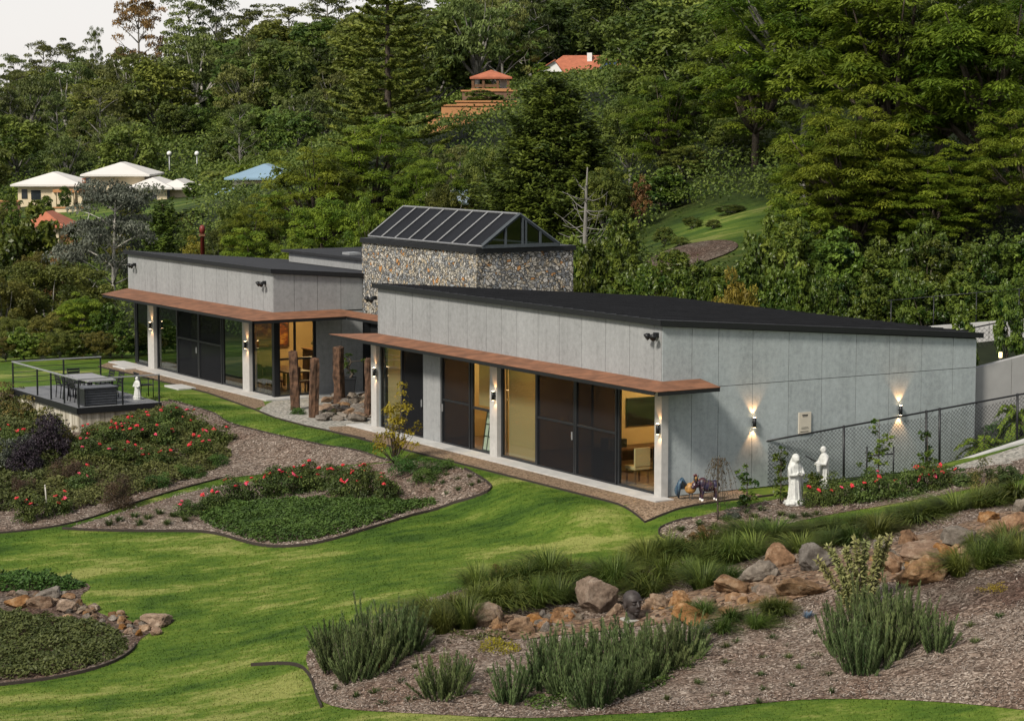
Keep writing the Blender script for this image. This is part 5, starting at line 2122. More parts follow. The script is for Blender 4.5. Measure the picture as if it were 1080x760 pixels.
# golden sapling
base = gp(416, 494)
s_ = base.y / FPX
r_ = np.random.default_rng(31)
t = thing('golden_sapling', 'slim golden leaved sapling before the courtyard end of the front wing', 'sapling', base)
m = MB()
f = Fol(31)
C = []
for k in range(30):
    hh = (1.75 * (k % 4 + 1) / 4 + r_.normal() * .1)
    e = base + Vector((r_.normal() * .28, r_.normal() * .28, min(1.75, .35 + hh * .75)))
    limb(m, base + Vector((0, 0, .15)), e, .016, .005, r_, 4, .05, 4)
    C.append(e)
limb(m, base - Vector((0, 0, .05)), base + Vector((.22, 0, 2.35)), .03, .006, r_, 6, .03, 6)
C += [base + Vector((.1, 0, 1.75)), base + Vector((.2, 0, 2.1)), base + Vector((.26, .02, 2.35))]
C = np.array(C) - np.array(base)
f.clumps(C, np.array([.2, .2, .2]), 40, .085, .055, 'leafy', inner=.2)
m.build('trunk', M['bark'], t)
link('foliage', f.mesh('foliage'), L['sapling'], t)

# ---- lower left corner bed
cover('corner_mat', [(-50, 650), (0, 645), (50, 650), (100, 655), (130, 668), (138, 684), (118, 697), (70, 710), (0, 719), (-50, 722)], 1000, .16, .10, L['cover2'], amp=.14, seed=14)
cover('corner_mat_rear', [(-50, 604), (0, 606), (55, 608), (98, 617), (75, 624), (40, 624), (0, 626), (-50, 626)], 1200, .22, .10, L['cover'], amp=.12, seed=15)
for u, v, w, h, mt, lab in [(16, 643, 30, 14, 'rock_orange', 'orange brown rock at the left frame edge of the corner bed'), (42, 644, 28, 14, 'rock_orange', 'orange brown rock next to the one at the left frame edge'), (68, 648, 26, 15, 'rock_tan', 'brown rock in the middle of the corner bed'), (164, 662, 32, 14, 'rock_tan', 'flat brown rock at the pointed end of the corner bed'),
                            (50, 634, 30, 12, 'rock_grey', 'flat grey rock behind the orange brown pair in the corner bed')]:
    rock(u, v, w, h, mt, lab)
BG = 'small stones in the corner bed'
for i in range(60):
    k = rng.random()
    if i > 45: k -= .55
    u, v = 58 + 100 * k + rng.normal() * 6, 640 + 28 * k + rng.normal() * (7 - 3 * k)
    rock(u, v, rng.uniform(7, 15), rng.uniform(5, 9), ('rock_tan', 'rock_orange', 'rock_grey')[i % 3], 'small brown stone in the strip of stones of the lower left bed', BG, 'stone')

# ---- the mound on the right: boulders
for u, v, w, h, mt, lab in [(628, 650, 46, 40, 'rock_tan', 'large rounded tan boulder left of the dark stone head'), (512, 664, 34, 27, 'rock_tan', 'tan boulder in front of the tussocks, left end of the rocks'), (552, 672, 32, 20, 'rock_tan', 'tan boulder behind the yellow sedum'),
                            (575, 670, 11, 14, 'rock_grey', 'small dark rock right of the tan boulder behind the sedum'), (488, 646, 15, 14, 'rock_grey', 'small grey rock among the left tussocks'), (650, 652, 20, 14, 'rock_tan', 'small tan rock between large boulder and dark stone head'),
                            (692, 648, 32, 20, 'rock_tan', 'tan rock right of the dark stone head'), (717, 646, 28, 22, 'rock_orange', 'pinkish upright rock in the left part of the creek'), (742, 644, 26, 15, 'rock_tan', 'tan rock beside the pinkish upright rock'),
                            (731, 660, 42, 18, 'rock_orange', 'long low pinkish rock above the blue tuft'), (778, 632, 46, 22, 'rock_orange', 'orange wedge shaped rock in front of a grey boulder'), (802, 618, 42, 24, 'rock_grey', 'flat topped grey boulder behind the orange wedge'),
                            (822, 603, 36, 30, 'rock_orange', 'red brown boulder beside the round grey one'), (860, 607, 40, 33, 'rock_grey', 'round grey boulder left of the spiky plant'), (846, 634, 50, 20, 'rock_tan', 'low tan boulder left of the spiky plant'),
                            (810, 634, 30, 14, 'rock_tan', 'low tan rock right of the orange wedge'), (941, 608, 32, 28, 'rock_orange', 'orange boulder right behind the spiky plant'), (975, 598, 52, 24, 'rock_orange', 'long orange boulder in the right rocks'),
                            (976, 622, 52, 30, 'rock_tan', 'large tan boulder above the right upright shrubs'), (958, 578, 24, 19, 'rock_orange', 'small orange boulder at the top of the right rocks'), (1012, 580, 44, 24, 'rock_grey', 'wide grey tan boulder in the right rocks'),
                            (996, 594, 28, 20, 'rock_orange', 'orange boulder beside the long orange one'), (998, 604, 38, 13, 'rock_tan', 'flat tan slab at the right of the creek'), (1044, 554, 26, 17, 'rock_orange', 'orange boulder near the right frame edge, higher one'),
                            (1050, 568, 24, 19, 'rock_tan', 'tan boulder near the right frame edge, below the orange one'), (1074, 564, 32, 24, 'rock_orange', 'orange boulder at the right frame edge'), (1068, 578, 30, 15, 'rock_tan', 'low tan boulder at the right frame edge'),
                            (930, 582, 20, 14, 'rock_grey', 'small grey boulder at the top left of the right rocks'), (1082, 542, 26, 18, 'rock_grey', 'grey boulder cut by the right frame edge')]:
    rock(u, v, w, h, mt, lab)
SG = 'small stones of the dry creek'
for i in range(240):
    k = rng.random()
    if i % 3 == 0: u, v = 520 + 90 * k, 664 - 6 * k + rng.normal() * 4
    elif i % 3 == 1: u, v = 690 + 150 * k, 648 - 25 * k + rng.normal() * 7
    else: u, v = 910 + 110 * k, 612 - 28 * k + rng.normal() * 8
    big = rng.random() < .3
    rock(u, v, rng.uniform(6, 15) * (1.7 if big else 1), rng.uniform(4, 9) * (1.7 if big else 1), ('rock_tan', 'rock_orange', 'rock_orange', 'rock_tan', 'rock_grey')[int(rng.integers(5))], 'small stone between the boulders of the dry creek', SG, 'stone')
# dark stone head sculpture
p = gp(667, 657)
t = thing('stone_bust', 'dark stone head sculpture on a small plinth beside the large tan boulder', 'sculpture', p)
m = MB()
Rh = Matrix.Rotation(.55, 3, 'Z')
q = lambda x, y, z: p + Rh @ Vector((x, y, z))
m.tube([q(0, .03, .08), q(0, .03, .3)], [.15, .13], 14)
m.ico(q(0, .02, .52), (.2, .23, .22), 4, Rh)
m.ico(q(0, -.06, .38), (.155, .16, .17), 3, Rh)
m.tube([q(0, -.2, .52), q(0, -.25, .4)], [.025, .04], 8)
m.ico(q(0, -.19, .31), (.07, .04, .022), 2, Rh)
m.ico(q(0, -.17, .25), (.07, .05, .05), 2, Rh)
for s_ in (-1, 1):
    m.ico(q(.085 * s_, -.19, .54), (.075, .04, .022), 2, Rh)
    m.ico(q(.08 * s_, -.185, .475), (.04, .03, .022), 2, Rh)
    m.ico(q(.19 * s_, .02, .42), (.025, .05, .11), 2, Rh)
hd = m.build('head', plain('basalt', (.035, .028, .026), .55, 0, .5, 9, .3), t)
md = hd.modifiers.new('remesh', 'REMESH'); md.mode = 'VOXEL'; md.voxel_size = .014; md.use_smooth_shade = True
m = MB()
m.box(p + Vector((0, 0, .03)), (.42, .42, .16), .4)
m.build('plinth', M['concrete'], t, bevel=.02)

# ---- tussocks
G1 = 'tussock grasses round the dry creek'
tl = [(440, 662), (458, 655), (478, 652), (500, 648), (522, 645), (545, 642), (568, 643), (590, 642), (468, 672), (492, 668), (505, 630), (530, 624), (556, 620), (580, 616), (604, 614), (640, 612), (662, 606),
      (684, 600), (706, 596), (728, 590), (750, 585), (772, 580), (796, 576), (820, 574), (650, 626), (678, 620), (704, 614), (728, 608), (752, 602), (776, 596), (800, 590), (690, 632), (745, 624), (770, 615),
      (840, 574), (862, 568), (884, 564), (906, 560), (928, 556), (950, 553), (972, 550), (994, 546), (1016, 541), (1038, 537), (1060, 532), (1080, 527), (850, 585), (880, 578), (906, 574), (930, 568)]
for u, v in tl: put('tussock%d' % rng.integers(3), u, v + 3, rng.uniform(54, 96), rng.uniform(24, 44) * (.72 if u > 690 and v < 592 else 1), 'arching green tussock in the long band above the dry creek', 'tussock', G1)
for u, v in [(1022, 612), (1042, 606), (1062, 600), (1084, 596), (1035, 594), (1070, 588)]:
    put('tussock%d' % rng.integers(3), u, v, 72, 34, 'arching green tussock in the clump below the right boulders', 'tussock', G1)
for u, v in [(775, 660), (800, 668), (748, 655), (830, 652), (766, 672), (815, 650)]:
    put('tussock%d' % rng.integers(3), u, v, 56, 22, 'low spreading tussock on the mulch in front of the creek', 'tussock', G1)

# ---- upright bottlebrush shrubs
UG = 'upright bottlebrush shrubs on the mound'
for u, v, w, h, lab in [(352, 712, 46, 58, None), (372, 722, 46, 62, None), (394, 712, 48, 66, None), (414, 696, 46, 66, None), (384, 696, 46, 66, None), (428, 690, 38, 56, None), (345, 694, 36, 40, None)]:
    put('rosemary%d' % rng.integers(2), u, v, w * 1.1, h, 'upright dark green shrub in the dense clump at the left end of the mound', 'shrub', UG)
for u, v, w, h in [(572, 730, 46, 60), (600, 736, 48, 62), (628, 748, 50, 62), (655, 738, 48, 66), (682, 720, 48, 66), (706, 708, 46, 62), (730, 694, 42, 50), (640, 716, 50, 62), (668, 704, 48, 56), (612, 712, 46, 56), (586, 708, 42, 50)]:
    put('rosemary%d' % rng.integers(2), u, v, w * 1.1, h, 'upright green shrub in the large clump at the middle of the mound', 'shrub', UG)
for u, v, w, h in [(898, 694, 46, 66), (918, 714, 50, 70), (942, 698, 50, 74), (964, 684, 48, 72), (916, 672, 46, 62), (944, 668, 46, 62)]:
    put('rosemary%d' % rng.integers(2), u, v, w * 1.1, h, 'upright green shrub in the clump below the spiky plant', 'shrub', UG)
put('rosemary0', 464, 740, 54, 54, 'lone upright shrub in the mulch at the left of the mound', 'shrub', UG)
put('rosemary1', 484, 722, 26, 36, 'small upright shrub close right behind the lone one', 'shrub', UG)
put('rosemary1', 538, 744, 40, 52, 'rounded pale upright shrub left of the large clump', 'shrub', UG)
put('rosemary0', 997, 688, 38, 50, 'upright shrub standing a little apart right of the right clump', 'shrub', UG)
# spiky plant
p = gp(908, 648)
s_ = p.y / FPX
t = thing('spiky_plant', 'spiky plant with thick yellow green stems fanning out above the right shrubs', 'plant', p)
r_ = np.random.default_rng(44)
for du, dv in [(-46, 58), (-34, 72), (-18, 74), (-8, 84), (4, 80), (16, 86), (28, 88), (22, 66), (-24, 52), (-2, 60)]:
    e = p + Vector((du * s_, r_.normal() * .2, dv * s_))
    m = MB()
    pts = limb(m, p + Vector((du * s_ * .1, 0, -.05)), e, .035, .022, r_, 6, -.04, 6)
    f = Fol(int(100 + du))
    n = 380
    k = r_.random(n) * .9 + .1
    q = np.array([pts[min(5, int(x * 6))].lerp(pts[min(6, int(x * 6) + 1)], x * 6 - int(x * 6)) - p for x in k])
    d = r_.normal(size=(n, 3))
    d /= np.linalg.norm(d, axis=1, keepdims=True)
    f.quads(q + d * .06, np.cross(d, r_.normal(size=(n, 3))), d + np.array([0, 0, .5]), .15, .05, .4 + .3 * k + r_.normal(size=n) * .15)
    me = f.mesh('stem')
    st_ = m.build('stem', M['bark'], t)
    link('leaves', me, L['spiky'], st_)
put('bluetuft', 748, 670, 18, 14, 'small blue grey tuft below the long pinkish rock', 'tuft')
put('bluetuft', 857, 654, 18, 13, 'small blue grey tuft left of the right upright shrubs', 'tuft')
put('rusty', 742, 584, 36, 28, 'round rusty ball shrub near the house corner', 'shrub')
put('rusty', 523, 618, 22, 24, 'small brownish shrub among the left tussocks', 'shrub')
put('redplant', 400, 706, 32, 12, 'low red leaved plant beside the left clump of upright shrubs', 'plant')
put('yellowmat', 528, 690, 50, 12, 'yellow green sedum mat in front of the tan boulders', 'plant')
put('yellowmat', 1060, 625, 40, 8, 'yellow green sedum mat near the right frame edge', 'plant')
cover('mound_groundcover', [(540, 748), (600, 752), (680, 735), (735, 705), (755, 690), (740, 672), (700, 680), (640, 690), (580, 700)], 700, .10, .08, L['cover'], amp=.1, seed=16)
cover('creek_groundcover', [(430, 690), (470, 680), (530, 676), (600, 672), (640, 668), (600, 660), (530, 660), (470, 668)], 500, .1, .09, L['cover2'], amp=.12, seed=17)
for u, v in [(350, 730), (372, 738), (392, 735), (420, 722), (402, 745), (436, 708), (440, 690), (455, 690), (500, 700), (515, 712), (500, 735), (412, 732), (430, 742)]:
    put('tuft%d' % rng.integers(3), u, v, rng.uniform(12, 22), rng.uniform(8, 12), 'small green tuft in the mulch at the left end of the mound', 'tuft', TG)
for u, v in [(697, 724), (707, 740), (739, 724), (770, 702), (772, 686), (782, 680), (810, 696), (808, 714), (810, 730), (806, 742), (838, 696), (850, 708), (842, 726), (872, 694), (882, 714), (756, 738), (772, 735), (820, 676), (866, 672), (836, 684), (884, 732)]:
    put('tuft%d' % rng.integers(3), u, v, rng.uniform(12, 22), rng.uniform(8, 12), 'small green tuft in the open mulch in the middle of the mound', 'tuft', TG)
for u, v in [(1032, 662), (1062, 652), (1038, 680)]:
    put('tuft%d' % rng.integers(3), u, v, 18, 12, 'small green tuft in the reddish mulch at the right', 'tuft', TG)

# ---- border along the fence
for u, v in [(722, 562), (740, 556), (756, 560), (770, 552), (786, 556), (800, 548), (812, 552), (826, 545), (838, 548), (790, 543), (852, 546), (770, 566), (744, 568), (806, 540), (866, 544)]:
    put('tuft%d' % rng.integers(3), u, v, rng.uniform(14, 20), rng.uniform(8, 11), 'small green tuft in the border below the white statues', 'tuft', TG)
RF = 'red flowering rose bushes along the wire fence'
roses([(868, 536, 40, 26), (890, 534, 42, 32), (914, 531, 42, 34), (938, 528, 42, 34), (962, 524, 42, 34), (986, 518, 40, 30), (1006, 512, 34, 24, 'rose bush at the right end of the row along the wire fence')], 'rose bush with red blooms in the row along the wire fence', RF, (2, 5), 1.2)
put('nandina', 1044, 520, 40, 40, 'red and green shrub beside the gravel drive', 'shrub')
put('limebush', 1025, 512, 30, 20, 'low light green shrub left of the red and green one', 'shrub')
put('limebush', 1068, 508, 34, 20, 'low light green shrub at the right frame edge by the drive', 'shrub')
put('silverbush', 776, 548, 20, 12, 'small pale shrub at the foot of the slim plants', 'shrub')


def slim_plant(u, v, vtop, label, wpx=16, leaf='glossy'):
    p = gp(u, v)
    h = (v - vtop) * p.y / FPX
    r = np.random.default_rng(int(u))
    t = thing('slim_tree', label, 'young tree', p, None)
    m = MB()
    f = Fol(int(u))
    limb(m, p, p + Vector((0, 0, h)), .022, .006, r, 5, .03, 5)
    C = np.c_[r.normal(size=26) * wpx * .3 * p.y / FPX, r.normal(size=26) * .1, r.uniform(.1, 1, 26) * h]
    for c in C: limb(m, (p.x, p.y, p.z + c[2] * .93), Vector(p) + Vector(c), .007, .003, r, 2, .02, 3)
    f.clumps(C, np.array([.1, .1, .09]), 22, .085, .05, 'leafy', inner=.2)
    m.build('trunk', M['bark'], t)
    link('foliage', f.mesh('foliage'), L[leaf], t)


slim_plant(787, 536, 487, 'slim young tree beside the first fence post')
slim_plant(823, 532, 472, 'slim young tree just left of the veiled statue')
slim_plant(926, 508, 440, 'bushy young tree tied to a frame before the blank wall', 30)
slim_plant(977, 502, 456, 'thin young tree in front of the paired fence posts', 14)
slim_plant(858, 520, 500, 'low young tree between the two white statues', 16)
# weeping sapling
p = gp(757, 548)
t = thing('weeping_sapling', 'bare weeping sapling with drooping twigs beside the house corner', 'sapling', p)
m = MB()
f = Fol(61)
r_ = np.random.default_rng(61)
h = 66 * p.y / FPX
limb(m, p, p + Vector((0, 0, h)), .028, .018, r_, 5, .02, 6)
LP = []
for k in range(22):
    a = k * 2.4
    rr = r_.uniform(.15, .5)
    tp = p + Vector((0, 0, h * r_.uniform(.86, 1)))
    pts = [tp + Vector((math.cos(a) * rr * s, math.sin(a) * rr * s, .12 * math.sin(s * 2.2) - h * .68 * s ** 2.2 * r_.uniform(.9, 1.05))) for s in np.linspace(0, 1, 7)]
    m.tube(pts, [.008, .007, .006, .005, .004, .004, .003], 4)
    LP += [q for q in pts[2:] for _ in range(5)]
LP = np.array(LP) - np.array(p) + r_.normal(size=(len(LP), 3)) * .03
f.quads(LP, r_.normal(size=LP.shape), np.tile([0, 0, -1.0], (len(LP), 1)) + r_.normal(size=LP.shape) * .3, .06, .022, .5 + r_.normal(size=len(LP)) * .2)
m.build('trunk', M['bark'], t)
link('foliage', f.mesh('foliage'), L['weep'], t)
# ------------------------------------------------------------------ grass blades of the lawn: stuff
r_ = np.random.default_rng(123)
n = 420000
q = np.c_[r_.uniform(-19, 17, n), 38 + (80 - 38) * r_.random(n)]
q = q[np.abs(q[:, 0]) < .24 * q[:, 1] + .5]
keep = np.ones(len(q), bool)
for pl in (BEDA, BEDB, BEDC, BEDD, BEDE, DRIVE):
    keep &= ~inpoly(q, [(p.x, p.y) for p in pl])
a_ = (q[:, 0] - C1.x) * GA.x + (q[:, 1] - C1.y) * GA.y
b_ = (q[:, 0] - C1.x) * GB.x + (q[:, 1] - C1.y) * GB.y
keep &= ~((a_ > -1.5) & (b_ > -1.7))
keep &= ~inpoly(q, [(p.x, p.y) for p in p2]) & ~inpoly(q, [(p.x, p.y) for p in p3])
keep &= ~((b_ > 2.5) & (a_ > -4))
q = q[keep]
z = zt(q[:, 0], q[:, 1])
n = len(q)
h = r_.uniform(.018, .045, n)
an = r_.random(n) * 6.283
w = r_.uniform(.008, .016, n)
lx, ly = r_.normal(size=n) * .018, r_.normal(size=n) * .018
c, s = np.cos(an) * w, np.sin(an) * w
V = np.stack([np.c_[q[:, 0] - c, q[:, 1] - s, z - .003], np.c_[q[:, 0] + c, q[:, 1] + s, z - .003], np.c_[q[:, 0] + lx, q[:, 1] + ly, z + h]], 1).reshape(-1, 3)
me = np_mesh('lawn_grass', V, np.arange(len(V)).reshape(-1, 3))
tag(link('lawn_grass', me, M['lawn']), kind='stuff')
print('blades', n)

# ------------------------------------------------------------------ loose chips of the mulch: stuff
L['chips'] = leaf_mat('mulch_chip', (.06, .045, .036), (.40, .345, .30), .0, 0, .9, 0)
r_ = np.random.default_rng(321)
Q = []
for pl, dens in ((BEDA, 220), (BEDB, 220), (BEDD, 330), (BEDE, 200)):
    a = np.array([(p.x, p.y) for p in pl])
    n = int((a[:, 0].max() - a[:, 0].min()) * (a[:, 1].max() - a[:, 1].min()) * dens)
    c = np.c_[r_.uniform(a[:, 0].min(), a[:, 0].max(), n), r_.uniform(a[:, 1].min(), a[:, 1].max(), n)]
    c = c[inpoly(c, [(p.x, p.y) for p in pl]) & (np.abs(c[:, 0]) < .24 * c[:, 1] + .3)]
    Q.append(c)
Q = np.concatenate(Q)
f = Fol(321)
n = len(Q)
zz = zt(Q[:, 0], Q[:, 1]) + .03 + r_.uniform(0, .05, n)
f.quads(np.c_[Q, zz], np.c_[r_.normal(size=(n, 2)) * .45, np.ones(n)], r_.normal(size=(n, 3)), r_.uniform(.03, .10, n), r_.uniform(.012, .03, n), np.clip(r_.normal(size=n) * .3 + .45, 0, 1))
tag(link('mulch_chips', f.mesh('mulch_chips'), L['chips']), kind='stuff')
print('chips', n)
# ------------------------------------------------------------------ houses beyond, walls, fence
M['cream_far'] = plain('cream_render', (.62, .52, .36), .8, 0, .06, .5)
M['white_roof'] = plain('white_metal_roof', (.62, .6, .57), .6, 0, .05, .3)
M['red_tile'] = plain('red_tile', (.36, .12, .065), .8, 0, .2, 2)
M['blue_roof'] = plain('blue_metal_roof', (.21, .32, .42), .5, 0, .08, .3)
M['terracotta'] = plain('terracotta_wall', (.42, .20, .085), .85, 0, .12, .6)
M['window_dark'] = plain('dark_window', (.02, .025, .03), .15)
M['solar'] = plain('solar_panel', (.03, .06, .16), .15, .1)
M['brick'] = plain('brown_brick', (.16, .09, .06), .85, 0, .2, 2)


def hip(mb, x0, x1, y0, y1, z0, z1, ridge=None, over=.5, mi=0):
    """hipped roof"""
    x0 -= over; x1 += over; y0 -= over; y1 += over
    w, d = x1 - x0, y1 - y0
    k = min(w, d) / 2
    if w >= d: r0, r1 = (x0 + k, (y0 + y1) / 2, z1), (x1 - k, (y0 + y1) / 2, z1)
    else: r0, r1 = ((x0 + x1) / 2, y0 + k, z1), ((x0 + x1) / 2, y1 - k, z1)
    v = [(x0, y0, z0), (x1, y0, z0), (x1, y1, z0), (x0, y1, z0), r0, r1, (x0, y0, z0 - .18), (x1, y0, z0 - .18), (x1, y1, z0 - .18), (x0, y1, z0 - .18)]
    if w >= d: f = [(0, 1, 5, 4), (1, 2, 5), (2, 3, 4, 5), (3, 0, 4)]
    else: f = [(0, 1, 4), (1, 2, 5, 4), (2, 3, 5), (3, 0, 4, 5)]
    f += [(6, 7, 1, 0), (7, 8, 2, 1), (8, 9, 3, 2), (9, 6, 0, 3), (9, 8, 7, 6)]
    return mb.add(v, f, mi)


def px3(u, v, y):
    p = at(u, v, y)
    return p.x, p.z


Y = 220.0
k = Y / FPX
def X(u): return (u - 540) * k
def Z(v): return CAMH - (v - 129) * k
zg = min(z1(X(50), Y), z1(X(180), Y)) - .6
t = thing('cream_house', 'wide cream house with three white hipped roofs across the valley', 'house', (X(105), Y, zg))
def hb(name, boxes, mat, par=None):
    m = MB()
    for x0, x1, y0, y1, z0, z1_ in boxes: m.box(((x0 + x1) / 2, (y0 + y1) / 2, (z0 + z1_) / 2), (x1 - x0, y1 - y0, z1_ - z0))
    return m.build(name, mat, par or t)
hb('wall', [(X(20), X(80), Y, Y + 8, zg, Z(194))], M['cream_far'])
hb('wall', [(X(86), X(150), Y + 2, Y + 10, zg, Z(184))], M['cream_far'])
hb('wall', [(X(140), X(178), Y, Y + 8, zg, Z(197))], M['cream_far'])
hb('wall', [(X(172), X(197), Y + 1, Y + 8, zg, Z(197.5))], M['cream_far'])
m = MB(); hip(m, X(20), X(82), Y, Y + 8, Z(194), Z(181.5), over=.6); m.build('roof', M['white_roof'], t)
m = MB(); hip(m, X(92), X(148), Y + 2, Y + 10, Z(184), Z(171.5), over=.8); m.build('roof', M['white_roof'], t)
m = MB(); hip(m, X(140), X(178), Y - .2, Y + 8, Z(197), Z(187), over=.5); m.build('roof', M['white_roof'], t)
m = MB(); hip(m, X(172), X(197), Y + .6, Y + 8, Z(197.5), Z(189), over=.5); m.build('roof', M['white_roof'], t)
for u0, u1, v0, v1 in [(24, 30, 199, 209), (34, 44, 200, 210), (62, 70, 199, 206), (92, 97, 187, 193), (158, 166, 202, 210), (177, 180, 200, 209)]:
    w = hb('window', [(X(u0), X(u1), Y - .05, Y + .1, Z(v1), Z(v0))], M['window_dark'])
for v in (185, 188.5, 192):
    hb('louvre', [(X(84), X(91), Y + 1.85, Y + 2.0, Z(v + 1), Z(v - .3))], M['red_tile'])
m = MB()
m.box((X(78), Y - 2, Z(200)), (X(92) - X(63), 2.2, .25))
pg = m.build('pergola_beam', M['terracotta'], t)
for u in (64, 73, 82, 91): hb('pergola_post', [(X(u) - .2, X(u) + .2, Y - 2.8, Y - 2.4, zg, Z(201.5))], M['cream_far'])
# garden walls below the cream house, with a bit of bright lawn
for u0, u1, v0, v1, y, lab, mt in [(58, 88, 219, 226, 212, 'pale garden wall below the pergola of the cream house', 'cream_far'), (0, 22, 212, 218, 208, 'brown garden wall at the left end of the cream house', 'brick'), (60, 84, 214, 219, 214, 'clipped dark hedge strip below the pergola', 'dark')]:
    kk = y / FPX
    if mt == 'dark': continue
    tg = thing('garden_wall', lab, 'wall', ((u0 + u1 - 1080) / 2 * kk, y, CAMH - (v1 - 129) * kk - 1))
    m = MB()
    m.box(((u0 + u1 - 1080) / 2 * kk, y, CAMH - ((v0 + v1) / 2 - 129) * kk - .5), ((u1 - u0) * kk, .4, (v1 - v0) * kk + 1))
    m.build('wall', M[mt], tg)
    m = MB()
    m.box(((u0 + u1 - 1080) / 2 * kk, y, CAMH - (v0 - 129) * kk + .06), ((u1 - u0) * kk + .2, .55, .12))
    m.build('coping', M['terracotta'], tg)
lg = plain('bright_lawn', (.13, .2, .03), .8, 0, .2, .5)
sheet('far_lawn', smooth_poly([gp(u, v)[:2] for u, v in [(0, 212), (20, 212), (20, 222), (0, 224)]], 1), .05, lg, 1.2)
sheet('far_lawn', smooth_poly([gp(u, v)[:2] for u, v in [(58, 236), (88, 236), (84, 250), (56, 250)]], 1), .05, lg, 1.2)
sheet('far_lawn', smooth_poly([gp(u, v)[:2] for u, v in [(140, 232), (162, 228), (160, 252), (144, 254)]], 1), .05, lg, 1.2)
# red tiled roof low on the left
y = 178.0
kk = y / FPX
x0, x1 = (30 - 540) * kk, (62 - 540) * kk
zb = CAMH - (250 - 129) * kk
t = thing('red_roofed_pavilion', 'small cream pavilion with a low red tiled roof left of the silver gum', 'pavilion', ((x0 + x1) / 2, y, zb - 2))
hb('wall', [(x0, x1, y, y + 5, zb - 2, CAMH - (237 - 129) * kk)], M['cream_far'])
m = MB(); hip(m, x0, x1, y, y + 5, CAMH - (237 - 129) * kk, CAMH - (223 - 129) * kk, over=.5); m.build('roof', M['red_tile'], t)
hb('door', [(x1 - 1.2, x1 - .5, y - .05, y + .05, zb - 1.6, zb + .4)], M['window_dark'])
# blue roofed house
y = 214.0
kk = y / FPX
x0, x1 = (246 - 540) * kk, (306 - 540) * kk
ze = CAMH - (187 - 129) * kk
t = thing('blue_roofed_house', 'house with pale blue metal roof half hidden by feathery trees', 'house', ((x0 + x1) / 2, y, ze - 4))
hb('wall', [(x0, x1, y, y + 9, ze - 4, ze)], M['cream_far'])
m = MB(); hip(m, x0, x1, y, y + 9, ze, CAMH - (173 - 129) * kk, over=.7); m.build('roof', M['blue_roof'], t)
m = MB()
m.hexa([Vector(q) for q in [((228 - 540) * kk, y - 3, CAMH - (206 - 129) * kk), ((250 - 540) * kk, y - 3, CAMH - (204 - 129) * kk), ((252 - 540) * kk, y, CAMH - (198 - 129) * kk), ((236 - 540) * kk, y, CAMH - (199 - 129) * kk),
                            ((228 - 540) * kk, y - 3, CAMH - (205 - 129) * kk), ((250 - 540) * kk, y - 3, CAMH - (203 - 129) * kk), ((252 - 540) * kk, y, CAMH - (197 - 129) * kk), ((236 - 540) * kk, y, CAMH - (198 - 129) * kk)]])
m.build('porch_roof', M['blue_roof'], t)
hb('window', [(x0 + 1, x0 + 2.4, y - .05, y + .05, ze - 2.2, ze - .6)], M['window_dark'])
# gazebo with terraces below
y = 226.0
kk = y / FPX
def X(u): return (u - 540) * kk
def Z(v): return CAMH - (v - 129) * kk
t = thing('gazebo', 'open gazebo with red hipped roof on top of the terracotta terraces', 'gazebo', (X(517), y, Z(94)))
m = MB(); hip(m, X(499), X(537), y, y + 4, Z(82), Z(74), over=.3); m.build('roof', M['red_tile'], t)
for u in (499, 510, 525, 536):
    for dy in (0, 4): hb('post', [(X(u) - .12, X(u) + .12, y + dy - .12, y + dy + .12, Z(96), Z(82))], M['wood'])
hb('floor', [(X(497), X(539), y - .3, y + 4.3, Z(99), Z(94))], M['terracotta'])
hb('railing', [(X(499) + .13, X(525) - .13, y - .05, y + .05, Z(92.5), Z(89.5))], M['wood'])
hb('inner_wall', [(X(527), X(535), y + 2, y + 2.2, Z(94), Z(83))], M['white'])
for v0, v1, u0, u1, y, mt, lab in [(97, 109, 488, 545, 222, 'brick', 'dark upper terrace wall below the gazebo'), (108, 111, 482, 545, 216, 'terracotta', 'thin terracotta ledge between the terrace walls'), (112, 123, 466, 545, 211, 'terracotta', 'tall terracotta terrace wall with brown face'),
                                   (124, 139, 452, 520, 203, 'terracotta', 'lower terracotta terrace wall behind the tiered pine')]:
    k2 = y / FPX
    t = thing('terrace_wall', lab, 'retaining wall', ((u0 + u1 - 1080) / 2 * k2, y, CAMH - (v1 - 129) * k2 - 1))
    m = MB()
    h_ = (v1 - v0) * k2
    m.box(((u0 + u1 - 1080) / 2 * k2, y, CAMH - ((v0 + v1) / 2 - 129) * k2 - .6), ((u1 - u0) * k2, .5, h_ + 1.2))
    m.build('wall', M[mt], t)
    m = MB()
    m.box(((u0 + u1 - 1080) / 2 * k2, y - .02, CAMH - (v0 - 129) * k2 + .07), ((u1 - u0) * k2 + .3, .7, .14))
    m.build('coping', M['terracotta'], t)
tree('glossy0', 512, 219, 96, 50, 'clipped dark hedge in front of the gazebo', 'hedge')
tree('glossy1', 512, 202, 124, 26, 'dark green bush on the lower terracotta terrace', 'bush')
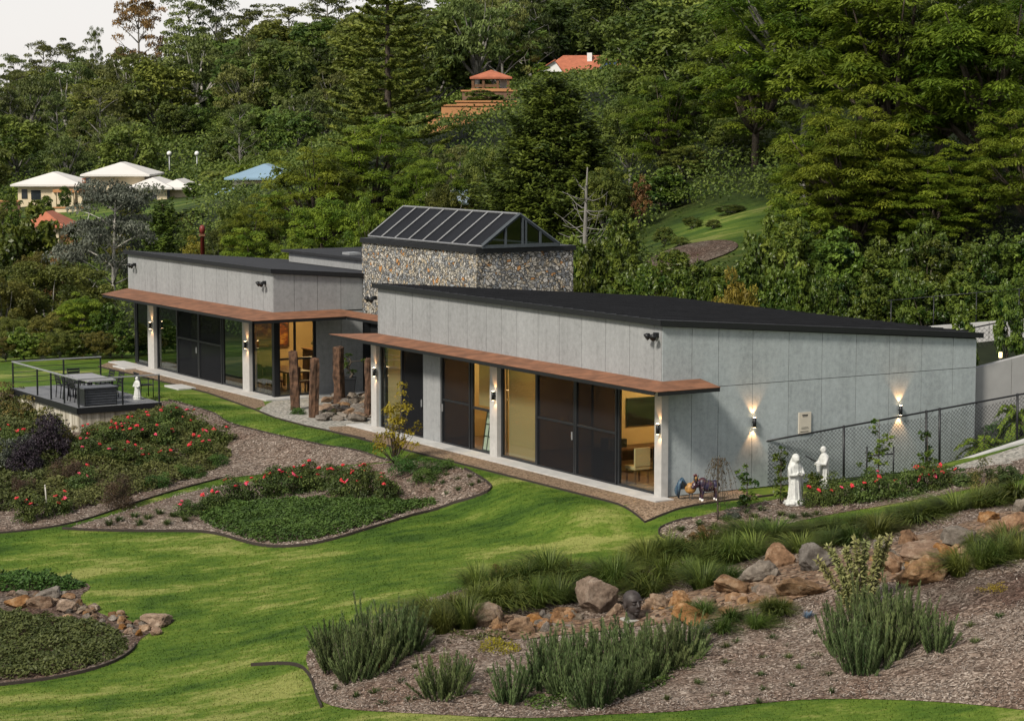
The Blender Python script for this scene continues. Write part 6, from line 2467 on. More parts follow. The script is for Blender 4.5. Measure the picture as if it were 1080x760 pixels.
# red roofed house with solar panels
y = 262.0
kk = y / FPX
t = thing('red_roofed_house', 'long house with red tiled roof, white chimney and solar panels up the hill', 'house', (X(615), y, Z(92)))
hb('wall', [(X(566), X(664), y, y + 7, Z(98), Z(77))], M['white'])
m = MB(); hip(m, X(574), X(666), y, y + 4.4, Z(77), Z(59), over=.6); rf = m.build('roof', M['red_tile'], t)
m = MB()
p = [(X(566), y - 3, Z(77)), (X(592), y - 3, Z(77)), (X(584), y - 3, Z(66))]
m.add([Vector(q) for q in p] + [Vector(q) + Vector((0, 4, 0)) for q in p], [(0, 1, 2), (5, 4, 3), (0, 2, 5, 3), (1, 4, 5, 2), (0, 3, 4, 1)])
m.build('gable', M['white'], t)
m = MB()
m.hexa([Vector(q) for q in [(X(564), y - 3.3, Z(78)), (X(585), y - 3.3, Z(65)), (X(585), y + 1, Z(65)), (X(564), y + 1, Z(78)), (X(564), y - 3.3, Z(77)), (X(585), y - 3.3, Z(64)), (X(585), y + 1, Z(64)), (X(564), y + 1, Z(77))]])
m.build('gable_roof', M['red_tile'], t)
hb('chimney', [(X(619), X(624), y + 1.2, y + 1.9, Z(70), Z(56.5))], M['white'], t)
m = MB()
r0, r1 = Z(77), Z(60)
def onroof(u, f): return Vector((X(u), y - .6 + f * 2.8, r0 + (r1 - r0) * f + .08))
m.hexa([onroof(630, .15), onroof(646, .15), onroof(651, .62), onroof(637, .62), onroof(630, .15) + Vector((0, 0, .06)), onroof(646, .15) + Vector((0, 0, .06)), onroof(651, .62) + Vector((0, 0, .06)), onroof(637, .62) + Vector((0, 0, .06))])
m.build('solar_panel', M['solar'], rf)
hb('window', [(X(600), X(606), y - .05, y + .05, Z(88), Z(80))], M['window_dark'])
hb('window', [(X(640), X(650), y - .05, y + .05, Z(88), Z(80))], M['window_dark'])
# small grey roof behind the skylight
y = 128.0
kk = y / FPX
t = thing('grey_shed', 'small pale grey roofed shed between the trees behind the skylight', 'shed', (X(487), y, z1(X(487), y) - .2))
z0_ = z1(X(487), y) - .2
hb('wall', [(X(478), X(499), y, y + 2.5, z0_, Z(214))], M['wood'])
m = MB(); m.box((X(488.5), y + 1.2, Z(208)), (1.3, 3.2, .12), 0, 0, Matrix.Rotation(.2, 3, 'X')); m.build('roof', plain('blue_grey_roof', (.2, .25, .3), .5), t)
m = MB(); m.tube([Vector((X(476), y - .5, z0_)), Vector((X(476), y - .5, Z(200)))], .03, 6); m.build('vent_pipe', M['grey_bar'], t)
# lamp posts at the foot of the wood, red post
for u, v, y, lab in [(180, 163, 256, 'pale lamp post at the foot of the wood above the cream house'), (209, 163, 258, 'pale lamp post at the foot of the wood, beside the palms')]:
    x = (u - 540) / FPX * y
    zz = CAMH - (v - 129) * y / FPX
    t = thing('street_lamp', lab, 'street lamp', (x, y, z1(x, y)))
    m = MB(); m.tube([Vector((x, y, z1(x, y) - .2)), Vector((x, y, zz))], .07, 6); m.build('pole', M['grey_bar'], t)
    m = MB(); m.ico((x, y, zz + .15), .28, 2); m.build('lamp_head', M['white'], t)
y = 128.0
x = (213.5 - 540) / FPX * y
t = thing('red_post', 'tall dark red carved post above the rear wing roof', 'post', (x, y, z1(x, y)))
ztp = CAMH - (237 - 129) * y / FPX
m = MB()
m.lathe((x, y, z1(x, y) - .2), [(0, 0), (.13, 0), (.12, ztp - z1(x, y) - .2), (.16, ztp - z1(x, y) - .18), (.16, ztp - z1(x, y) + .05), (.1, ztp - z1(x, y) + .2), (0, ztp - z1(x, y) + .22)], 10)
m.build('shaft', plain('dark_red_paint', (.16, .025, .02), .5), t)
m = MB(); m.box((x, y, ztp - .55), (.36, .36, .12)); m.build('collar', M['wood'], t)

# ------------------------------------------------------------------ undergrowth of the woods
r_ = np.random.default_rng(99)
f = Fol(99)
n = 16000
yy = 88 + (500 - 88) * r_.random(n) ** 1.15
xx = (r_.random(n) - .5) * 2 * .255 * yy
aa = (xx - C1.x) * GA.x + (yy - C1.y) * GA.y
bb = (xx - C1.x) * GB.x + (yy - C1.y) * GB.y
uu = 540 + xx / yy * FPX
ok = ~((aa > -2) & (aa < 44) & (bb > -12) & (bb < 13)) & ~((xx < -6) & (yy < 165) & (yy > 60) & (uu < 215) & (yy < 96))
ok &= ~((((xx - 9) / 3.6) ** 2 + ((yy - 102) / 10) ** 2) < 1)
ok &= ~((uu < 215) & (yy > 186) & (yy < 232)) & ~((uu > 222) & (uu < 302) & (yy > 194) & (yy < 217))
ok &= ~((uu > 450) & (uu < 548) & (yy > 195) & (yy < 232))
ok &= ~((xx > 5) & (yy < 77.5) & (bb < 14))
ok &= ~((xx > 12) & (yy < 77))
xx, yy = xx[ok], yy[ok]
zz = zt(xx, yy)
sc = .45 + yy / 300
C = np.c_[xx, yy, zz + sc * .45]
f.clumps(C, np.c_[sc, sc, sc * .75] * 1.15, 9, .001, .001)
f.P, f.T = [], []
m_ = len(C)
per = 34
ci = np.repeat(np.arange(m_), per)
d = f.sph(m_ * per)
d[:, 2] = np.abs(d[:, 2])
pos = C[ci] + d * (sc[ci] * r_.uniform(.5, 1.2, m_ * per))[:, None] * np.array([1.3, 1.3, .9])
f.quads(pos, d * .6 + np.array([0, 0, .5]) + r_.normal(size=d.shape) * .6, r_.normal(size=d.shape), (.02 + .47 * (yy / 300))[ci], (.012 + .26 * (yy / 300))[ci], np.clip(.4 + r_.normal(size=m_) * .25, 0, 1)[ci] + r_.normal(size=m_ * per) * .1)
tag(link('undergrowth', f.mesh('undergrowth'), L['bush']), kind='stuff')

# ------------------------------------------------------------------ right side: walls, rail, fence
def wall_line(name, label, p0, p1, zt0, zt1, th, mat, zb=-1.0, joints=0, cat='wall', cap=None):
    t = thing(name, label, cat, (p0[0], p0[1], min(zt0, zt1) + zb))
    d = (Vector(p1) - Vector(p0))
    ln = d.length
    d.normalize()
    q = Vector((-d.y, d.x)) * th / 2
    n = max(1, joints)
    m = MB()
    for i in range(n):
        s0, s1 = i / n * ln + (.01 if i else 0), (i + 1) / n * ln - (.01 if i < n - 1 else 0)
        a, b = Vector(p0) + d * s0, Vector(p0) + d * s1
        za, zb_ = zt0 + (zt1 - zt0) * s0 / ln, zt0 + (zt1 - zt0) * s1 / ln
        lo = min(zt0, zt1) + zb
        m.hexa([(a.x - q.x, a.y - q.y, lo), (b.x - q.x, b.y - q.y, lo), (b.x + q.x, b.y + q.y, lo), (a.x + q.x, a.y + q.y, lo),
                (a.x - q.x, a.y - q.y, za), (b.x - q.x, b.y - q.y, zb_), (b.x + q.x, b.y + q.y, zb_), (a.x + q.x, a.y + q.y, za)])
    m.build('panel', mat, t)
    return t


def xyz(u, v, y):
    p = at(u, v, y)
    return (p.x, p.y), p.z


wy0 = G(0, LB).y + .4
pa, za = xyz(1022, 389, wy0)
pb, zb2 = xyz(1150, 356, wy0 + 1.5)
wall_line('retaining_wall', 'smooth grey retaining wall running on from the blank end wall', pa, pb, za, zb2, .2, plain('smooth_concrete', (.30, .30, .295), .8, 0, .08, 2), -3, 3)
pa, za = xyz(965, 345, 76)
pb, zb2 = xyz(1160, 330, 76)
wall_line('boundary_wall', 'pale boundary wall behind the retaining wall with shrubs before it', pa, pb, za, zb2, .15, M['paleconc'], -2.5, 5)
y = 76
t = thing('bollard_light', 'small lit bollard light on top of the grey retaining wall', 'bollard light', at(1055, 382, 65.5))
p = t.location
m = MB(); m.lathe(p, [(0, -.1), (.06, -.1), (.06, .14), (0, .14)], 12); m.build('base', M['black'], t)
m = MB(); m.lathe(p + Vector((0, 0, .142)), [(0, 0), (.05, 0), (.05, .16), (0, .16)], 12); m.build('lens', emit_mat('bollard_glow', (1, .8, .4), 2.2), t)
m = MB(); m.lathe(p + Vector((0, 0, .304)), [(0, 0), (.065, 0), (.065, .03), (0, .04)], 12); m.build('cap', M['black'], t)
# hand rail up the bank
t = thing('hand_rail', 'thin grey hand rail in front of the hedge at upper right', 'rail', at(938, 330, 76.4))
m = MB(); m.tube([at(936, 317, 76.4), at(1160, 297, 76.4)], .014, 6); m.build('rail', M['dark'], t)
for u in (940, 985, 1030, 1075, 1120):
    pt = at(u, 317 - (u - 936) * .0893, 76.4)
    m = MB(); m.tube([Vector((pt.x, pt.y, z1(pt.x, pt.y) - .2)), pt], .022, 6); m.build('post', M['black'], t)


def wire_fence(name, label, top, low, posts, pitch=.11, wr=.0055, cat='fence', solid_low=True):
    """top / low: polylines of 3D points over the same stations; posts: station fractions"""
    t = thing(name, label, cat, low[0])
    def lerp(pl, s):
        k = s * (len(pl) - 1)
        i = min(len(pl) - 2, int(k))
        return Vector(pl[i]).lerp(Vector(pl[i + 1]), k - i)
    ln = sum((Vector(low[i + 1]) - Vector(low[i])).length for i in range(len(low) - 1))
    m = MB()
    N = 260
    hts = [(lerp(top, i / N) - lerp(low, i / N)).length for i in range(N + 1)]
    hm = max(hts)
    for sg in (1, -1):
        c0 = -hm if sg > 0 else 0
        c = c0
        while c < ln + (hm if sg < 0 else 0):
            # wire: along = c + sg * height
            pts = []
            K = 10
            for i in range(K + 1):
                h = hm * i / K
                s = (c + sg * h) / ln
                if 0 <= s <= 1:
                    a, b = lerp(low, s), lerp(top, s)
                    L_ = (b - a).length
                    if h <= L_: pts.append(a + (b - a) * (h / L_))
            if len(pts) >= 2: m.tube([pts[0], pts[-1]] if len(low) == 2 else pts, wr, 3, cap=False)
            c += pitch
    m.build('wire_mesh', M['black'], t)
    m = MB(); m.tube(top, .028, 6); m.build('top_rail', M['black'], t)
    m = MB(); m.tube([Vector(q) + Vector((0, 0, .04)) for q in low], .015, 5); m.build('bottom_rail', M['black'], t)
    for s in posts:
        a, b = lerp(low, s), lerp(top, s)
        m = MB(); m.tube([a - Vector((0, 0, .3)), b + Vector((0, 0, .04))], .035, 6); m.build('post', M['black'], t)
    return t


yf = lambda u: 58.9 + (u - 792) / 288 * 1.6
st = [792, 840, 890, 940, 985, 1032, 1080, 1150]
lowv = [520, 514, 508, 501, 494, 479, 465, 443]
topv = [468 - (u - 792) * .184 for u in st]
top = [at(u, v, yf(u)) for u, v in zip(st, topv)]
low = [at(u, v, yf(u)) for u, v in zip(st, lowv)]
frac = lambda u: next((i + (u - st[i]) / (st[i + 1] - st[i])) / (len(st) - 1) for i in range(len(st) - 1) if st[i] <= u <= st[i + 1])
wire_fence('wire_fence', 'black chain link fence rising before the blank end wall', top, low, [frac(u) for u in (792, 890, 977, 991, 1073, 1150)])
yb = 75.2
wire_fence('upper_wire_fence', 'dark chain link fence before the pale boundary wall', [at(1005, 350, yb), at(1160, 318, yb)], [at(1005, 386, yb), at(1160, 372, yb)], [0, .35, .7, 1.0], .16, .006)
# kerb and low wall
pa, za = xyz(988, 493, 59.8)
pb, zb2 = xyz(1150, 441, 60.7)
wall_line('concrete_kerb', 'pale concrete kerb under the right end of the wire fence', pa, pb, za, zb2, .25, M['paleconc'], -.6, 1, 'kerb')
pa, za = xyz(787, 526, 58.0)
pb, zb2 = xyz(850, 515, 58.7)
wall_line('low_wall', 'low smooth concrete wall at the foot of the fence behind the veiled statue', pa, pb, za, zb2, .15, M['paleconc'], -.8, 1)
# tree support frame
p = gp(926, 508)
t = thing('plant_support', 'dark timber frame holding up the bushy young tree', 'frame', p)
m = MB()
for dx in (-.32, .38):
    m = MB(); m.tube([p + Vector((dx, -.1, -.1)), p + Vector((dx, -.1, .95))], .022, 5); m.build('post', M['black'], t)
m = MB(); m.tube([p + Vector((-.32, -.1, .72)), p + Vector((.38, -.1, .76))], .02, 5); m.build('rail', M['black'], t)
for u, v, w, lab in [(1040, 470, 64, 'large green tree fern behind the right end of the fence'), (1078, 455, 50, 'second green tree fern at the right frame edge')]:
    x, y = (u - 540) / FPX * 62, 62.0
    plant_at('fern', x, y, rng.random() * 6, w * 62 / FPX / PROTO['fern']['Wd'], .55 if u < 1060 else .8, lab, 'tree fern')
put('greenmound', 1042, 468, 60, 24, 'low green mound behind the fence below the tree fern', 'shrub')
# ------------------------------------------------------------------ courtyard
M['old_timber'] = plain('weathered_timber', (.075, .04, .023), .9, 0, .85, 6, .9)
r_ = np.random.default_rng(71)
for u, v, vt, w, lab in [(310.5, 432, 371, 11, 'tallest looking rough timber post, standing first from the glass corner'), (331.5, 440, 378, 11, 'rough timber post standing nearest to the lawn in the courtyard'), (358, 427, 366, 11.5, 'rough timber post directly before the dark planter'),
                         (389, 440, 378, 10, 'rough timber post half behind the front wing pilaster')]:
    p = on_z(u, v, 0)
    s = p.y / FPX
    h = (v - vt) * s
    t = thing('timber_post', lab, 'post', p, 'old timber posts standing in the courtyard')
    rg = []
    ph = r_.random() * 6
    n = 16
    for i in range(9):
        z = h * i / 8
        rr = w * s / 2 * (1.02 - .1 * i / 8 + r_.normal() * .025)
        lean = Vector((.03 * math.sin(ph + i * .3), .02, 0))
        rg.append([p + lean + Vector(((rr * .86 / max(abs(math.cos(6.283 * k / n)), abs(math.sin(6.283 * k / n))) ** .8 + r_.normal() * .014) * math.cos(6.283 * k / n + ph), (rr * .8 / max(abs(math.cos(6.283 * k / n)), abs(math.sin(6.283 * k / n))) ** .8 + r_.normal() * .014) * math.sin(6.283 * k / n + ph), z - (.05 if i == 0 else 0) + (r_.normal() * .02 if i == 8 else 0))) for k in range(n)])
    m = MB()
    m.rings(rg, smooth=False)
    m.build('shaft', M['old_timber'], t)
    m = MB()
    c = sum(rg[-1], Vector()) / n
    m.rings([[c + (q - c) * 1.0 + Vector((0, 0, .004)) for q in rg[-1]], [c + (q - c) * .55 + Vector((0, 0, .05 + r_.normal() * .01)) for q in rg[-1]]], smooth=False)
    m.build('weathered_top', M['old_timber'], t)
p = on_z(369, 421, 0)
t = thing('planter', 'tall dark square planter before the grey courtyard wall', 'planter', p)
m = MB()
rg = [[p + Vector((a * w, b * w, z)) for a, b in ((-1, -1), (1, -1), (1, 1), (-1, 1))] for w, z in ((.15, 0), (.2, .72), (.22, .72), (.22, .78), (.17, .78), (.16, .7))]
m.rings(rg, smooth=False)
m.build('pot', M['dark'], t)
m = MB(); m.box(p + Vector((0, 0, .71)), (.3, .3, .02)); m.build('soil', M['mulch_dark'], t)
t2 = thing('bonsai', 'small dark bonsai tree growing in the square planter', 'bonsai', p + Vector((0, 0, .72)))
m = MB()
f = Fol(9)
b0_ = p + Vector((0, 0, .7))
pts = [b0_, b0_ + Vector((.1, 0, .2)), b0_ + Vector((-.06, 0, .4)), b0_ + Vector((.06, 0, .62)), b0_ + Vector((-.05, 0, .8))]
m.tube(pts, [.06, .05, .04, .03, .015], 6)
C = []
for i in range(11):
    q = pts[1 + i % 4] + Vector((r_.normal() * .2, r_.normal() * .12, r_.random() * .15))
    m.tube([pts[1 + i % 4], q], [.015, .006], 4)
    C.append(q - t2.location)
f.clumps(np.array([list(q) for q in C]), np.array([.13, .12, .07]), 50, .06, .035, 'leafy')
m.build('trunk', M['bark'], t2)
link('foliage', f.mesh('foliage'), L['dark'], t2)
CG = 'flat stones laid round the timber posts'
for i in range(44):
    u = rng.uniform(338, 396)
    v = rng.uniform(418, 447) if u > 352 else rng.uniform(424, 444)
    rock(u, v, rng.uniform(9, 20), rng.uniform(5, 9), ('rock_grey', 'rock_tan', 'rock_grey')[i % 3], 'flat grey stone in the stone bed round the courtyard posts', CG, 'stone')
put('greenmound', 312, 437, 20, 9, 'small green cushion plant at the foot of the first timber post', 'plant')
put('greenmound', 345, 438, 16, 8, 'small green cushion plant between two timber posts', 'plant')
# stepping slabs
for u, v, lab in [(190, 409, 'pale flat slab in the gravel path before the dark screen doors'), (134, 388, 'pale flat slab in the gravel path at the far end of the rear wing'), (392, 452, 'pale flat slab at the courtyard end of the front apron')]:
    p = on_z(u, v, 0)
    t = MB().box(p + Vector((0, 0, .03)), (1.3, .7, .07), ROTG + 1.57)
    tag(t.build('stepping_slab', M['paleconc'], bevel=.015), lab, 'slab')

# ------------------------------------------------------------------ deck
D1 = ab(on_z(82, 430, .05))
D2 = ab(on_z(25, 408, .05))
D3 = ab(on_z(163, 422, .05))
da0, da1, db0, db1 = D1[0], D2[0], D1[1], D3[1]
print('deck', da0, da1, db0, db1)
t = thing('deck', 'raised grey deck on a pale concrete wall above the rose slope', 'deck', G(da0, db0, -1))
m = MB()
nb = 26
for i in range(nb):
    b0_, b1_ = db0 + (db1 - db0) * i / nb, db0 + (db1 - db0) * (i + 1) / nb
    m.g(da0, da1, b0_ + .004, b1_ - .004, .01, .05)
m.build('boards', plain('grey_boards', (.15, .155, .165), .6, 0, .15, 4), t)
m = MB()
m.g(da0 - .04, da0 - .004, db0 - .04, db1, -.16, .045)
m.g(da0 - .04, da1, db0 - .04, db0 - .004, -.16, .045)
m.build('fascia', M['black'], t)
m = MB()
m.g(da0 + .06, da1 - .1, db0 + .06, db1 - .1, -1.7, -.02)
def m_stained():
    q = NT('stained_concrete')
    pz = q.pos(scale=(2.2, 2.2, .12))
    c = q.ramp(q.noise(pz, 2.4, 4, .6), [(.35, (.17, .15, .11)), (.5, (.38, .35, .28)), (.65, (.5, .47, .4))])
    q.set(c, .9)
    return q.mat
m.build('wall', m_stained(), t)
rail = thing('deck_railing', 'dark railing with thin wires round the deck', 'railing', G(da0, db0, .05))
def rpost(a, b):
    m = MB(); m.g(a - .025, a + .025, b - .025, b + .025, .05, .98); m.build('post', M['dark'], rail)
e = .06
pa_ = [on_b(u, 410, db0 + e)[0] for u in (39.5, 53.8, 67.7)]
for a in [da0 + e] + sorted(pa_) + [da1 - e]: rpost(a, db0 + e)
for u in (129, 169): rpost(da0 + e, min(on_a(u, 400, da0 + e)[0], db1 - .05))
bk = [on_a(u, 385, da1 - e)[0] for u in (67, 106)]
for b in bk: rpost(da1 - e, b)
m = MB()
m.g(da0 + e - .03, da1 - e + .03, db0 + e - .03, db0 + e + .03, .98, 1.02)
m.g(da0 + e - .03, da0 + e + .03, db0 + e + .035, db1 - .02, .98, 1.02)
m.g(da1 - e - .03, da1 - e + .03, db0 + e + .035, bk[1] + .03, .98, 1.02)
m.build('top_rail', M['grey_bar'], rail)
for z in (.25, .43, .61, .79):
    m = MB()
    m.tube([G(da1 - e, db0 + e, z), G(da1 - e, bk[1], z)], .012, 4)
    m.build('wire', M['dark'], rail)
# louvred box
la0, _ = on_z(88, 427, .05), 0
l0 = ab(on_z(90, 426.5, .05)); l1 = ab(on_z(124, 424, .05))
la, lb0, lb1 = da0 + .22, on_a(89, 415, da0 + .2)[0], on_a(124.5, 415, da0 + .2)[0]
t = thing('louvred_box', 'dark louvred storage box at the front edge of the deck', 'storage box', G(la, lb0, .05))
m = MB()
m.g(la + .03, la + .75, lb0 + .02, lb1 - .02, .05, .62)
m.build('body', M['dark'], t)
for i in range(6):
    m = MB(); m.g(la - .005, la + .02, lb0 + .06, lb1 - .06, .09 + i * .088, .155 + i * .088); m.build('slat', plain('slat_paint', (.05, .055, .065), .4) if i == 0 else bpy.data.materials['slat_paint'], t)
m = MB(); m.g(la - .03, la + .8, lb0 - .02, lb1 + .02, .622, .67); m.build('lid', plain('lid_paint', (.075, .08, .09), .4), t)
# table and chairs
ta, tb = ab(on_z(95, 397, .8))
TAM = plain('grey_table', (.26, .26, .27), .5, 0, .08, 4)
t = thing('outdoor_table', 'long grey outdoor table on the deck', 'table', G(ta, tb, .05))
m = MB(); m.g(ta - 1.15, ta + 1.15, tb - .5, tb + .5, .74, .79); m.build('tabletop', TAM, t)
for sa in (-1, 1):
    for sb in (-1, 1):
        m = MB(); m.g(ta + sa * 1.0 - .03, ta + sa * 1.0 + .03, tb + sb * .42 - .03, tb + sb * .42 + .03, .05, .738); m.build('leg', M['dark'], t)


def chair(a, b, rz, label, arms=True, group='dark outdoor chairs round the deck table'):
    p = G(a, b, .05)
    t = thing('outdoor_chair', label, 'chair', p, group)
    Mz = Matrix.Rotation(rz + ROTG, 3, 'Z')
    q = lambda x, y, z: p + Mz @ Vector((x, y, z))
    m = MB()
    for i in range(5): m.box(q(0, -.2 + i * .1, .44), (.46, .08, .025), 0, 0, Mz)
    m.build('seat', M['black'], t)
    m = MB()
    for i in range(4): m.box(q(0, .25 + i * .02, .55 + i * .1), (.46, .02, .075), 0, 0, Mz)
    m.build('backrest', M['black'], t)
    for x in (-.22, .22):
        m = MB(); m.tube([q(x, -.22, 0), q(x, -.22, .64)], .018, 5); m.build('leg', M['black'], t)
        m = MB(); m.tube([q(x, .26, 0), q(x, .22, .43), q(x, .32, .9)], .018, 5); m.build('leg', M['black'], t)
        m = MB(); m.box(q(x, 0, .655), (.05, .5, .025), 0, 0, Mz); m.build('armrest', M['black'], t)
    return t


# local +y of a chair is its back; frame x = GB, y = ... after ROTG rotation x -> GB, y -> GA
for a, b, rz, lab in [(ta + .65, tb - .68, math.pi / 2, 'dark outdoor chair at the valley side of the deck table, farther one'), (ta - .1, tb - .7, math.pi / 2, 'dark outdoor chair at the valley side of the deck table, middle one'), (ta - .75, tb - .68, math.pi / 2, 'dark outdoor chair at the valley side of the deck table, nearer one'),
                      (ta - .45, tb + .68, -math.pi / 2, 'dark outdoor chair at the house side of the deck table, nearer one'), (ta + .45, tb + .68, -math.pi / 2, 'dark outdoor chair at the house side of the deck table, farther one'), (ta + 1.35, tb, 0, 'dark outdoor chair at the far head of the deck table')]:
    chair(a, b, rz, lab)
ca, cb = ab(on_z(157, 420, .05))
chair(ca + .35, cb, math.pi * .5, 'dark armchair standing alone beside the white statue on the deck')


# ------------------------------------------------------------------ statues
M['marble'] = plain('white_stone', (.5, .51, .49), .7, 0, .22, 9, .3)


def robe(mb, p, h, yaw, prof, folds=9, fd=.05, lean=0.0, n=40):
    rg = []
    for z, rx, ry, ox, oy in prof:
        ring = []
        for k in range(n):
            t = 2 * math.pi * k / n
            w = 1 + fd * (1 - .75 * z) * math.sin(folds * t + 3 * z) + fd * .5 * math.sin(2.3 * folds * t + 7 * z)
            v = Vector((rx * math.cos(t) * w + ox, ry * math.sin(t) * w + oy, z)) * h
            ring.append(p + Matrix.Rotation(yaw, 3, 'Z') @ v)
        rg.append(ring)
    mb.rings(rg)


def remesh(o, vox):
    md = o.modifiers.new('remesh', 'REMESH')
    md.mode = 'VOXEL'
    md.voxel_size = vox
    md.use_smooth_shade = True
    md = o.modifiers.new('smooth', 'SMOOTH')
    md.iterations = 2


def arm(mb, pts, r): mb.tube(pts, r, 8)


def statue(p, h, yaw, label, kind):
    t = thing('statue', label, 'statue', p)
    Rz = Matrix.Rotation(yaw, 3, 'Z')
    q = lambda x, y, z: p + Rz @ (Vector((x, y, z)) * h)
    m = MB()
    if kind == 'veiled':
        z0 = .17
        robe(m, p, h, yaw, [(.12, .15, .13, 0, 0), (.2, .135, .12, 0, 0), (.35, .12, .105, 0, 0), (.5, .115, .10, 0, 0), (.62, .125, .10, 0, .0), (.72, .135, .095, 0, .005), (.78, .125, .085, 0, .0), (.82, .07, .065, 0, -.015), (.85, .055, .06, 0, -.03)], 9, .11)
        m.ico(q(0, -.05, .905), (.062 * h, .07 * h, .082 * h), 3, Rz)
        m.ico(q(0, -.02, .92), (.078 * h, .08 * h, .088 * h), 3, Rz)          # veil
        robe(m, p, h, yaw, [(.45, .10, .05, 0, .075), (.6, .115, .06, 0, .07), (.75, .12, .07, 0, .055), (.86, .085, .07, 0, .03), (.93, .07, .06, 0, .0)], 7, .06)
        for s in (-1, 1):
            arm(m, [q(.12 * s, 0, .74), q(.14 * s, -.07, .6), q(.05 * s, -.15, .62), q(.015 * s, -.16, .68)], [.045 * h, .042 * h, .036 * h, .022 * h])
        m.tube([q(.13, -.03, .6), q(.17, 0, .4), q(.19, .03, .2)], [.03 * h, .02 * h, .015 * h], 6)
        m.ico(q(0, -.115, .895), (.012 * h, .02 * h, .016 * h), 2, Rz)
        b = MB()
        r2 = np.random.default_rng(3)
        for k in range(26):
            a = k * 2.4
            rr = .06 + .13 * (k / 26)
            b.ico(q(rr * math.cos(a), rr * math.sin(a), .05 + .08 * (1 - k / 26)), (.06 * h, .055 * h, .05 * h), 2)
        b.lathe(p, [(0, -.02), (.19 * h, -.02), (.18 * h, .05 * h), (.12 * h, .13 * h), (0, .14 * h)], 24)
    elif kind == 'monk':
        robe(m, p, h, yaw, [(.06, .125, .11, 0, 0), (.15, .12, .105, 0, 0), (.4, .115, .10, 0, 0), (.55, .12, .10, 0, 0), (.7, .135, .095, 0, 0), (.78, .125, .085, 0, 0), (.825, .06, .055, 0, -.01), (.86, .048, .05, 0, -.02)], 8, .13)
        m.ico(q(0, -.03, .915), (.062 * h, .072 * h, .085 * h), 3, Rz)
        m.ico(q(0, -.1, .905), (.013 * h, .02 * h, .016 * h), 2, Rz)
        for s in (-1, 1): m.ico(q(.062 * s, -.02, .905), (.01 * h, .018 * h, .03 * h), 2, Rz)
        arm(m, [q(.12, 0, .75), q(.15, -.06, .6), q(.1, -.2, .62), q(.07, -.26, .645)], [.05 * h, .05 * h, .055 * h, .025 * h])
        arm(m, [q(-.12, 0, .75), q(-.15, -.06, .6), q(-.05, -.18, .58), q(.02, -.24, .6)], [.05 * h, .05 * h, .05 * h, .025 * h])
        m.tube([q(.1, -.2, .6), q(.09, -.19, .45), q(.07, -.14, .36)], [.06 * h, .045 * h, .02 * h], 8)
        b = MB()
        b.lathe(p, [(0, -.05), (.16 * h, -.05), (.16 * h, .04 * h), (.13 * h, .07 * h), (0, .075 * h)], 24)
    else:
        robe(m, p, h, yaw, [(.16, .16, .14, 0, 0), (.25, .15, .13, 0, 0), (.45, .12, .11, 0, 0), (.6, .125, .10, 0, 0), (.72, .14, .10, 0, 0), (.78, .12, .085, 0, 0), (.82, .06, .055, 0, 0)], 9, .07)
        m.ico(q(0, -.01, .885), (.07 * h, .075 * h, .085 * h), 3, Rz)
        m.ico(q(0, .0, .965), (.045 * h, .045 * h, .05 * h), 3, Rz)
        for s in (-1, 1): arm(m, [q(.12 * s, 0, .74), q(.17 * s, -.03, .58), q(.08 * s, -.15, .56)], [.045 * h, .05 * h, .03 * h])
        arm(m, [q(.1, -.1, .56), q(.22, -.12, .55)], [.03 * h, .03 * h])
        b = MB()
        for k in range(12):
            a = 6.283 * k / 12
            b.ico(q(.13 * math.cos(a), .13 * math.sin(a), .1), (.06 * h, .06 * h, .07 * h), 2)
        b.lathe(p, [(0, 0), (.19 * h, 0), (.17 * h, .06 * h), (.13 * h, .16 * h), (0, .17 * h)], 24)
    fg = m.build('figure', M['marble'], t)
    remesh(fg, .009 * max(h, .8))
    bs = b.build('base', M['marble'], t)
    remesh(bs, .012)
    return t, q


p = gp(838, 533)
statue(p, 56 * p.y / FPX, R(25), 'white stone statue of a veiled robed woman on a cloud shaped base', 'veiled')
p = gp(869, 516)
stt, q = statue(p, 47 * p.y / FPX, R(-70), 'white stone statue of a shaven headed monk before the wire fence', 'monk')
m = MB()
m.tube([q(.04, -.18, .63), q(.06, -.5, .80)], .018, 6)
m.build('staff', M['black'], stt)
p = on_z(145, 421, .05)
statue(p, 25 * p.y / FPX, R(-40), 'small white stone statue at the front edge of the deck', 'small')

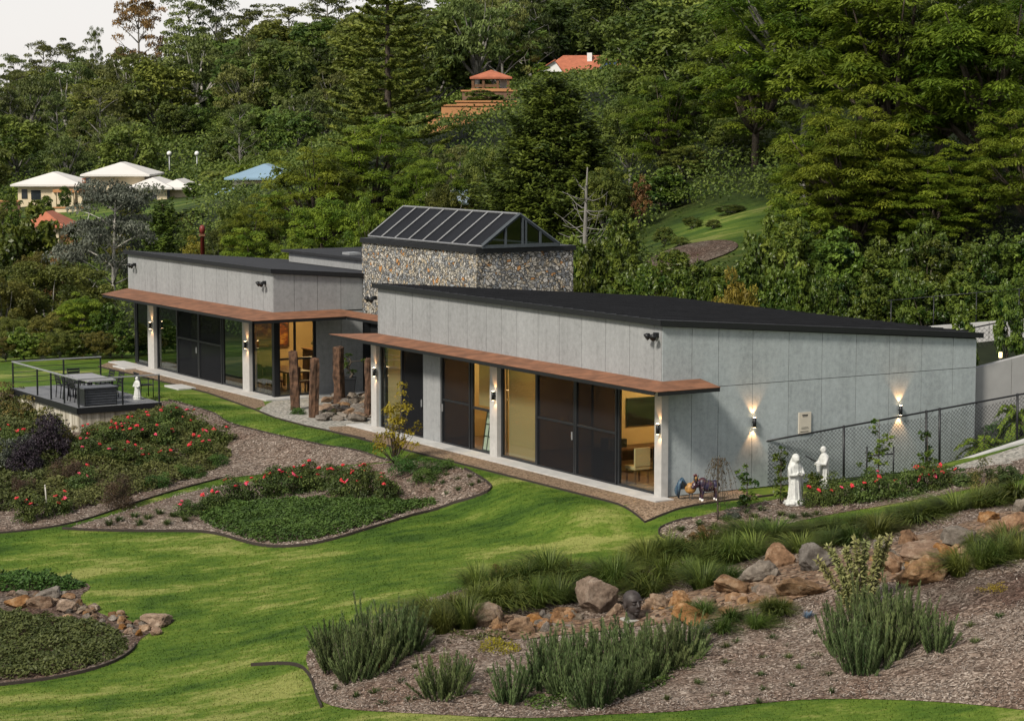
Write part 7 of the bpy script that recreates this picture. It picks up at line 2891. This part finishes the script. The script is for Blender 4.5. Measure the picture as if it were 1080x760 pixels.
# ------------------------------------------------------------------ animal ornaments at the house corner
def bull():
    p = on_z(744, 528, .01)
    t = thing('bull_ornament', 'dark purple bull ornament with curved black horns behind the weeping sapling', 'ornament', p)
    Mz = Matrix.Rotation(R(12), 3, 'Z')
    q = lambda x, y, z: p + Mz @ Vector((x, y, z))
    m = MB()
    m.ico(q(.12, 0, .52), (.36, .19, .21), 3, Mz)
    m.ico(q(-.12, 0, .6), (.2, .19, .23), 3, Mz)
    m.ico(q(.38, 0, .55), (.16, .17, .18), 3, Mz)
    m.tube([q(-.18, 0, .62), q(-.34, -.04, .6)], [.16, .12], 10)
    m.ico(q(-.42, -.05, .58), (.15, .11, .12), 3, Mz)
    m.tube([q(-.45, -.06, .56), q(-.56, -.08, .47)], [.09, .07], 10)
    for x, y in ((-.16, -.12), (-.16, .12), (.4, -.12), (.4, .12)):
        m.tube([q(x, y, .5), q(x + .02, y, .3), q(x - .01, y, .16), q(x, y, .0)], [.095, .06, .04, .048], 8)
    m.tube([q(.53, 0, .62), q(.6, 0, .45), q(.59, 0, .25)], [.03, .018, .02], 6)
    b = m.build('body', BULL, t)
    remesh(b, .014)
    for s in (-1, 1):
        m = MB()
        m.tube([q(-.42, -.05 + s * .08, .66), q(-.42, -.05 + s * .2, .74), q(-.4, -.05 + s * .22, .86), q(-.34, -.05 + s * .17, .95)], [.035, .032, .024, .006], 8)
        m.build('horn', M['black'], t)
        m = MB(); m.ico(q(-.5, -.06 + s * .1, .6), (.022, .022, .022), 2); m.build('eye', M['white'], t)
        m = MB(); m.ico(q(-.36, -.05 + s * .16, .62), (.03, .07, .035), 2, Mz); m.build('ear', BULL, t)
    for x, y in ((-.16, -.12), (-.16, .12), (.4, -.12), (.4, .12)):
        m = MB(); m.tube([q(x, y, -.01), q(x, y, .09)], [.055, .05], 8); m.build('hoof', M['white'], t)
    t.scale = (.66, .66, .74)


_b = NT('painted_bull')
_b.set(_b.ramp(_b.noise(_b.pos(), 5, 3), [(.35, (.012, .015, .05)), (.5, (.035, .014, .03)), (.65, (.10, .03, .02))]), .4)
BULL = _b.mat
bull()
p = on_z(726, 527, .01)
t = thing('rooster_ornament', 'painted rooster ornament with blue striped tail and golden breast at the house corner', 'ornament', p)
m = MB()
m.ico(p + Vector((.06, 0, .34)), (.17, .13, .16), 3, Matrix.Rotation(-.4, 3, 'Y'))
m.tube([p + Vector((.14, -.02, .4)), p + Vector((.2, -.04, .56)), p + Vector((.2, -.05, .62))], [.1, .06, .05], 10)
m.ico(p + Vector((.2, -.06, .64)), (.06, .07, .06), 2)
b = m.build('body', plain('golden_paint', (.32, .17, .05), .5, 0, .6, 12), t)
remesh(b, .012)
_b = NT('blue_striped_tail')
_w = _b.n('TexWave'); _w.inputs['Scale'].default_value = 9; _b.l(_b.pos(), _w.inputs['Vector'])
_b.set(_b.ramp(_w.outputs['Fac'], [(.45, (.004, .012, .06)), (.75, (.008, .05, .16)), (.97, (.12, .22, .2))]), .4)
for k in range(7):
    a = .5 + k * .26
    m = MB()
    m.tube([p + Vector((-.03, .02, .36)), p + Vector((-.12 - .16 * math.sin(a), .02 * (k - 3), .38 + .24 * math.cos(a * .8))), p + Vector((-.2 - .14 * math.sin(a), .03 * (k - 3), .28 + .2 * math.cos(a))), p + Vector((-.26, .03 * (k - 3), .1 + .12 * math.cos(a)))], [.05, .07, .06, .02], 8)
    m.build('tail_feather', _b.mat, t)
m = MB(); m.ico(p + Vector((.19, -.06, .71)), (.06, .025, .045), 2); m.ico(p + Vector((.25, -.1, .58)), (.025, .02, .04), 2); m.build('comb', plain('dark_red_comb', (.15, .015, .02), .5), t)
m = MB(); m.tube([p + Vector((.24, -.11, .64)), p + Vector((.29, -.16, .62))], [.025, .003], 6); m.build('beak', M['sapl'] if 'sapl' in M else plain('beak_horn', (.4, .28, .08), .5), t)
for x in (.03, .11):
    m = MB(); m.tube([p + Vector((x, 0, .22)), p + Vector((x, 0, 0)), p + Vector((x + .06, -.05, 0))], .014, 5); m.build('leg', M['black'], t)
t.scale = (.9, .9, .9)

# ------------------------------------------------------------------ inside the house
TA = 4.1
b0_, z1_ = on_a(661, 422, TA - .03)
b1_, z0_ = on_a(691, 452, TA - .03)
b1_ = b0_ + 1.35
z1_, z0_ = 2.05, 1.27
t = thing('television', 'wide black television on the wall of the corner room', 'television', G(TA - .06, b0_, z0_))
m = MB(); m.g(TA - .07, TA - .02, b0_, b1_, z0_, z1_); m.build('body', M['black'], t)
m = MB(); m.g(TA - .075, TA - .0705, b0_ + .03, b1_ - .03, z0_ + .03, z1_ - .03); m.build('screen', plain('screen_black', (.008, .008, .01), .25), t)
t = thing('desk', 'brown desk below the television', 'desk', G(TA - .5, .5, .03))
m = MB(); m.g(TA - .75, TA - .1, .45, 2.6, .72, .77); m.build('top', M['wood'], t)
for b in (.5, 2.5):
    m = MB(); m.g(TA - .7, TA - .15, b - .03, b + .03, .03, .718); m.build('leg', M['wood'], t)
m = MB(); m.g(TA - .14, TA - .11, .54, 2.46, .35, .715); m.build('back_panel', M['wood'], t)
t = thing('small_speaker', 'small black speaker standing on the desk', 'speaker', G(TA - .4, 1.3, .772))
m = MB(); m.g(TA - .48, TA - .34, 1.22, 1.38, .772, 1.0); m.build('body', M['black'], t)
m = MB(); m.tube([G(TA - .482, 1.3, .87), G(TA - .486, 1.3, .87)], .05, 14); m.build('cone', M['dark'], t)
t = thing('teddy_box', 'stack of pale folders on the desk', 'folders', G(TA - .4, .8, .772))
for i in range(4):
    m = MB(); m.g(TA - .6, TA - .2, .7 + i * .055, .745 + i * .055, .772, 1.06); m.build('folder', (M['white'], M['wood'], M['paleconc'], M['dark'])[i], t)
t = thing('armchair', 'dark round backed armchair close to the corner window', 'armchair', G(.95, .95, .03))
c = G(.95, .95, .03)
m = MB()
rg = []
for i in range(10):
    a = -1.6 + 3.2 * i / 9
    d = GB * -math.sin(a) * 0 + Vector((math.cos(a + ROTG + 3.6), math.sin(a + ROTG + 3.6), 0))
    rg.append([c + d * .42 + Vector((0, 0, .05)), c + d * .34 + Vector((0, 0, .05)), c + d * .36 + Vector((0, 0, .8)), c + d * .46 + Vector((0, 0, .8))])
m.rings(rg)
m.build('backrest', M['dark'], t)
m = MB(); m.lathe(c, [(0, .08), (.33, .08), (.34, .4), (.3, .45), (0, .46)], 20); m.build('seat', M['dark'], t)
m = MB(); m.ico(c + Vector((0, 0, .55)), (.24, .18, .12), 2); m.build('cushion', M['white'], t)
for i, (a, b, lab) in enumerate([(2.2, .75, 'pale upholstered chair standing before the desk'), (1.5, 1.7, 'second pale chair deeper in the corner room')]):
    t = thing('side_chair', lab, 'chair', G(a, b, .03))
    m = MB(); m.g(a - .24, a + .24, b - .24, b + .24, .42, .5); m.build('seat', M['cream'], t)
    m = MB(); m.g(a - .25, a - .19, b - .24, b + .24, .51, 1.0); m.build('backrest', M['cream'], t)
    for sa in (-.2, .2):
        for sb in (-.2, .2):
            m = MB(); m.g(a + sa - .02, a + sa + .02, b + sb - .02, b + sb + .02, .03, .418); m.build('leg', M['wood'], t)
# leaning frame
fa0, fa1 = au(517, 440), au(504, 440)
t = thing('leaning_frame', 'white framed lattice panel leaning inside the lower window of the front wing', 'panel', G((fa0 + fa1) / 2, .3, .04))
w_ = fa1 - fa0
def lp(s, z): return G(fa0 + w_ * s, .3 - .15 * (1.05 - z), z)
m = MB()
m.hexa([lp(0, .08), lp(1, .08), lp(1, .08) + GB * .02, lp(0, .08) + GB * .02, lp(0, 1.2), lp(1, 1.2), lp(1, 1.2) + GB * .02, lp(0, 1.2) + GB * .02])
m.build('panel', emit_mat('paper_lit', (.5, .52, .42), .0), t)
m = MB()
for s in (.03, .35, .66, .97): m.tube([lp(s, .08) - GB * .012, lp(s, 1.2) - GB * .012], .014, 4)
for z in (.1, .5, .85, 1.18): m.tube([lp(0, z) - GB * .014, lp(1, z) - GB * .014], .014, 4)
m.build('lattice', M['dark'], t)
# rear corner room
a = 30.12
t = thing('wall_painting', 'warm orange landscape painting on the wall of the glass corner room', 'painting', G(a - .03, 2.6, 1.5))
_b = NT('painting')
_b.set(_b.ramp(_b.noise(_b.pos(scale=(1, 1, 2)), 3, 5), [(.35, (.02, .02, .02)), (.5, (.25, .06, .015)), (.62, (.5, .25, .04)), (.75, (.6, .5, .25))]), .6)
m = MB(); m.g(a - .03, a + .0, 2.5, 3.9, 1.2, 2.2); m.build('canvas', _b.mat, t)
m = MB()
m.g(a - .05, a + .01, 2.44, 2.498, 1.14, 2.26); m.g(a - .05, a + .01, 3.902, 3.96, 1.14, 2.26); m.g(a - .05, a + .01, 2.5, 3.9, 1.14, 1.198); m.g(a - .05, a + .01, 2.5, 3.9, 2.202, 2.26)
m.build('frame', M['wood'], t)
t = thing('sideboard', 'dark brown sideboard inside the glass corner room', 'sideboard', G(27.2, 3.2, .03))
m = MB(); m.g(26.4, 28.2, 3.6, 4.2, .12, 1.25); m.build('body', M['wood'], t)
for i in range(3):
    m = MB(); m.g(26.45 + i * .59, 26.99 + i * .59, 3.575, 3.598, .2, 1.15); m.build('door', M['wood'], t)
m = MB(); m.g(26.38, 28.22, 3.55, 4.22, 1.252, 1.29); m.build('top', M['wood'], t)
for a_ in (26.5, 28.1):
    m = MB(); m.g(a_ - .03, a_ + .03, 3.65, 4.15, .03, .118); m.build('leg', M['wood'], t)
t = thing('flower_bowl', 'bowl of pale flowers on the sideboard', 'flowers', G(27.2, 3.9, 1.292))
c = G(27.2, 3.9, 1.292)
m = MB(); m.lathe(c, [(0, 0), (.09, 0), (.2, .14), (.18, .14), (.07, .03), (0, .03)], 16); m.build('bowl', M['white'], t)
f = Fol(17)
f.clumps(np.array([[x, y, .22] for x in (-.25, 0, .25) for y in (-.12, .12)]), np.array([.16, .12, .12]), 40, .06, .05)
link('flowers', f.mesh('flowers'), L['silver'], t)
t = thing('dining_table', 'dark dining table in the glass corner room', 'table', G(26.2, 1.7, .03))
m = MB(); m.g(25.2, 27.4, 1.5, 2.5, .72, .77); m.build('top', M['wood'], t)
for a_ in (25.3, 27.3):
    for b_ in (1.6, 2.4):
        m = MB(); m.g(a_ - .04, a_ + .04, b_ - .04, b_ + .04, .03, .718); m.build('leg', M['wood'], t)
for i, (a_, b_) in enumerate([(25.5, 1.15), (26.3, 1.15), (27.1, 1.15), (24.95, 2.0)]):
    t = thing('dining_chair', 'dark red chair at the dining table in the glass corner room', 'chair', G(a_, b_, .03), 'chairs at the dining table')
    mr = bpy.data.materials.get('dark_red_seat') or plain('dark_red_seat', (.12, .035, .02), .5)
    m = MB(); m.g(a_ - .22, a_ + .22, b_ - .22, b_ + .22, .43, .5); m.build('seat', mr, t)
    m = MB(); m.g(a_ - .22, a_ + .22, b_ - .24, b_ - .19, .51, 1.0); m.build('backrest', mr, t)
    for sa in (-.19, .19):
        for sb in (-.19, .19):
            m = MB(); m.g(a_ + sa - .02, a_ + sa + .02, b_ + sb - .02, b_ + sb + .02, .03, .428); m.build('leg', M['wood'], t)
for o in list(PROTO.values()):
    pass
for k, o in PROTO.items():
    if k not in USED:
        for ch in list(o.children): bpy.data.objects.remove(ch)
        bpy.data.objects.remove(o)
